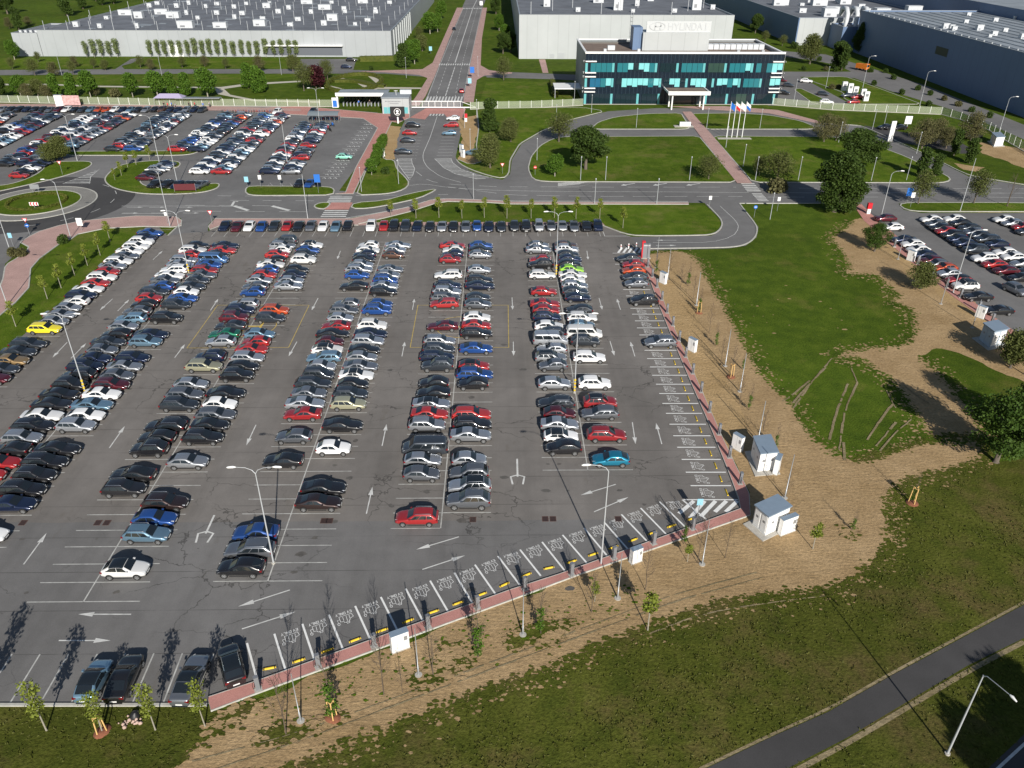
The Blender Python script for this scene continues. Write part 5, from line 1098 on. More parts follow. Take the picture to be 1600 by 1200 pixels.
# flagpoles with flags, plinth
for i, (px, cs_) in enumerate([(1135, 'blue'), (1143, 'tricolour'), (1151, 'pale'), (1159, 'company')]):
    r = empty('flagpole', (*G(px, 215.5), .12)); b = MB(); b.tube([(0, 0, 0), (0, 0, 9.6)], [.11, .06], 8); b.build('pole', M['white'], r)
    f = MB(); R_ = random.Random(i)
    for k in range(6):
        x0, x1 = .1 + .2 * k, .1 + .2 * (k + 1); y0, y1 = .15 * sin(k * 1.3), .15 * sin((k + 1) * 1.3); z0, z1 = 9.4 - .16 * k, 9.4 - .16 * (k + 1)
        for j in range(2): f.add([(x0, y0, z0 - .8 * j), (x1, y1, z1 - .8 * j), (x1, y1, z1 - .8 * (j + 1)), (x0, y0, z0 - .8 * (j + 1))], [(0, 1, 2, 3)], j if cs_ == 'tricolour' else (2 if cs_ == 'blue' else (0 if cs_ == 'pale' else j * 2)))
    f.build('flag', [M['white'], M['red'], M['blue']], r)
    tag(r, ['flagpole with plain blue flag, leftmost of four', 'flagpole with white and red flag, second of four', 'flagpole with pale flag, third of four', 'flagpole with white and blue flag, rightmost of four'][i], 'flagpole', 'flagpoles on the office lawn')
r = empty('flag_plinth', (*G(1147, 217), .1)); tag(r, 'long low concrete plinth under the flagpoles', 'plinth'); b = MB(); b.box(-4.6, -.8, 0, 4.6, .8, .1); b.build('slab', M['conc'], r)
r = empty('stone_block', (*G(1070, 198), .1)); tag(r, 'pale stone monument block on a slab beside the red path', 'monument'); b = MB(); b.box(-1.6, -.4, .15, 1.6, .4, 1.25); b.build('block', M['white'], r); b = MB(); b.box(-3.2, -1.2, 0, 2.4, 1, .14); b.build('slab', M['conc'], r)
r = empty('stele', (*G(1390, 221), 0), radians(12)); tag(r, 'tall white stele at the drive under the brown trees', 'stele'); b = MB(); b.box(-.7, -.15, 0, .7, .15, 5.4); b.build('panel', M['white'], r); b = MB(); b.box(-.9, -.3, -.02, .9, .3, .1); b.build('foot', M['conc'], r)
r = empty('notice_board', (*G(1417, 198), 0)); tag(r, 'white panel board at the top of the brown trees car park', 'sign'); b = MB(); b.box(-1, -.1, .8, 1, .1, 3); b.build('panel', M['white'], r); b = MB(); b.box(-.1, -.08, 0, .1, .08, .8); b.build('post', M['steel'], r)
for i, (px, py) in enumerate([(1318, 142), (1327, 145), (1335, 150), (1347, 154), (1352, 158)]):
    r = empty('fast_charger', (*G(px, py), .1)); tag(r, 'white fast charger behind the fence, %s from the left' % ORD[i], 'charger', 'white fast chargers'); b = MB(); b.box(-.8, -.5, 0, .8, .5, 3); b.build('housing', M['white'], r); b = MB(); b.box(-.5, -.52, 1.4, .5, -.505, 2.3); b.build('screen', M['postgrey'], r)
# drain gratings on the lot
for i, (px, py) in enumerate([(153, 817), (167, 817), (506, 814), (515, 814), (739, 812), (852, 811), (864, 811), (966, 811), (36, 817)]):
    r = empty('drain_grating', (*G(px, py), .016)); tag(r, 'rusty square drain grating on the lot, %s from the left' % ORD[[2, 3, 4, 5, 6, 7, 8, 9, 1][i] - 1], 'drain', 'drain gratings'); b = MB(); b.box(-.33, -.4, 0, .33, .4, .012); b.build('frame', solid('rusty iron', (.09, .045, .035), .9) if i == 0 else bpy.data.materials['rusty iron'], r)
    b = MB(); [b.box(-.27, -.34 + k * .14, .012, .27, -.27 + k * .14, .02) for k in range(5)]; b.build('slot', M['black'], r)
# bicycle shelter, bicycles, motorbikes, canopy tent, smoking shelter
r = empty('bicycle_shelter', (*G(508, 190), 0)); tag(r, 'open bicycle shelter with curved grey roof near the turnstiles', 'shelter')
x0 = G(483, 190)[0] - G(508, 190)[0]; x1 = G(532, 188)[0] - G(508, 190)[0]
b = MB(); n = 8
for i in range(n):
    t0, t1 = i / n, (i + 1) / n; f0 = lambda t: (-1.8 + 4.2 * t, 2.1 + .7 * sin(t * pi * .8)); a, c = f0(t0), f0(t1)
    b.add([(x0, a[0], a[1]), (x1, a[0], a[1]), (x1, c[0], c[1]), (x0, c[0], c[1]), (x0, a[0], a[1] - .06), (x1, a[0], a[1] - .06), (x1, c[0], c[1] - .06), (x0, c[0], c[1] - .06)], [(0, 1, 2, 3), (7, 6, 5, 4)], 0, True)
b.build('roof', solid('grey roof sheet', (.17, .2, .22), .5), r)
for i in range(8): x = x0 + (x1 - x0) * i / 7; b = MB(); b.cyl(x, -.9, 0, 2.45, .05, 6); b.cyl(x, 1.8, 0, 2.6, .05, 6); b.build('post', M['steel'], r)
def bike(x, y, rz, label, cat, grp, col, nm, motor=False):
    r = empty(nm, (x, y, .06), rz); tag(r, label, cat, grp); R0 = .31 if motor else .34
    for wx in (-.62, .62) if motor else (-.52, .52):
        w = MB(); P = [(wx + R0 * cos(2 * pi * k / 14), 0, R0 + R0 * sin(2 * pi * k / 14)) for k in range(15)]; w.tube(P, .06 if motor else .022, 5, 0, False); w.tube([(wx, -.03, R0), (wx, .03, R0)], .05, 6); w.build('wheel', tyre, r)
    f = MB()
    if motor:
        f.tube([(-.55, 0, .65), (-.2, 0, .72), (.1, 0, .85), (.35, 0, .8)], [.08, .12, .17, .08], 8); f.box(-.3, -.13, .25, .2, .13, .6); f.tube([(.62, 0, .31), (.42, 0, .95)], .035, 6); f.build('body', col, r)
        h = MB(); h.tube([(.36, -.36, 1.0), (.42, 0, .98), (.36, .36, 1.0)], .022, 5); h.build('handlebar', M['steel'], r)
    else:
        f.tube([(-.52, 0, .34), (-.12, 0, .34), (.38, 0, .78), (-.2, 0, .8), (-.12, 0, .34)], .022, 5); f.tube([(-.52, 0, .34), (-.2, 0, .8)], .02, 5); f.tube([(.52, 0, .34), (.38, 0, .9)], .02, 5); f.build('frame', col, r)
        h = MB(); h.tube([(.38, -.28, .95), (.4, 0, .93), (.38, .28, .95)], .018, 5); h.build('handlebar', M['steel'], r); s = MB(); s.box(-.3, -.07, .84, -.08, .07, .9); s.build('saddle', M['black'], r)
bc = [M['black'], M['red'], M['blue'], M['steel']]
for i in range(24):
    x, y = G(348 + i * 4.1, 176.5); bike(x, y, radians(80 + (i * 37) % 17), 'bicycle in the open rack by the fence, %s from the left' % ORD[i], 'bicycle', 'bicycles in the open rack', bc[i % 4], 'bicycle')
for i in range(16):
    x, y = G(485 + i * 3.0, 188.5); bike(x, y, radians(80 + (i * 29) % 15), 'bicycle under the curved shelter roof, %s from the left' % ORD[i], 'bicycle', 'bicycles under the shelter', bc[(i * 3) % 4], 'bicycle')
for i, (px, py) in enumerate([(477, 199), (482, 203), (486, 200), (504, 203), (509, 206), (513, 202), (516, 205), (520, 197)]):
    x, y = G(px, py); bike(x, y, radians(70 + i * 9), 'parked motorbike before the bicycle shelter, %s from the left' % ORD[i], 'motorbike', 'motorbikes before the shelter', bc[(i * 2) % 3], 'motorbike', True)
r = empty('canopy_tent', (*G(268, 165), 0)); tag(r, 'lilac-grey pop-up canopy at the fence', 'canopy'); b = MB(); b.add([(-4.6, -2, 2.6), (4.6, -2, 2.6), (4.6, 2, 2.6), (-4.6, 2, 2.6), (-3, 0, 3.7), (3, 0, 3.7)], [(0, 1, 5, 4), (1, 2, 5), (2, 3, 4, 5), (3, 0, 4)]); b.build('canopy_roof', solid('lilac canvas', (.36, .32, .46), .8), r)
for x in (-4.5, 4.5):
    for y in (-1.9, 1.9): b = MB(); b.cyl(x, y, 0, 2.6, .06, 6); b.build('leg', M['steel'], r)
r = empty('poster_board', (*G(112, 166), 0)); tag(r, 'pinkish poster board beside a white box at the far fence', 'board'); b = MB(); b.box(-3, -.1, .4, 3, .1, 3.3); b.build('panel', solid('faded poster print', (.48, .30, .29), .7, var=.35, vs=1.2), r); b = MB(); b.box(-2.8, -.06, 0, -2.7, .06, .4); b.box(2.7, -.06, 0, 2.8, .06, .4); b.build('leg', M['steel'], r)
r = empty('storage_box', (*G(95, 166), 0)); tag(r, 'tall white box beside the poster board at the far fence', 'box'); b = MB(); b.box(-1.2, -.5, 0, 1.2, .5, 3.4); b.build('housing', M['white'], r); b = MB(); b.box(-1.3, -.6, 3.4, 1.3, .6, 3.5); b.build('lid', M['steel'], r)
r = empty('smoking_shelter', (*G(312, 166), 0)); tag(r, 'glazed waiting shelter right of the lilac canopy', 'shelter'); b = MB(); b.box(-7, -1.2, 2.5, 7, 1.2, 2.65); b.build('roof', M['steel'], r)
for i in range(8): x = -7 + 2 * i; b = MB(); b.box(x - .05, 1.05, 0, x + .05, 1.15, 2.5); b.build('post', M['steel'], r)
# people near the gate, in working clothes, a few pixels tall
skin = solid('skin', (.42, .25, .18), .6)
def person(px, py, top, bot, label, rz=0, stride=.2):
    r = empty('person', (*G(px, py), .06), rz); tag(r, label, 'person', 'people by the gate')
    def sk(nm, V, E, Rr, mat_):
        me = bpy.data.meshes.new(nm); me.from_pydata(V, E, []); me.materials.append(mat_); o = obj(nm, me, r)
        md = o.modifiers.new('skin', 'SKIN'); sv = me.skin_vertices[0].data
        for i, q in enumerate(Rr): sv[i].radius = (q[0], q[1]) if isinstance(q, tuple) else (q, q)
        sv[0].use_root = True; o.modifiers.new('sub', 'SUBSURF').levels = 1; o.modifiers['sub'].render_levels = 1; return o
    s = stride
    sk('body', [(0, 0, .95), (0, .0, 1.2), (0, 0, 1.42), (0, 0, 1.53), (0, .02, 1.66), (0, .03, 1.74), (.09, 0, .9), (.1, -s * .5, .5), (.1, -s, .08), (.1, -s - .14, .05), (-.09, 0, .9), (-.1, s * .5, .5), (-.1, s, .08), (-.1, s - .12, .05), (.19, 0, 1.4), (.26, s * .4, 1.12), (.25, s * .2, .86), (-.19, 0, 1.4), (-.26, -s * .4, 1.12), (-.25, -s * .7, .88)],
       [(0, 1), (1, 2), (2, 3), (3, 4), (4, 5), (0, 6), (6, 7), (7, 8), (8, 9), (0, 10), (10, 11), (11, 12), (12, 13), (2, 14), (14, 15), (15, 16), (2, 17), (17, 18), (18, 19)], [(.15, .11), (.14, .1), (.15, .1), .05, .09, .08, .09, .065, .045, .04, .09, .065, .045, .04, .06, .045, .035, .06, .045, .035], skin)
    b = MB(); b.tube([(0, 0, .88), (0, 0, 1.1), (0, 0, 1.38), (0, 0, 1.47)], [.185, .175, .2, .09], 10); b.tube([(.19, 0, 1.4), (.27, s * .4, 1.1)], [.085, .065], 8); b.tube([(-.19, 0, 1.4), (-.27, -s * .4, 1.1)], [.085, .065], 8); b.build('jacket', top, r)
    b = MB(); b.tube([(.08, 0, .95), (.1, -s * .5, .5), (.1, -s, .1)], [.115, .085, .07], 8); b.tube([(-.08, 0, .95), (-.1, s * .5, .5), (-.1, s, .1)], [.115, .085, .07], 8); b.build('trousers', bot, r)
    b = MB(); b.tube([(0, .05, 1.62), (0, .05, 1.76), (0, .03, 1.84)], [.09, .105, .05], 8); b.build('hair', M['twig'], r)
person(484, 166, M['black'], M['black'], 'person in dark clothes standing at the fence left of the gatehouse')
person(561, 165, M['blue'], M['black'], 'person in blue walking at the turnstiles'); person(578, 165, M['black'], M['postgrey'], 'person in black at the turnstiles'); person(833, 168, M['black'], M['black'], 'person in black walking outside the fence left of the office', 1.5)
for i, (px, py) in enumerate([(257, 168), (263, 169), (269, 168), (275, 170), (296, 168), (305, 168), (318, 169), (328, 168)]): person(px, py, [M['black'], M['red'], M['blue'], M['postgrey']][i % 4], M['black'], 'person in %s waiting near the lilac canopy, %s from the left' % (['black', 'red', 'blue', 'grey'][i % 4], ORD[i]), i)
# rubbish pile on the near grass
r = empty('rubble_pile', (*G(206, 1126), 0)); tag(r, 'small heap of pale rubble and a dark bag on the near grass', 'rubble')
R_ = random.Random(4); b = MB()
for i in range(26):
    x, y = R_.gauss(0, .45), R_.gauss(0, .3); s = R_.uniform(.05, .16); b.tube([(x, y, 0), (x + .03, y, s * .7), (x, y + .02, s * 1.3)], [s, s * 1.1, s * .4], 6)
b.build('stones', solid('pinkish rubble', (.42, .30, .25), .9, var=.2, vs=6), r)
b = MB(); b.tube([(.1, .35, 0), (.15, .4, .25), (.2, .38, .5)], [.4, .38, .1], 9); b.build('dark_bag', M['black'], r)
# distant lorry, excavator-like orange machine and boxes
r = empty('lorry', (*G(94, 50), 0), radians(165)); tag(r, 'white-cabbed lorry with red container behind the grey hall', 'lorry')
b = MB(); b.box(-6, -1.25, 1.0, 3.2, 1.25, 3.8); b.build('container', solid('faded red container', (.36, .07, .04), .6), r); b = MB(); b.box(3.5, -1.2, .6, 5.6, 1.2, 3.4); b.build('cab', M['white'], r); b = MB(); b.box(5.58, -1.05, 2, 5.63, 1.05, 3); b.build('windscreen', glass, r)
for wx in (-5, -3.8, 4.4):
    for s in (1, -1): b = MB(); b.tube([(wx, s * .95, .5), (wx, s * 1.25, .5)], .5, 12); b.build('wheel', tyre, r)
r = empty('utility_truck', (*G(1346, 110), 0), radians(-60)); tag(r, 'orange utility truck on the road below the blue hall', 'truck'); om = solid('orange machine paint', (.60, .17, .02), .5)
b = MB(); b.box(-2.4, -1, .8, .9, 1, 2.5); b.build('body', om, r); b = MB(); b.box(1.0, -1, .6, 2.6, 1, 2.7); b.build('cab', om, r); b = MB(); b.box(2.58, -.85, 1.5, 2.63, .85, 2.4); b.build('windscreen', glass, r)
for wx in (-1.6, 1.7):
    for s in (1, -1): b = MB(); b.tube([(wx, s * .8, .45), (wx, s * 1.08, .45)], .45, 12); b.build('wheel', tyre, r)
r = empty('delivery_van', (*G(752, 9), 0), radians(90)); tag(r, 'white delivery van driving away at the far end of the main road', 'van'); b = MB(); b.box(-2.6, -1, .5, 1.4, 1, 2.9); b.build('body', M['white'], r); b = MB(); b.box(1.4, -.95, .5, 2.8, .95, 2.0); b.build('cab', M['white'], r)
for wx in (-1.8, 1.9):
    for s in (1, -1): b = MB(); b.tube([(wx, s * .8, .38), (wx, s * 1.03, .38)], .38, 12); b.build('wheel', tyre, r)
# ------------------------------------------------------------------ buildings
def panel_mat(name, c, sc=2.2):
    m, t, b = newmat(name); v = coord(t)
    sx = N(t, 'ShaderNodeSeparateXYZ'); t.links.new(v, sx.inputs[0]); h = math_(t, 'ADD', sx.outputs[0], sx.outputs[1])
    w = math_(t, 'ABSOLUTE', math_(t, 'SUBTRACT', math_(t, 'FRACT', math_(t, 'DIVIDE', h, sc * 2)), .5))
    ln = ramp(t, w, [(0, .86), (.02, .86), (.03, 1)])
    cc = mix(t, 1, ramp(t, noise(t, .08, 4, .6, v), [(.3, tuple(x * .93 for x in c)), (.7, tuple(x * 1.05 for x in c))]), ln, 'MULTIPLY')
    t.links.new(cc, b.inputs['Base Color']); b.inputs['Roughness'].default_value = .5; b.inputs['Specular IOR Level'].default_value = .3; return m
M['clad'] = panel_mat('pale grey cladding', (.33, .35, .365)); M['cladw'] = panel_mat('off-white cladding', (.385, .405, .41)); M['cladb'] = panel_mat('blue-grey cladding', (.115, .175, .29))
M['roofd'] = solid('dark flat roof felt', (.125, .135, .155), .9, var=.25, vs=.12); M['roofl'] = solid('grey flat roof felt', (.22, .25, .28), .9, var=.22, vs=.1); M['roofb'] = solid('brown gravel roof', (.17, .125, .10), 1, var=.2, vs=.5)
M['unit'] = solid('white roof unit', (.50, .52, .54), .5, var=.08)
def shed(name, x0, y0, x1, y1, h, label, wall, roof, par=.5):
    cx, cy = (x0 + x1) / 2, y0; r = empty(name, (cx, cy, 0)); tag(r, label, 'building', 'works buildings')
    a, b = x0 - cx, x1 - cx; d = y1 - cy
    w = MB(); t = .4
    w.box(a, 0, 0, b, t, h); w.box(a, d - t, 0, b, d, h); w.box(a, t, 0, a + t, d - t, h); w.box(b - t, t, 0, b, d - t, h); w.build('wall', M[wall], r)
    k = MB(); k.box(a + t + .002, t + .002, h - par - .3, b - t - .002, d - t - .002, h - par); k.build('roof', M[roof], r)
    c = MB(); 
    for q in ((a - .05, -.05, b + .05, t + .02), (a - .05, d - t - .02, b + .05, d + .05), (a - .05, t + .022, a + t + .02, d - t - .022), (b - t - .02, t + .022, b + .05, d - t - .022)): c.box(q[0], q[1], h, q[2], q[3], h + .1)
    c.build('parapet_cap', M['steel'], r); r['_h'] = h; return r
def unit(r, x, y, w, d, h, mat='unit', nm='roof_unit'):
    z = r['_h'] - .5; b = MB(); b.box(x, y, z, x + w, y + d, z + h); b.box(x - .1, y - .1, z + h, x + w + .1, y + d + .1, z + h + .12); o = b.build(nm, M[mat], r)
    g_ = MB(); g_.box(x + w * .2, y - .03, z + h * .15, x + w * .5, y - .005, z + h * .4); g_.build('grille', M['postgrey'], o)
R_ = random.Random(5)
h1 = shed('grey_hall', -196, 365.7, -46.4, 620, 10.3, 'wide pale grey factory hall at upper left with crowded flat roof', 'clad', 'roofd')
for i in range(46):
    big = R_.random() < .22; w, d, h = (R_.uniform(3.8, 6.8), R_.uniform(2.4, 4), R_.uniform(1.8, 2.8)) if big else (R_.uniform(1.4, 2.6), R_.uniform(1.2, 2.4), R_.uniform(1.2, 2))
    unit(h1, -68 + (i * 5 % 9) * 15.5 + R_.uniform(-2, 2), 14 + (i // 9) * 26 + R_.uniform(-3, 3) + (i % 2) * 9, w, d, h)
for row in range(7):
    b = MB()
    for i in range(16): x = -73 + 9.6 * i + R_.uniform(-.3, .3); b.tube([(x, 4 + row * 22, 9.8), (x, 4 + row * 22, 13.6)], .09, 5)
    b.build('lightning_rods', M['unit'], h1)
for i in range(40):
    b = MB(); x, y = R_.uniform(-70, 60), R_.uniform(5, 150); w = R_.uniform(2, 6); b.box(x, y, 9.805, x + w, y + w * .8, 9.83 + .003 * i); b.build('roof_patch', M['roofl'], h1)
b = MB(); b.box(20.5, -1.6, 4.4, 54, -.0 - .01, 4.9); b.build('canopy', M['white'], h1); b = MB(); b.box(21, -.06, .6, 53.5, -.01, 4.3); b.build('recess_shade_panel', solid('painted loading bay shade', (.10, .11, .13), .7), h1)  # flat dark panel under the canopy: the bay's shade is put into its colour
b = MB(); b.box(-20.5, -.08, 0, -14.8, -.01, 4.6); b.build('door', M['white'], h1)
for i in range(9):
    b = MB(); y = 8 + i * 9; b.box(74.82, y, 0, 75.3, y + .8, 10.0); b.build('pilaster', M['cladw'], h1)
h0 = shed('low_annexe', -207, 365.7, -196.2, 400, 9.2, 'lower annexe with stepped parapet at the left end of grey hall', 'clad', 'roofd')
for i in range(4): unit(h0, -4 + i * 2.2, 4, 1, 1, 1)
hd = MB(); 
h2 = shed('white_hall', 8.2, 361.4, 98.5, 640, 17.2, 'tall off-white factory hall behind the glass office', 'cladw', 'roofd')
for x, y, w, d, h in ((-2.5, 25, 4, 3, 6), (33, 27, 4, 3, 6), (-33, 40, 3, 3, 3), (-20, 18, 2, 2, 1.6), (22, 16, 2, 2, 1.4), (42, 30, 2, 2, 1.8), (10, 45, 2, 2, 2.4), (-8, 60, 5, 3, 3), (-30, 80, 3, 3, 2), (20, 70, 3, 3, 3), (4, 16, 1.6, 1.6, 1.2)): unit(h2, x, y, w, d, h)
for i in range(9): b = MB(); x = -40 + i * 10; b.tube([(x, 8 + (i % 3) * 14, 16.6), (x, 8 + (i % 3) * 14, 21.5)], .12, 5); b.build('roof_mast', M['unit'], h2)
b = MB(); b.box(-28.4, -.06, 0, -25.6, -.01, 2.4); b.box(-32, -.06, .4, -30, -.01, 2); b.build('door', M['steel'], h2)
b = MB()
for z in range(12): b.box(1.6, -.5, z * 1.5, 2.6, -.42, z * 1.5 + .1)
b.box(1.6, -.5, 0, 1.68, -.42, 19.5); b.box(2.52, -.5, 0, 2.6, -.42, 19.5); b.build('ladder', M['steel'], h2)
h3 = shed('blue_hall', 161, 240, 300, 384, 17.2, 'long blue-grey factory hall filling the upper right', 'cladb', 'roofl')
for i in range(42): x = R_.uniform(-64, 40); y = R_.uniform(5, 138); s = R_.uniform(.8, 1.9); unit(h3, x, y, s * 1.3, s, s)
b = MB()
for i in range(26): b.box(-66 + i * 5, 3, 16.71, -65.6 + i * 5, 140, 16.95)
b.build('roof_seams', M['steel'], h3)
b = MB()
for i in range(28): y = 3 + i * 5; b.box(-68.6, y, 16.7, -68.2, y + .6, 17.6)
b.build('gutter_brackets', M['steel'], h3)
b = MB(); b.box(-69.55, 62, 9.5, -69.51, 71, 12.2); b.build('sign_panel', solid('dark olive panel', (.03, .04, .02), .6), h3)
h3b = shed('upper_blue_hall', 214, 320, 420, 520, 20.5, 'higher blue-grey hall section at top right corner', 'cladb', 'roofl')
for i in range(14): s = R_.uniform(1.5, 3.2); unit(h3b, R_.uniform(-95, 60), R_.uniform(5, 120), s * 1.5, s, s)
h4 = shed('far_blue_hall', 141, 405, 213, 660, 12, 'far hall with dark flat roof and many white rooftop boxes', 'cladb', 'roofd')
for i in range(44):
    big = R_.random() < .45; w, d, h = (R_.uniform(5, 8), R_.uniform(3, 5), R_.uniform(2.5, 3.8)) if big else (R_.uniform(1.5, 3.5), R_.uniform(1.5, 2.5), R_.uniform(1, 2)); unit(h4, R_.uniform(-33, 28), 5 + 220 * R_.random(), w, d, h)
b = MB(); b.box(-35.5, -.08, 0, -10, -.01, 11.9); b.build('white_end_wall', M['cladw'], h4)
h5 = shed('filter_house', 156, 388, 170, 403, 10, 'white filter house with tall ducts between the blue halls', 'cladb', 'roofd')
for x in (-5, -.5, 4): b = MB(); b.tube([(x, 3, 9.4), (x, 3, 15), (x, 5, 17), (x, 9, 17), (x, 11, 14)], 1.0, 10); b.build('duct', M['unit'], h5)
h6 = shed('far_block', 214, 525, 420, 700, 12, 'distant flat-roofed hall at the top right edge', 'cladb', 'roofd')
for i in range(16): s = R_.uniform(2, 4); unit(h6, R_.uniform(-95, 60), R_.uniform(5, 120), s * 1.6, s, s)
# glass office
X0, X1, Y0, DEP, HH = 27.2, 90.4, 266.9, 33, 15.4
ofc = empty('glass_office', ((X0 + X1) / 2, Y0, 0)); tag(ofc, 'three-storey navy glass office with white roof edge and entrance canopy', 'building', 'works buildings')
cx = (X0 + X1) / 2; a, b_ = X0 - cx, X1 - cx
m, t, bs = newmat('navy curtain wall'); v = coord(t); bs.inputs['Roughness'].default_value = .2; bs.inputs['Specular IOR Level'].default_value = .6
sx = N(t, 'ShaderNodeSeparateXYZ'); t.links.new(v, sx.inputs[0]); w = math_(t, 'ABSOLUTE', math_(t, 'SUBTRACT', math_(t, 'FRACT', math_(t, 'DIVIDE', sx.outputs[0], 1.25)), .5))
t.links.new(mix(t, ramp(t, w, [(0, .35), (.03, .35), (.05, 0)]), (.005, .012, .024), (.06, .10, .13)), bs.inputs['Base Color']); M['navyglass'] = m
M['side'] = panel_mat('grey office side wall', (.22, .24, .25), 1.2)
w = MB(); w.box(a, 0, 0, b_, .4, HH); w.build('front_wall', M['navyglass'], ofc)
w = MB(); w.box(a, .4, 0, a + .4, DEP, HH); w.box(b_ - .4, .4, 0, b_, DEP, HH); w.box(a + .4, DEP - .4, 0, b_ - .4, DEP, HH); w.build('side_wall', M['side'], ofc)
w = MB(); w.box(a - .15, -.2, HH, b_ + .15, .5, HH + .55); w.box(a - .15, .5, HH, a + .5, DEP, HH + .3); w.box(b_ - .5, .5, HH, b_ + .15, DEP, HH + .3); w.box(a + .5, DEP - .6, HH, b_ - .5, DEP + .1, HH + .3); w.build('roof_edge', M['white'], ofc)
w = MB(); w.box(a + .41, .41, HH - 1.2, b_ - .41, DEP - .41, HH - .9); w.build('roof', M['roofb'], ofc)
w = MB(); w.box(a + .45, .5, HH - .9, b_ - .45, 2.6, HH - .6); w.box(a + .5, DEP - 3, HH - .9, b_ - .5, DEP - .5, HH - .55); w.build('roof_path', M['greypave'], ofc)
cols = {'t': (.022, .15, .18), 'b': (.19, .52, .54), 'd': (.008, .02, .028), 'u': (.015, .11, .20), 'o': (.03, .06, .05), 'c': (.12, .38, .40)}
gm = {k: solid('window glass ' + k, c, .08, spec=.7) for k, c in cols.items()}
floors = [(9.9, 12.6, 'cttttcttbdbbtcdddcttttcoooctttbctdtbb'), (5.35, 8.0, 'cuutbcdbbbbbtbcdbbdcbbbdcbbtbctttcdbb'), (.15, 3.3, 'cddddcddddcdddc......ddcdddcdoodcdddc')]
for z0, z1, pat in floors:
    n = len(pat); st = (b_ - a) / n
    for i, ch in enumerate(pat):
        if ch == '.': continue
        x = a + st * i; f = MB(); ww = st - .06 if ch != 'c' else st * .45
        zz = z0 + (0 if ch in 'tcou' or z0 < 1 else R_.uniform(0, .9))
        f.box(x + .03, -.07, zz, x + ww, -.012, z1); o = f.build('window', gm[ch], ofc)
        mu = MB(); mu.box(x - .03, -.11, z0, x + .03, -.012, z1); mu.build('mullion', M['navyglass'], o)
for z in (13.0, 9.6, 8.4, 4.9, 3.8):
    for s in (0, 1):
        w = MB(); x = a - .5 if s == 0 else b_ - 3.5; w.box(x, -.7, z, x + 4, -.012, z + .28); w.build('sun_shade', M['white'], ofc)
        w = MB(); w.box(a - .6 if s == 0 else b_ + .01, -.7, z, a - .01 if s == 0 else b_ + .6, 1.2, z + .28); w.build('sun_shade', M['white'], ofc)
w = MB(); w.box(a, -.5, .02, b_, -.02, .14); w.build('plinth', M['conc'], ofc)
# canopy
kx = G(1072, 170)[0] - cx; cn = MB(); cn.box(kx - 6.4, -9, 4.7, kx + 6.4, -.1, 5.1); cn.box(kx - 6.6, -9.3, 4.6, kx + 6.6, -9.005, 5.7); cn.box(kx - 6.6, -9, 5.1, kx - 6.3, -.1, 5.5); cn.box(kx + 6.3, -9, 5.1, kx + 6.6, -.1, 5.5); co = cn.build('entrance_canopy', M['white'], ofc)
cn = MB(); cn.box(kx - 6.29, -9, 5.101, kx + 6.29, -.11, 5.2); cn.build('canopy_roof', M['roofb'], co)
for x in (-5, 5):
    for y in (-8.2, -3.5): cn = MB(); cn.cyl(kx + x, y, 0, 4.6, .25, 12); cn.build('column', M['white'], co)
dr = MB(); dr.box(kx - 3, -.1, .1, kx + 3, -.02, 3.2); dr.build('entrance_door', glass, ofc)
# penthouse with the white sign frame
px0, px1 = G(1003, 79, 14.5), G(1107, 80, 14.5); pa, pb = px0[0] - cx, px1[0] - cx; py = px0[1] - Y0; PH = 9.2
pt = MB(); pt.box(pa, py, 14.4, pb, py + 9, 14.4 + 5.6); po = pt.build('penthouse', M['cladw'], ofc)
pt = MB(); pt.box(pa - 3, py + 1.5, 14.4, pa - .01, py + 8, 14.4 + 7); pt.build('lift_tower', M['cladb'], ofc)
fr = MB(); fr.box(pa + 1, py + .4, 20.02, pb + .3, py + .7, 23.4); fo = fr.build('sign_frame', solid('white sign mesh', (.46, .48, .49), .6), ofc)
tl, wt = text_lines('HYUNDAI', 1.9, 1.9, .75); tx = MB(); sc_ = (pb - pa - 9) / wt
k9 = 0
for l in tl:
    for p, q in zip(l, l[1:]):
        k9 += 1
        P, Q = Vector((pa + 8.2 + p[0] * sc_, 20.85 + p[1])), Vector((pa + 8.2 + q[0] * sc_, 20.85 + q[1])); d = (Q - P).normalized(); n_ = Vector((-d.y, d.x)) * .15
        tx.add([(v_[0], py + .38 - k_ - .0015 * k9, v_[1]) for k_ in (0, .05) for v_ in (P - n_ - d * .1, Q - n_ + d * .1, Q + n_ + d * .1, P + n_ - d * .1)], [(4, 5, 6, 7), (0, 1, 5, 4), (1, 2, 6, 5), (2, 3, 7, 6), (3, 0, 4, 7)])
lm = solid('pale sign lettering', (.42, .44, .455), .5); tx.build('sign_lettering', lm, fo)
el = MB()
for k in range(24):
    a0, a1 = 2 * pi * k / 24, 2 * pi * (k + 1) / 24; e = lambda r_, t_: (pa + 4.6 + 2.7 * r_ * cos(t_), py + .26, 21.8 + 1.35 * r_ * sin(t_)); el.add([e(1, a0), e(1, a1), e(.86, a1), e(.86, a0)], [(0, 1, 2, 3)])
for x in (-.9, .9): el.add([(pa + 4.6 + x - .25, py + .26, 20.9), (pa + 4.6 + x + .25, py + .26, 20.9), (pa + 4.6 + x + .55, py + .26, 22.7), (pa + 4.6 + x + .05, py + .26, 22.7)], [(0, 1, 2, 3)])
el.add([(pa + 3.7, py + .26, 21.6), (pa + 5.7, py + .26, 21.75), (pa + 5.8, py + .26, 22.1), (pa + 3.8, py + .26, 21.95)], [(0, 1, 2, 3)]); el.build('emblem', lm, fo)
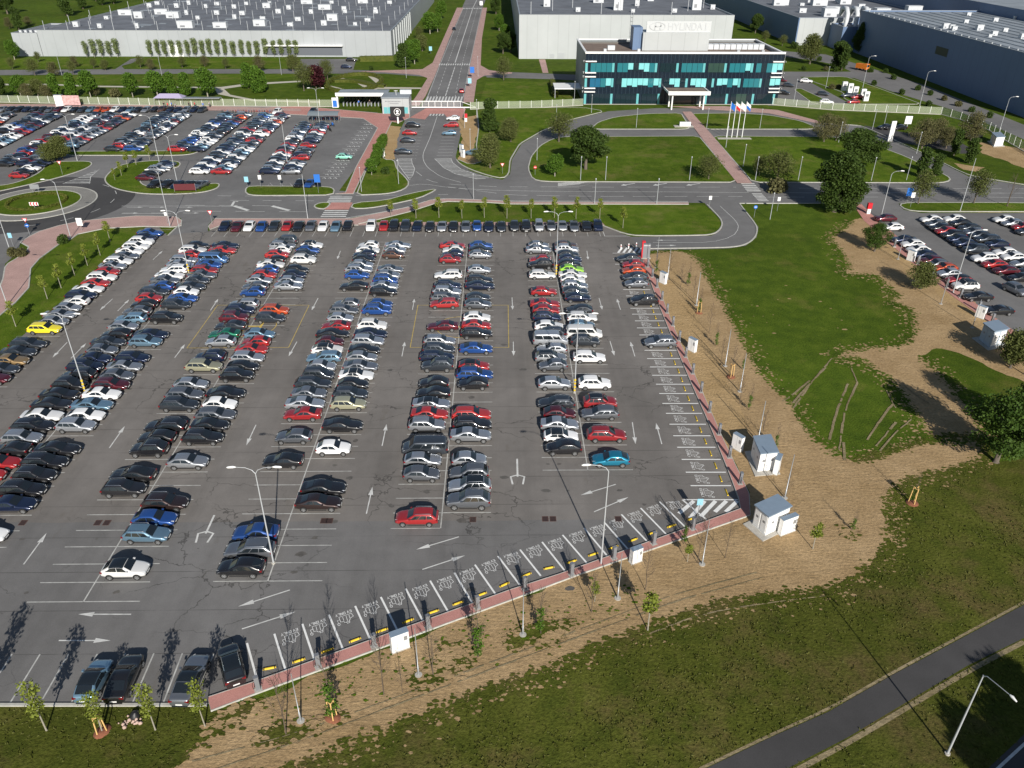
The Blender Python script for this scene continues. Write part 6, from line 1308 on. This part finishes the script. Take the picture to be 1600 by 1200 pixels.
for x, y, w_, d_, h_ in ((-23, 14, 2.4, 1.5, 1.4), (-25, 8, .9, .9, 1.2), (-14, 8, .9, .9, 1.2)): q = MB(); q.box(x, y, HH - .9, x + w_, y + d_, HH - .9 + h_); q.build('roof_unit', M['unit'], ofc)
for i in range(11): q = MB(); q.box(9 + i * 1.9, 16, HH - .9, 10.7 + i * 1.9, 19, HH + .7); q.build('roof_unit', M['unit'], ofc)
q = MB(); q.box(18, 6, HH - .9, 18.9, 7, HH + .3); q.box(26, 6, HH - .9, 26.9, 7, HH + .3); q.build('vent', M['steel'], ofc)
# side shelter left of office
r = empty('car_shelter', (*G(888, 150), 0)); tag(r, 'open white-roofed shelter at the left corner of the glass office', 'shelter'); q = MB(); q.box(-5, -4, 2.9, 5.2, 6, 3.2); q.build('roof', M['white'], r)
for x in (-4.8, 5):
    for y in (-3.8, 5.8): q = MB(); q.box(x - .1, y - .1, 0, x + .1, y + .1, 2.9); q.build('post', M['steel'], r)
# gatehouse: turnstile canopy and glazed block with pale blue windows
gx0, gy0 = G(598, 178); gx1 = G(640, 178)[0]
r = empty('gatehouse', ((gx0 + gx1) / 2, gy0, 0)); tag(r, 'gatehouse with white upper wall and pale blue window band', 'building', 'works buildings'); hw = (gx1 - gx0) / 2
q = MB(); q.box(-hw, 0, 0, hw, 7.5, 4.6); q.build('wall', M['cladw'], r); q = MB(); q.box(-hw - .15, -.25, 4.6, hw + .15, 7.6, 4.95); q.build('roof', M['roofl'], r)
n = 6
for i in range(n): x = -hw + .4 + (2 * hw - .8) * i / n; q = MB(); q.box(x + .05, -.08, .15, x + (2 * hw - .8) / n - .05, -.01, 2.0); q.build('window', gm['c'], r)
q = MB(); q.box(-hw + 1, -.06, 3.6, -hw + 1.5, -.01, 3.9); [q.box(-hw + 1.8 + i * .45, -.06, 3.55, -hw + 2.1 + i * .45, -.01, 3.85) for i in range(9)]; [q.box(-hw + 2.4 + i * .4, -.06, 3.0, -hw + 2.7 + i * .4, -.01, 3.2) for i in range(7)]; q.build('wall_lettering', M['postgrey'], r)
q = MB(); q.cyl(0, 3, 4.95, 6.4, .06, 6); q.box(-.6, 2.9, 6.2, .6, 3.1, 6.3); q.build('aerial', M['white'], r); q = MB(); q.box(1, 5, 4.95, 4.5, 6.3, 6.1); q.build('roof_unit', M['unit'], r)
tx0, ty0 = G(528, 167); r = empty('turnstile_canopy', (tx0, ty0, 0)); tag(r, 'long white-edged canopy roof over the turnstiles', 'canopy'); L = gx0 - tx0 + .3
q = MB(); q.box(0, -1.0, 3.7, L, 7.5, 3.98); q.build('roof', M['roofl'], r); q = MB(); q.box(-.2, -1.3, 3.5, L, -1.005, 4.5); q.build('fascia', M['white'], r)
q = MB(); q.box(0, -.9, 0, .4, .3, 3.5); q.build('post', M['white'], r); q = MB(); q.box(1, 6.5, 0, L - .3, 6.8, 3.6); q.build('back_wall', glass, r)
for i in range(12): q = MB(); x = 1.5 + (L - 2.5) * i / 12; q.box(x, 1, 0, x + .3, 2.4, 1.1); q.build('turnstile', M['steel'], r)
r = empty('blue_display', (*G(524, 168), 0)); tag(r, 'white framed display with blue poster left of the turnstiles', 'display'); q = MB(); q.box(-.9, -.1, 0, .9, .1, 3); q.build('frame', M['white'], r); q = MB(); q.box(-.65, -.12, .2, .65, -.105, 2.2); q.build('poster', M['blue'], r)
# ------------------------------------------------------------------ trees
def leaves(name, mat, n, leaf, clumps, seed, shell=.5):
    R = random.Random(seed); vs = []; fs = []; wt = [c[3] * c[4] * c[5] for c in clumps]
    for i in range(n):
        c = R.choices(clumps, wt)[0]
        while True:
            d = Vector((R.uniform(-1, 1), R.uniform(-1, 1), R.uniform(-1, 1)))
            if .05 < d.length < 1: break
        d = d.normalized() * (shell + (1 - shell) * R.random() ** .6) * (1 + R.gauss(0, .07)); p = Vector((c[0] + d.x * c[3], c[1] + d.y * c[4], c[2] + d.z * c[5]))
        a = Vector((R.gauss(0, 1), R.gauss(0, 1), R.gauss(0, .7))).normalized(); b = a.cross(Vector((R.gauss(0, 1), R.gauss(0, 1), R.gauss(0, 1)))).normalized(); s = leaf * R.uniform(.6, 1.4) / 2
        k = len(vs); vs += [tuple(p - a * s - b * s * .6), tuple(p + a * s - b * s * .8), tuple(p + a * s * .7 + b * s), tuple(p - a * s * .8 + b * s * .7)]; fs.append((k, k + 1, k + 2, k + 3))
    me = bpy.data.meshes.new(name); me.from_pydata(vs, [], fs); me.materials.append(mat); return me
def clumps(H, z0, r, n, cs, seed, taper=0.0):
    R = random.Random(seed); out = []
    for i in range(n):
        t = (i + .5) / n; z = z0 + (H - z0 - cs) * t + cs * .3; rr = r * (1 - taper * t) * (sin(pi * min(1, .18 + t * .82)) ** .6 if not taper else 1); a = i * 2.4 + R.uniform(-.4, .4); q = rr * (.15 + .6 * R.random()); s = cs * R.uniform(.75, 1.25)
        out.append((q * cos(a), q * sin(a), z, s * 1.15, s * 1.15, s * .85))
    return out
def trunk(H, r, limbs, cl, mat, seed, zl=.35):
    R = random.Random(seed); m = MB(); top = H * .8; m.tube([(0, 0, -.05), (0.02, 0, .15), (.05, .03, H * zl), (0, .05, top)], [r * 1.4, r, r * .75, r * .15], 8)
    for c in R.sample(cl, min(limbs, len(cl))):
        z = H * R.uniform(zl * .6, zl + .2); m.tube([(0.03, .02, z), (c[0] * .5, c[1] * .5, (z + c[2]) / 2 + .1), (c[0], c[1], c[2])], [r * .45, r * .3, r * .06], 5)
        for q in range(3): e = (c[0] + R.uniform(-1, 1) * c[3], c[1] + R.uniform(-1, 1) * c[4], c[2] + R.uniform(-.2, 1) * c[5]); m.tube([(c[0] * .6, c[1] * .6, (z + c[2] * 1.3) / 2.3), e], [r * .18, r * .03], 4)
    return m.mesh('trunk', mat)
def bare(H, seed, spread=.16, n=26, base=.25, r0=.045):
    R = random.Random(seed); m = MB(); pts = [(0, 0, 0)]; 
    for i in range(1, 6): pts.append((R.uniform(-.03, .03) * H * i / 5, R.uniform(-.03, .03) * H * i / 5, H * i / 5))
    m.tube(pts, [r0 * (1 - .85 * i / 5) for i in range(6)], 6); 
    for i in range(n):
        t = base + (1 - base) * (i / n); z = H * t * .92; a = R.uniform(0, 6.28); L = H * spread * (1.15 - t) * R.uniform(.6, 1.3) + .15; x, y = 0, 0
        e = (L * cos(a), L * sin(a), z + L * R.uniform(1.2, 2.0)); mid = (e[0] * .55, e[1] * .55, z + (e[2] - z) * .35); m.tube([(0, 0, z), mid, e], [.014, .011, .005], 4)
        for q in range(3): b = a + R.uniform(-.9, .9); l = L * .4; m.tube([mid, (mid[0] + l * cos(b), mid[1] + l * sin(b), mid[2] + l * 1.3)], [.008, .004], 3)
    return m.mesh('branches', M['twig'])
TK = {}
M['leaf_big'] = leaf_mat('mid green leaves', (.032, .070, .009), (.07, .12, .016))
def kind(k, nm, cat, H, crown, tr): TK[k] = (nm, cat, H, crown, tr)
c = clumps(11, 2.6, 5.0, 24, 1.45, 1); kind('oak', 'broadleaf_tree', 'tree', 11, leaves('crown', M['leaf_dark'], 15000, .27, c, 1, .25), trunk(11, .34, 9, c, M['bark'], 1))
c = clumps(13, 1.2, 4.1, 34, 1.4, 2); kind('tall', 'broadleaf_tree', 'tree', 13, leaves('crown', M['leaf_dark'], 20000, .27, c, 2, .25), trunk(13, .35, 9, c, M['bark'], 2, .2))
c = clumps(10, 1.6, 5.2, 30, 1.25, 31); kind('big', 'broadleaf_tree', 'tree', 10, leaves('crown', M['leaf_big'], 11000, .21, c, 31, .2), trunk(10, .3, 10, c, M['bark'], 31))
c = clumps(6, 1.4, 1.7, 10, 1.15, 3); kind('green', 'broadleaf_tree', 'tree', 6, leaves('crown', M['leaf_green'], 4600, .23, c, 3), trunk(6, .14, 5, c, M['barkpale'], 3))
c = clumps(7, 1.2, 3.6, 15, 1.4, 4); kind('olive', 'spreading_tree', 'tree', 7, leaves('crown', M['leaf_olive'], 7000, .2, c, 4, .3), trunk(7, .22, 10, c, M['bark'], 4, .2))
c = clumps(7, 1.4, 3.2, 14, 1.3, 5); kind('brown', 'spreading_tree', 'tree', 7, leaves('crown', M['leaf_brown'], 4600, .18, c, 5, .3), trunk(7, .2, 11, c, M['bark'], 5, .2))
c = clumps(6, 1.6, 2.8, 12, 1.2, 6); kind('thin', 'spreading_tree', 'tree', 6, leaves('crown', M['leaf_olive'], 3600, .15, c, 6, .15), trunk(6, .14, 10, c, M['bark'], 6, .25))
c = clumps(4.2, 2.0, .75, 5, .5, 7); kind('young', 'young_tree', 'tree', 4.2, leaves('crown', M['leaf_young'], 460, .17, c, 7, .1), trunk(4.2, .055, 4, c, M['barkpale'], 7, .45))
c = clumps(4.8, 1.7, .45, 8, .5, 8); kind('column', 'young_tree', 'tree', 4.8, leaves('crown', M['leaf_young'], 520, .14, c, 8, .1), trunk(4.8, .06, 6, c, M['barkpale'], 8, .35))
c = clumps(7, 1.3, .8, 9, .95, 9, .55); kind('poplar', 'poplar_tree', 'tree', 7, leaves('crown', M['leaf_pale'], 800, .27, c, 9, .2), trunk(7, .1, 4, c, M['barkpale'], 9, .2))
c = clumps(7, .5, 1.5, 14, 1.1, 10, .8); kind('thuja', 'conifer_tree', 'tree', 7, leaves('crown', M['leaf_green'], 3600, .3, c, 10, .7), trunk(7, .16, 2, c, M['bark'], 10, .1))
c = clumps(8, .4, 2.1, 16, 1.2, 12, .85); kind('conifer', 'conifer_tree', 'tree', 8, leaves('crown', M['leaf_dark'], 4200, .3, c, 12, .7), trunk(8, .18, 2, c, M['bark'], 12, .1))
c = clumps(9, .8, 1.5, 15, 1.2, 13, .3); kind('slim', 'poplar_tree', 'tree', 9, leaves('crown', M['leaf_dark'], 3600, .34, c, 13, .4), trunk(9, .2, 5, c, M['bark'], 13, .15))
c = clumps(6, .8, 2.2, 12, 1.3, 14); kind('purple', 'purple_tree', 'tree', 6, leaves('crown', M['leaf_purple'], 2600, .34, c, 14, .4), trunk(6, .14, 4, c, M['bark'], 14, .2))
c = clumps(1.5, 0, .8, 7, .55, 15); kind('shrub', 'shrub', 'shrub', 1.5, leaves('foliage', M['leaf_dark'], 900, .2, c, 15, .5), trunk(1.0, .05, 3, c, M['bark'], 15, .2))
c = clumps(1.5, 0, 1.2, 8, .6, 16); kind('bshrub', 'shrub', 'shrub', 1.5, leaves('foliage', M['leaf_brown'], 1100, .2, c, 16, .4), trunk(1.0, .05, 3, c, M['bark'], 16, .2))
c = clumps(3.2, .3, .35, 7, .4, 17); kind('bud', 'young_tree', 'tree', 6.2, leaves('crown', M['leaf_green'], 420, .12, [(x, y, z + .3, a * .7, b * .7, cc) for x, y, z, a, b, cc in c], 17, .1), bare(6.2, 17, .12, 30, .3))
for i in range(3): kind('bare%d' % i, 'bare_sapling', 'tree', 6, None, bare(6, 20 + i, .15, 26, .3))
kind('bareb', 'bare_tree', 'tree', 7, None, bare(7, 30, .34, 20, .3, .12))
def tree(k, px, py, s, label, group, rz=None, stakes=False, W_=None, wide=1.0):
    nm, cat, H, cm, tm = TK[k]; p = W_ or G(px, py)
    r = empty(nm, (p[0], p[1], 0), random.uniform(0, 6.28) if rz is None else rz, s / H); r.scale = (wide * s / H * random.uniform(.86, 1.14), wide * s / H * random.uniform(.86, 1.14), s / H * random.uniform(.95, 1.06)); tag(r, uniq(label, label), cat, group)
    o = obj('trunk' if cm else 'branches', tm, r)
    if cm: obj(cm.name.split('.')[0], cm, r)
    if stakes:
        m = MB(); q = H / s; 
        for a in range(3): x, y = .36 * q * cos(a * 2.09 + .5), .36 * q * sin(a * 2.09 + .5); m.tube([(x, y, 0), (x * .75, y * .75, 2.0 * q)], .05 * q, 6)
        for a in range(3):
            x, y = .28 * q * cos(a * 2.09 + .5), .28 * q * sin(a * 2.09 + .5); x2, y2 = .28 * q * cos(a * 2.09 + 2.59), .28 * q * sin(a * 2.09 + 2.59); m.tube([(x, y, 1.85 * q), (x2, y2, 1.85 * q)], .04 * q, 5)
        m.build('stakes', M['stake'], r); m = MB(); m.tube([(0, 0, 0), (0, 0, .1 * q), (0, 0, .16 * q)], [.62 * q, .55 * q, .2 * q], 14); m.build('mulch_ring', M['mulch'], r)
    return r
T_ = tree
T_('tall', 1303, 331, 12.8, 'very tall dark green tree standing on the verge below the right lawn', 'large trees', wide=1.2); T_('tall', 1316, 328, 10.5, 'dark tree leaning against the very tall one, on its right side', 'large trees')
T_('oak', 915, 265, 11, 'large dark green tree with pale trunk on the big lawn', 'large trees', wide=1.3); T_('thin', 873, 222, 7.5, 'airy olive tree shading the drive left of the large dark tree', 'lawn trees', wide=1.5); T_('green', 867, 276, 5.4, 'small round bright green tree beside the large dark tree', 'lawn trees')
T_('olive', 766, 263, 8.2, 'round olive-yellow tree on the wedge beside the drive', 'large trees'); T_('conifer', 765, 207, 8.6, 'pointed dark green conifer above the olive-yellow tree', 'large trees'); T_('olive', 798, 222, 7, 'olive tree behind the pointed conifer and beside the drive', 'large trees')
T_('oak', 1338, 262, 10, 'dark green tree behind and right of the very tall tree', 'large trees', wide=1.2); T_('brown', 1287, 222, 7.5, 'brownish airy tree over the drive end, left of the dark tree', 'lawn trees'); T_('brown', 1306, 220, 6.5, 'brownish airy tree close to the dark tree at the drive end', 'lawn trees')
T_('thin', 1107, 280, 6, 'low olive tree left of the red path, lower lawn', 'lawn trees', wide=1.5); T_('thin', 1213, 284, 7.4, 'airy olive tree at the right lawn edge near the crossing', 'lawn trees', wide=1.35); T_('thin', 1186, 275, 5, 'smaller olive tree right of the red path', 'lawn trees'); T_('bshrub', 1213, 300, 3.4, 'reddish bare shrub in front of the airy tree by the crossing', 'shrubs')
T_('big', 1556, 722, 9.8, 'large bright green tree with grey trunk at the right frame edge', 'large trees'); T_('big', 1612, 700, 9, 'bright green tree cut by the right frame edge', 'large trees'); T_('olive', 1578, 575, 5.6, 'olive blossoming tree beside the blue kiosk', 'large trees'); T_('thin', 1600, 585, 5, 'thin olive tree at frame edge beside the blue kiosk', 'large trees')
T_('big', 1366, 393, 5.6, 'leafy green tree on the soil in front of the right lot', 'trees before the right lot'); T_('olive', 1438, 452, 5.2, 'thin olive tree on the soil in front of the right lot cars', 'trees before the right lot')
for i, (k, px, py, s) in enumerate([('brown', 1440, 232, 8), ('brown', 1462, 224, 7), ('brown', 1478, 232, 6), ('brown', 1516, 222, 8), ('slim', 1490, 243, 6.5), ('slim', 1514, 255, 6.5), ('slim', 1438, 278, 7), ('slim', 1461, 275, 5.5), ('thin', 1434, 319, 7.5), ('thin', 1521, 318, 7.5), ('bareb', 1573, 323, 7)]):
    T_(k, px, py, s, ['brown-budding tree leftmost beside the fence car park', 'brown-budding tree second beside the fence car park', 'small brown-budding tree third beside the fence car park', 'brown-budding tree rightmost beside the fence car park', 'slim green tree on the patchy grass below the fence, left', 'slim green tree on the patchy grass below the fence, right', 'slim green tree at the lawn corner by the fork', 'shorter slim green tree at the lawn corner by the fork', 'airy tree on the grass strip beside the blue panel sign', 'airy tree on the grass strip behind the bare mast', 'bare leafless tree on the soil at the far right'][i], 'trees near the fork')
for i, (px, py) in enumerate([(172, 377), (157, 399), (137, 415), (117, 430), (96, 450), (74, 467), (25, 510)]): T_('young', px, py, 4.4, 'young tree on the left grass verge, %s from its far end' % ORD[i], 'young trees on the left verge')
for i, (px, py) in enumerate([(611, 339), (650, 341), (686, 340), (722, 341), (757, 340), (792, 341), (830, 341), (866, 340), (900, 342), (937, 341), (973, 356)]): T_('young', px, py, 4.0 + (i * 37 % 11) * .1, 'young tree behind the far end row, %s from the left' % ORD[i], 'young trees behind the far end row')
for i, (k, px, py, s, st) in enumerate([('bare0', 447, 1147, 7.2, 0), ('bud', 520, 1122, 7.6, 1), ('bare1', 600, 1086, 7, 0), ('bare0', 629, 1082, 3.2, 0), ('bare2', 677, 1055, 5.6, 0), ('bud', 747, 1027, 6.6, 0), ('bud', 845, 990, 5.8, 0), ('bare1', 924, 957, 5.2, 0), ('young', 1012, 985, 4.6, 0), ('young', 929, 940, 2.4, 0), ('bare2', 1008, 922, 5.2, 0), ('young', 1074, 878, 2.4, 0), ('bare0', 1133, 872, 5, 0), ('bare1', 1090, 880, 5.4, 0), ('bud', 1068, 850, 4, 0), ('bare2', 1100, 852, 4.6, 0)]):
    T_(k, px, py, s, '%s on the near soil strip, %s from the left' % ('slender sapling held by three pine stakes' if st else ('bare leafless sapling' if k[:4] == 'bare' else 'slender budding sapling'), ORD[i]), 'saplings on the near soil strip', None, bool(st))
for i, (k, px, py, s, st) in enumerate([('bud', 1025, 427, 4.4, 0), ('bare0', 1045, 437, 5.2, 0), ('bare1', 1063, 453, 4.8, 0), ('bud', 1075, 447, 4.4, 0), ('bare2', 1083, 468, 4.6, 0), ('bud', 1092, 489, 4.6, 1), ('bare0', 1108, 520, 5, 0), ('bud', 1118, 541, 4, 0), ('bare1', 1126, 570, 4.6, 0), ('bare2', 1142, 589, 5.2, 1), ('bud', 1170, 641, 4, 0), ('bare0', 1189, 690, 4.8, 0), ('bud', 1211, 702, 3.6, 0), ('bare2', 1155, 632, 4.8, 0), ('bud', 1160, 578, 3, 0)]):
    T_(k, px, py, s, '%s on the right soil strip, %s from its far end' % ('sapling held by pine stakes' if st else ('bare leafless sapling' if k[:4] == 'bare' else 'slender budding sapling'), ORD[i]), 'saplings on the right soil strip', None, bool(st))
T_('young', 1270, 858, 3.6, 'small round yellow-green tree on bare soil by the lower kiosk', 'saplings on bare soil'); T_('bud', 1331, 830, 3, 'tiny green sapling on a turf spot in the bare soil', 'saplings on bare soil'); T_('bud', 1425, 786, 3.6, 'staked sapling at the turf edge right of the bare soil', 'saplings on bare soil', None, True); T_('bare1', 1228, 776, 3.8, 'bare sapling between the kiosks and the open soil', 'saplings on bare soil')
for i, (px, py, s, st) in enumerate([(73, 1141, 5.2, 0), (160, 1143, 4.6, 1), (243, 1140, 4.8, 0), (321, 1135, 4.8, 0), (-40, 1140, 6.5, 0)]):
    T_('column', px, py, s, ['narrow yellow-green young tree on the near grass, leftmost', 'staked young tree in a bark ring on the near grass', 'narrow young tree right of the rubble heap, near grass', 'narrow young tree beside the near pavement end', 'narrow young tree just outside the left frame edge'][i], 'young trees on the near grass', None, bool(st))
# along the halls
for i, x in enumerate([136, 148, 160, 172, 184, 236, 248, 259, 271, 283, 295, 306, 318, 329, 341, 353, 366, 379, 391, 403, 416, 429, 441, 453, 464]): T_('poplar', x, 88.5 + 1, 6.6 + (i * 31 % 9) * .12, 'slim poplar before the grey hall facade, %s from the left' % ORD[i], 'poplars before the grey hall')
L_ = [('oak', 3, 155, 8), ('green', 33, 150, 6.5), ('olive', 60, 150, 6), ('thuja', 88, 151, 8), ('thuja', 115, 152, 8.4), ('green', 142, 152, 8), ('green', 208, 152, 7.6), ('green', 247, 152, 8), ('thuja', 269, 150, 8), ('thuja', 292, 150, 8), ('green', 325, 153, 9), ('thuja', 388, 138, 9), ('thuja', 403, 145, 9), ('thuja', 411, 143, 7), ('thin', 475, 142, 9), ('purple', 494, 138, 8.5), ('thin', 512, 124, 7), ('olive', 458, 112, 6.5), ('brown', 405, 112, 6),
      ('thin', 20, 108, 4.5), ('thin', 55, 118, 6), ('brown', 85, 119, 5.5), ('thin', 115, 116, 5), ('thin', 60, 97, 4), ('green', 23, 93, 7.5), ('brown', 118, 105, 4.5), ('thin', 147, 107, 4), ('olive', 165, 110, 4), ('thin', 220, 106, 5), ('brown', 237, 110, 4.5), ('thin', 285, 106, 4.5), ('brown', 320, 104, 4.5), ('thin', 353, 108, 4.5), ('brown', 150, 150, 4.5), ('bshrub', 180, 152, 3), ('brown', 45, 155, 5), ('brown', 75, 156, 5),
      ('conifer', 630, 106, 9), ('green', 648, 100, 9), ('green', 640, 92, 7), ('olive', 660, 80, 7), ('green', 672, 53, 10), ('green', 684, 50, 9), ('green', 690, 30, 10), ('thin', 655, 60, 6), ('oak', 786, 84, 9), ('oak', 798, 82, 9), ('green', 780, 48, 8), ('oak', 775, 22, 10), ('green', 790, 62, 7), ('thin', 787, 125, 8),
      ('oak', 12, 22, 13), ('slim', 105, 25, 16), ('slim', 130, 14, 12), ('slim', 160, 8, 14), ('slim', 30, 47, 11), ('brown', 15, 45, 6), ('slim', 178, 6, 11), ('brown', 45, 40, 5), ('oak', 150, 2, 9),
      ('olive', 1265, 100, 12), ('slim', 1306, 107, 11), ('slim', 1315, 110, 10), ('tall', 1341, 84, 13), ('oak', 1180, 52, 10), ('oak', 1210, 50, 9), ('thin', 1195, 66, 5.5), ('thin', 1222, 72, 5), ('olive', 1182, 72, 4), ('shrub', 1240, 76, 3)]
KN = {'oak': 'dense dark tree', 'green': 'bright green tree', 'olive': 'olive bushy tree', 'thuja': 'pointed green conifer', 'thin': 'airy thin-leaved tree', 'purple': 'dark purple tree', 'brown': 'brown-budding tree', 'conifer': 'dark pointed conifer', 'slim': 'slim tall tree', 'tall': 'very dense dark tree', 'bshrub': 'brown shrub', 'shrub': 'green shrub'}
cnt = {}
def zone(px, py):
    if px < 200 and py < 60: return 'behind the grey hall, upper left'
    if px < 560 and py >= 122: return 'behind the far lot fence'
    if px < 560: return 'on the lawn before the grey hall'
    if px < 700: return 'between grey hall and main road'
    if px < 810: return 'right of the main road'
    return 'beside the blue halls'
for k, px, py, s in sorted(L_, key=lambda q: q[1]):
    z = zone(px, py); cnt[(k, z)] = cnt.get((k, z), 0) + 1; T_(k, px, py, s, '%s %s, %s from left' % (KN[k], z, ORD[cnt[(k, z)] - 1]), 'trees of the works grounds')
SH = [(1212, 110, 'shrub'), (1280, 95, 'shrub'), (1255, 110, 'shrub'), (1290, 110, 'bshrub'), (1305, 112, 'shrub'), (1360, 113, 'shrub'), (1365, 133, 'shrub'), (1383, 114, 'shrub'), (1408, 147, 'shrub'), (1395, 124, 'shrub'), (1434, 141, 'shrub'), (1453, 149, 'shrub'), (1475, 157, 'bshrub'), (1497, 166, 'bshrub'), (1518, 175, 'shrub'), (1545, 184, 'shrub'), (1450, 166, 'shrub'), (1300, 139, 'bshrub'), (1310, 139, 'bshrub'), (603, 272, 'shrub'), (100, 380, 'shrub'), (22, 400, 'bshrub'), (35, 400, 'bshrub'), (580, 110, 'shrub')]
for i, (px, py, k) in enumerate(sorted(SH)):
    T_(k, px, py, 1.7 if px > 900 else 1.6, '%s low shrub, %s from the left in the whole picture' % ('brown' if k[0] == 'b' else 'green', ORD[i]), 'low shrubs', W_=None)
for i, (px, py, s) in enumerate([(581, 274, 4), (588, 262, 4), (592, 250, 4.2), (596, 240, 4), (600, 230, 3.6), (190, 275, 3.5), (200, 262, 4), (213, 258, 4), (180, 282, 3), (234, 250, 4), (82, 254, 5), (98, 249, 6), (90, 252, 5)]):
    T_('green' if i < 5 else ('olive' if i > 9 else 'young'), px, py, s, '%s, %s from left of its kind' % ('bright bushy tree beside the gate bays' if i < 5 else ('olive tree at the left island tip' if i > 9 else 'small tree on the triangular island'), ORD[i if i < 5 else (i - 10 if i > 9 else i - 5)]), 'island trees')
# hedge maze in front of the hall and long clipped hedges
def hedge(name, pts, w, h, label, group='clipped hedges', closed=False, mat='leaf_hedge'):
    p = pts; r = empty(name, (p[0][0], p[0][1], 0)); tag(r, label, 'hedge', group); m = MB(); o = Vector(p[0]); q = [tuple(Vector(a) - o) for a in p]; m.kerb(q, w * .8, 0, h * .92, closed); m.build('core', M[mat], r)
    R = random.Random(3); vs = []; cl = []
    n = len(q)
    for i in range(n if closed else n - 1):
        a, b = Vector(q[i]), Vector(q[(i + 1) % n]); L = (b - a).length; k = max(1, int(L / (w * .7)))
        for j in range(k): c = a.lerp(b, j / k); cl.append((c.x, c.y, h * .5, w * .55, w * .55, h * .55))
    obj('foliage', leaves('foliage', M[mat], min(9000, int(len(cl) * 60)), .28, cl, 3, .8), r)
mc = Vector(G(563, 131)); ex = abs(G(604, 131)[0] - mc.x); ey = abs(G(563, 118)[1] - mc.y)
hedge('ring_hedge', [(mc.x - 2 + ex * cos(2 * pi * k / 40), mc.y + ey * sin(2 * pi * k / 40)) for k in range(40)], 1.6, 1.3, 'clipped oval ring hedge around the emblem garden', closed=True)
hedge('emblem_hedge', [(mc.x - 10 + 20 * t, mc.y + 3.0 - 7 * t + 3 * sin(t * 5)) for t in [i / 10 for i in range(11)]], 3.2, 1.0, 'wavy clipped hedge inside the oval ring hedge')
for P, l in (([(545, 124), (521, 119), (519, 124)], 'gravel_bed'), ([(556, 129), (575, 130), (572, 139)], 'gravel_bed'), ([(516, 134), (545, 141), (522, 141)], 'gravel_bed')): sheet('gravel_bed', P, .05, 'gravel')
hedge('hall_hedge', PX([(563, 96), (589, 95.5), (615, 95)]), 3, 2.2, 'long low clipped hedge at the right corner of the grey hall')
hedge('shelter_hedge', PX([(862, 132), (868, 153)]), 2, 2.0, 'clipped hedge beside the white-roofed shelter')
hedge('round_hedge', circ(ROUND, 5.6, 30), .5, .6, 'low circular hedge on the roundabout lawn', closed=True)
# trees outside the frame whose shade falls on the near road corner
for i, (x, y, s) in enumerate([(40, 15.5, 12), (43, 15.5, 13.5), (47, 15, 14.5), (51, 18, 14), (55.5, 20, 14), (60, 23, 13.5), (45, 20, 13)]): T_('tall', 0, 0, s, 'dark tree just outside the lower right frame corner, %s from the left' % ORD[i], 'trees outside the frame', W_=(x, y))
def tufts(name, n, poly_test, box_, mat, label, hmax, seed):
    R = random.Random(seed); vs = []; fs = []
    while len(fs) < n * 3:
        x, y = R.uniform(box_[0], box_[2]), R.uniform(box_[1], box_[3])
        if not poly_test(x, y): continue
        dens = sin(x * .31 + sin(y * .23) * 2) * sin(y * .41 + 1.3 * sin(x * .19)) + R.uniform(-.9, .9)
        if dens < -.1: continue
        h = hmax * R.uniform(.4, 1.1)
        for q in range(3):
            a = R.uniform(0, 6.28); w = R.uniform(.05, .12); lx, ly = R.uniform(-.1, .1), R.uniform(-.1, .1); k = len(vs); ox, oy = R.uniform(-.1, .1), R.uniform(-.1, .1)
            vs += [(x + ox - w * cos(a), y + oy - w * sin(a), 0), (x + ox + w * cos(a), y + oy + w * sin(a), 0), (x + ox + lx, y + oy + ly, h)]; fs.append((k, k + 1, k + 2))
    me = bpy.data.meshes.new(name); me.from_pydata(vs, [], fs); me.materials.append(mat); tag(obj(name, me), label, None, kind='stuff')
def inside(P):
    def f(x, y):
        c = False; j = len(P) - 1
        for i in range(len(P)):
            if (P[i][1] > y) != (P[j][1] > y) and x < (P[j][0] - P[i][0]) * (y - P[i][1]) / (P[j][1] - P[i][1]) + P[i][0]: c = not c
            j = i
        return c
    return f
_so = inside(PX(D1)); _pa = inside(PX([(900, 1290), (1105, 1200), (1200, 1154), (1295, 1112), (1392, 1056), (1475, 1012), (1600, 945), (1760, 850), (1830, 880), (1600, 997), (1512, 1040), (1425, 1092), (1325, 1152), (1232, 1200), (1060, 1290)])); _rd = inside(PX([(1450, 1290), (1545, 1200), (1600, 1148), (1800, 1040), (2000, 1300)]))
_me = inside(PX([(-100, 1112), (320, 1104), (400, 1130), (700, 1010), (1100, 870), (1300, 780), (1440, 748), (1560, 724), (1700, 702), (2400, 800), (2400, 2000), (-100, 2000)]))
M['blade'] = leaf_mat('meadow blades', (.075, .09, .014), (.13, .13, .03), .35)
tufts('meadow_tufts', 10000, lambda x, y: _me(x, y) and not _so(x, y) and not _pa(x, y) and not _rd(x, y), (-45, 26, 75, 74), M['blade'], 'short rough tufts of meadow grass', .13, 5)
print('objects', len(bpy.data.objects), 'cars', len([o for o in bpy.data.objects if o.name.startswith('parked_car')]))
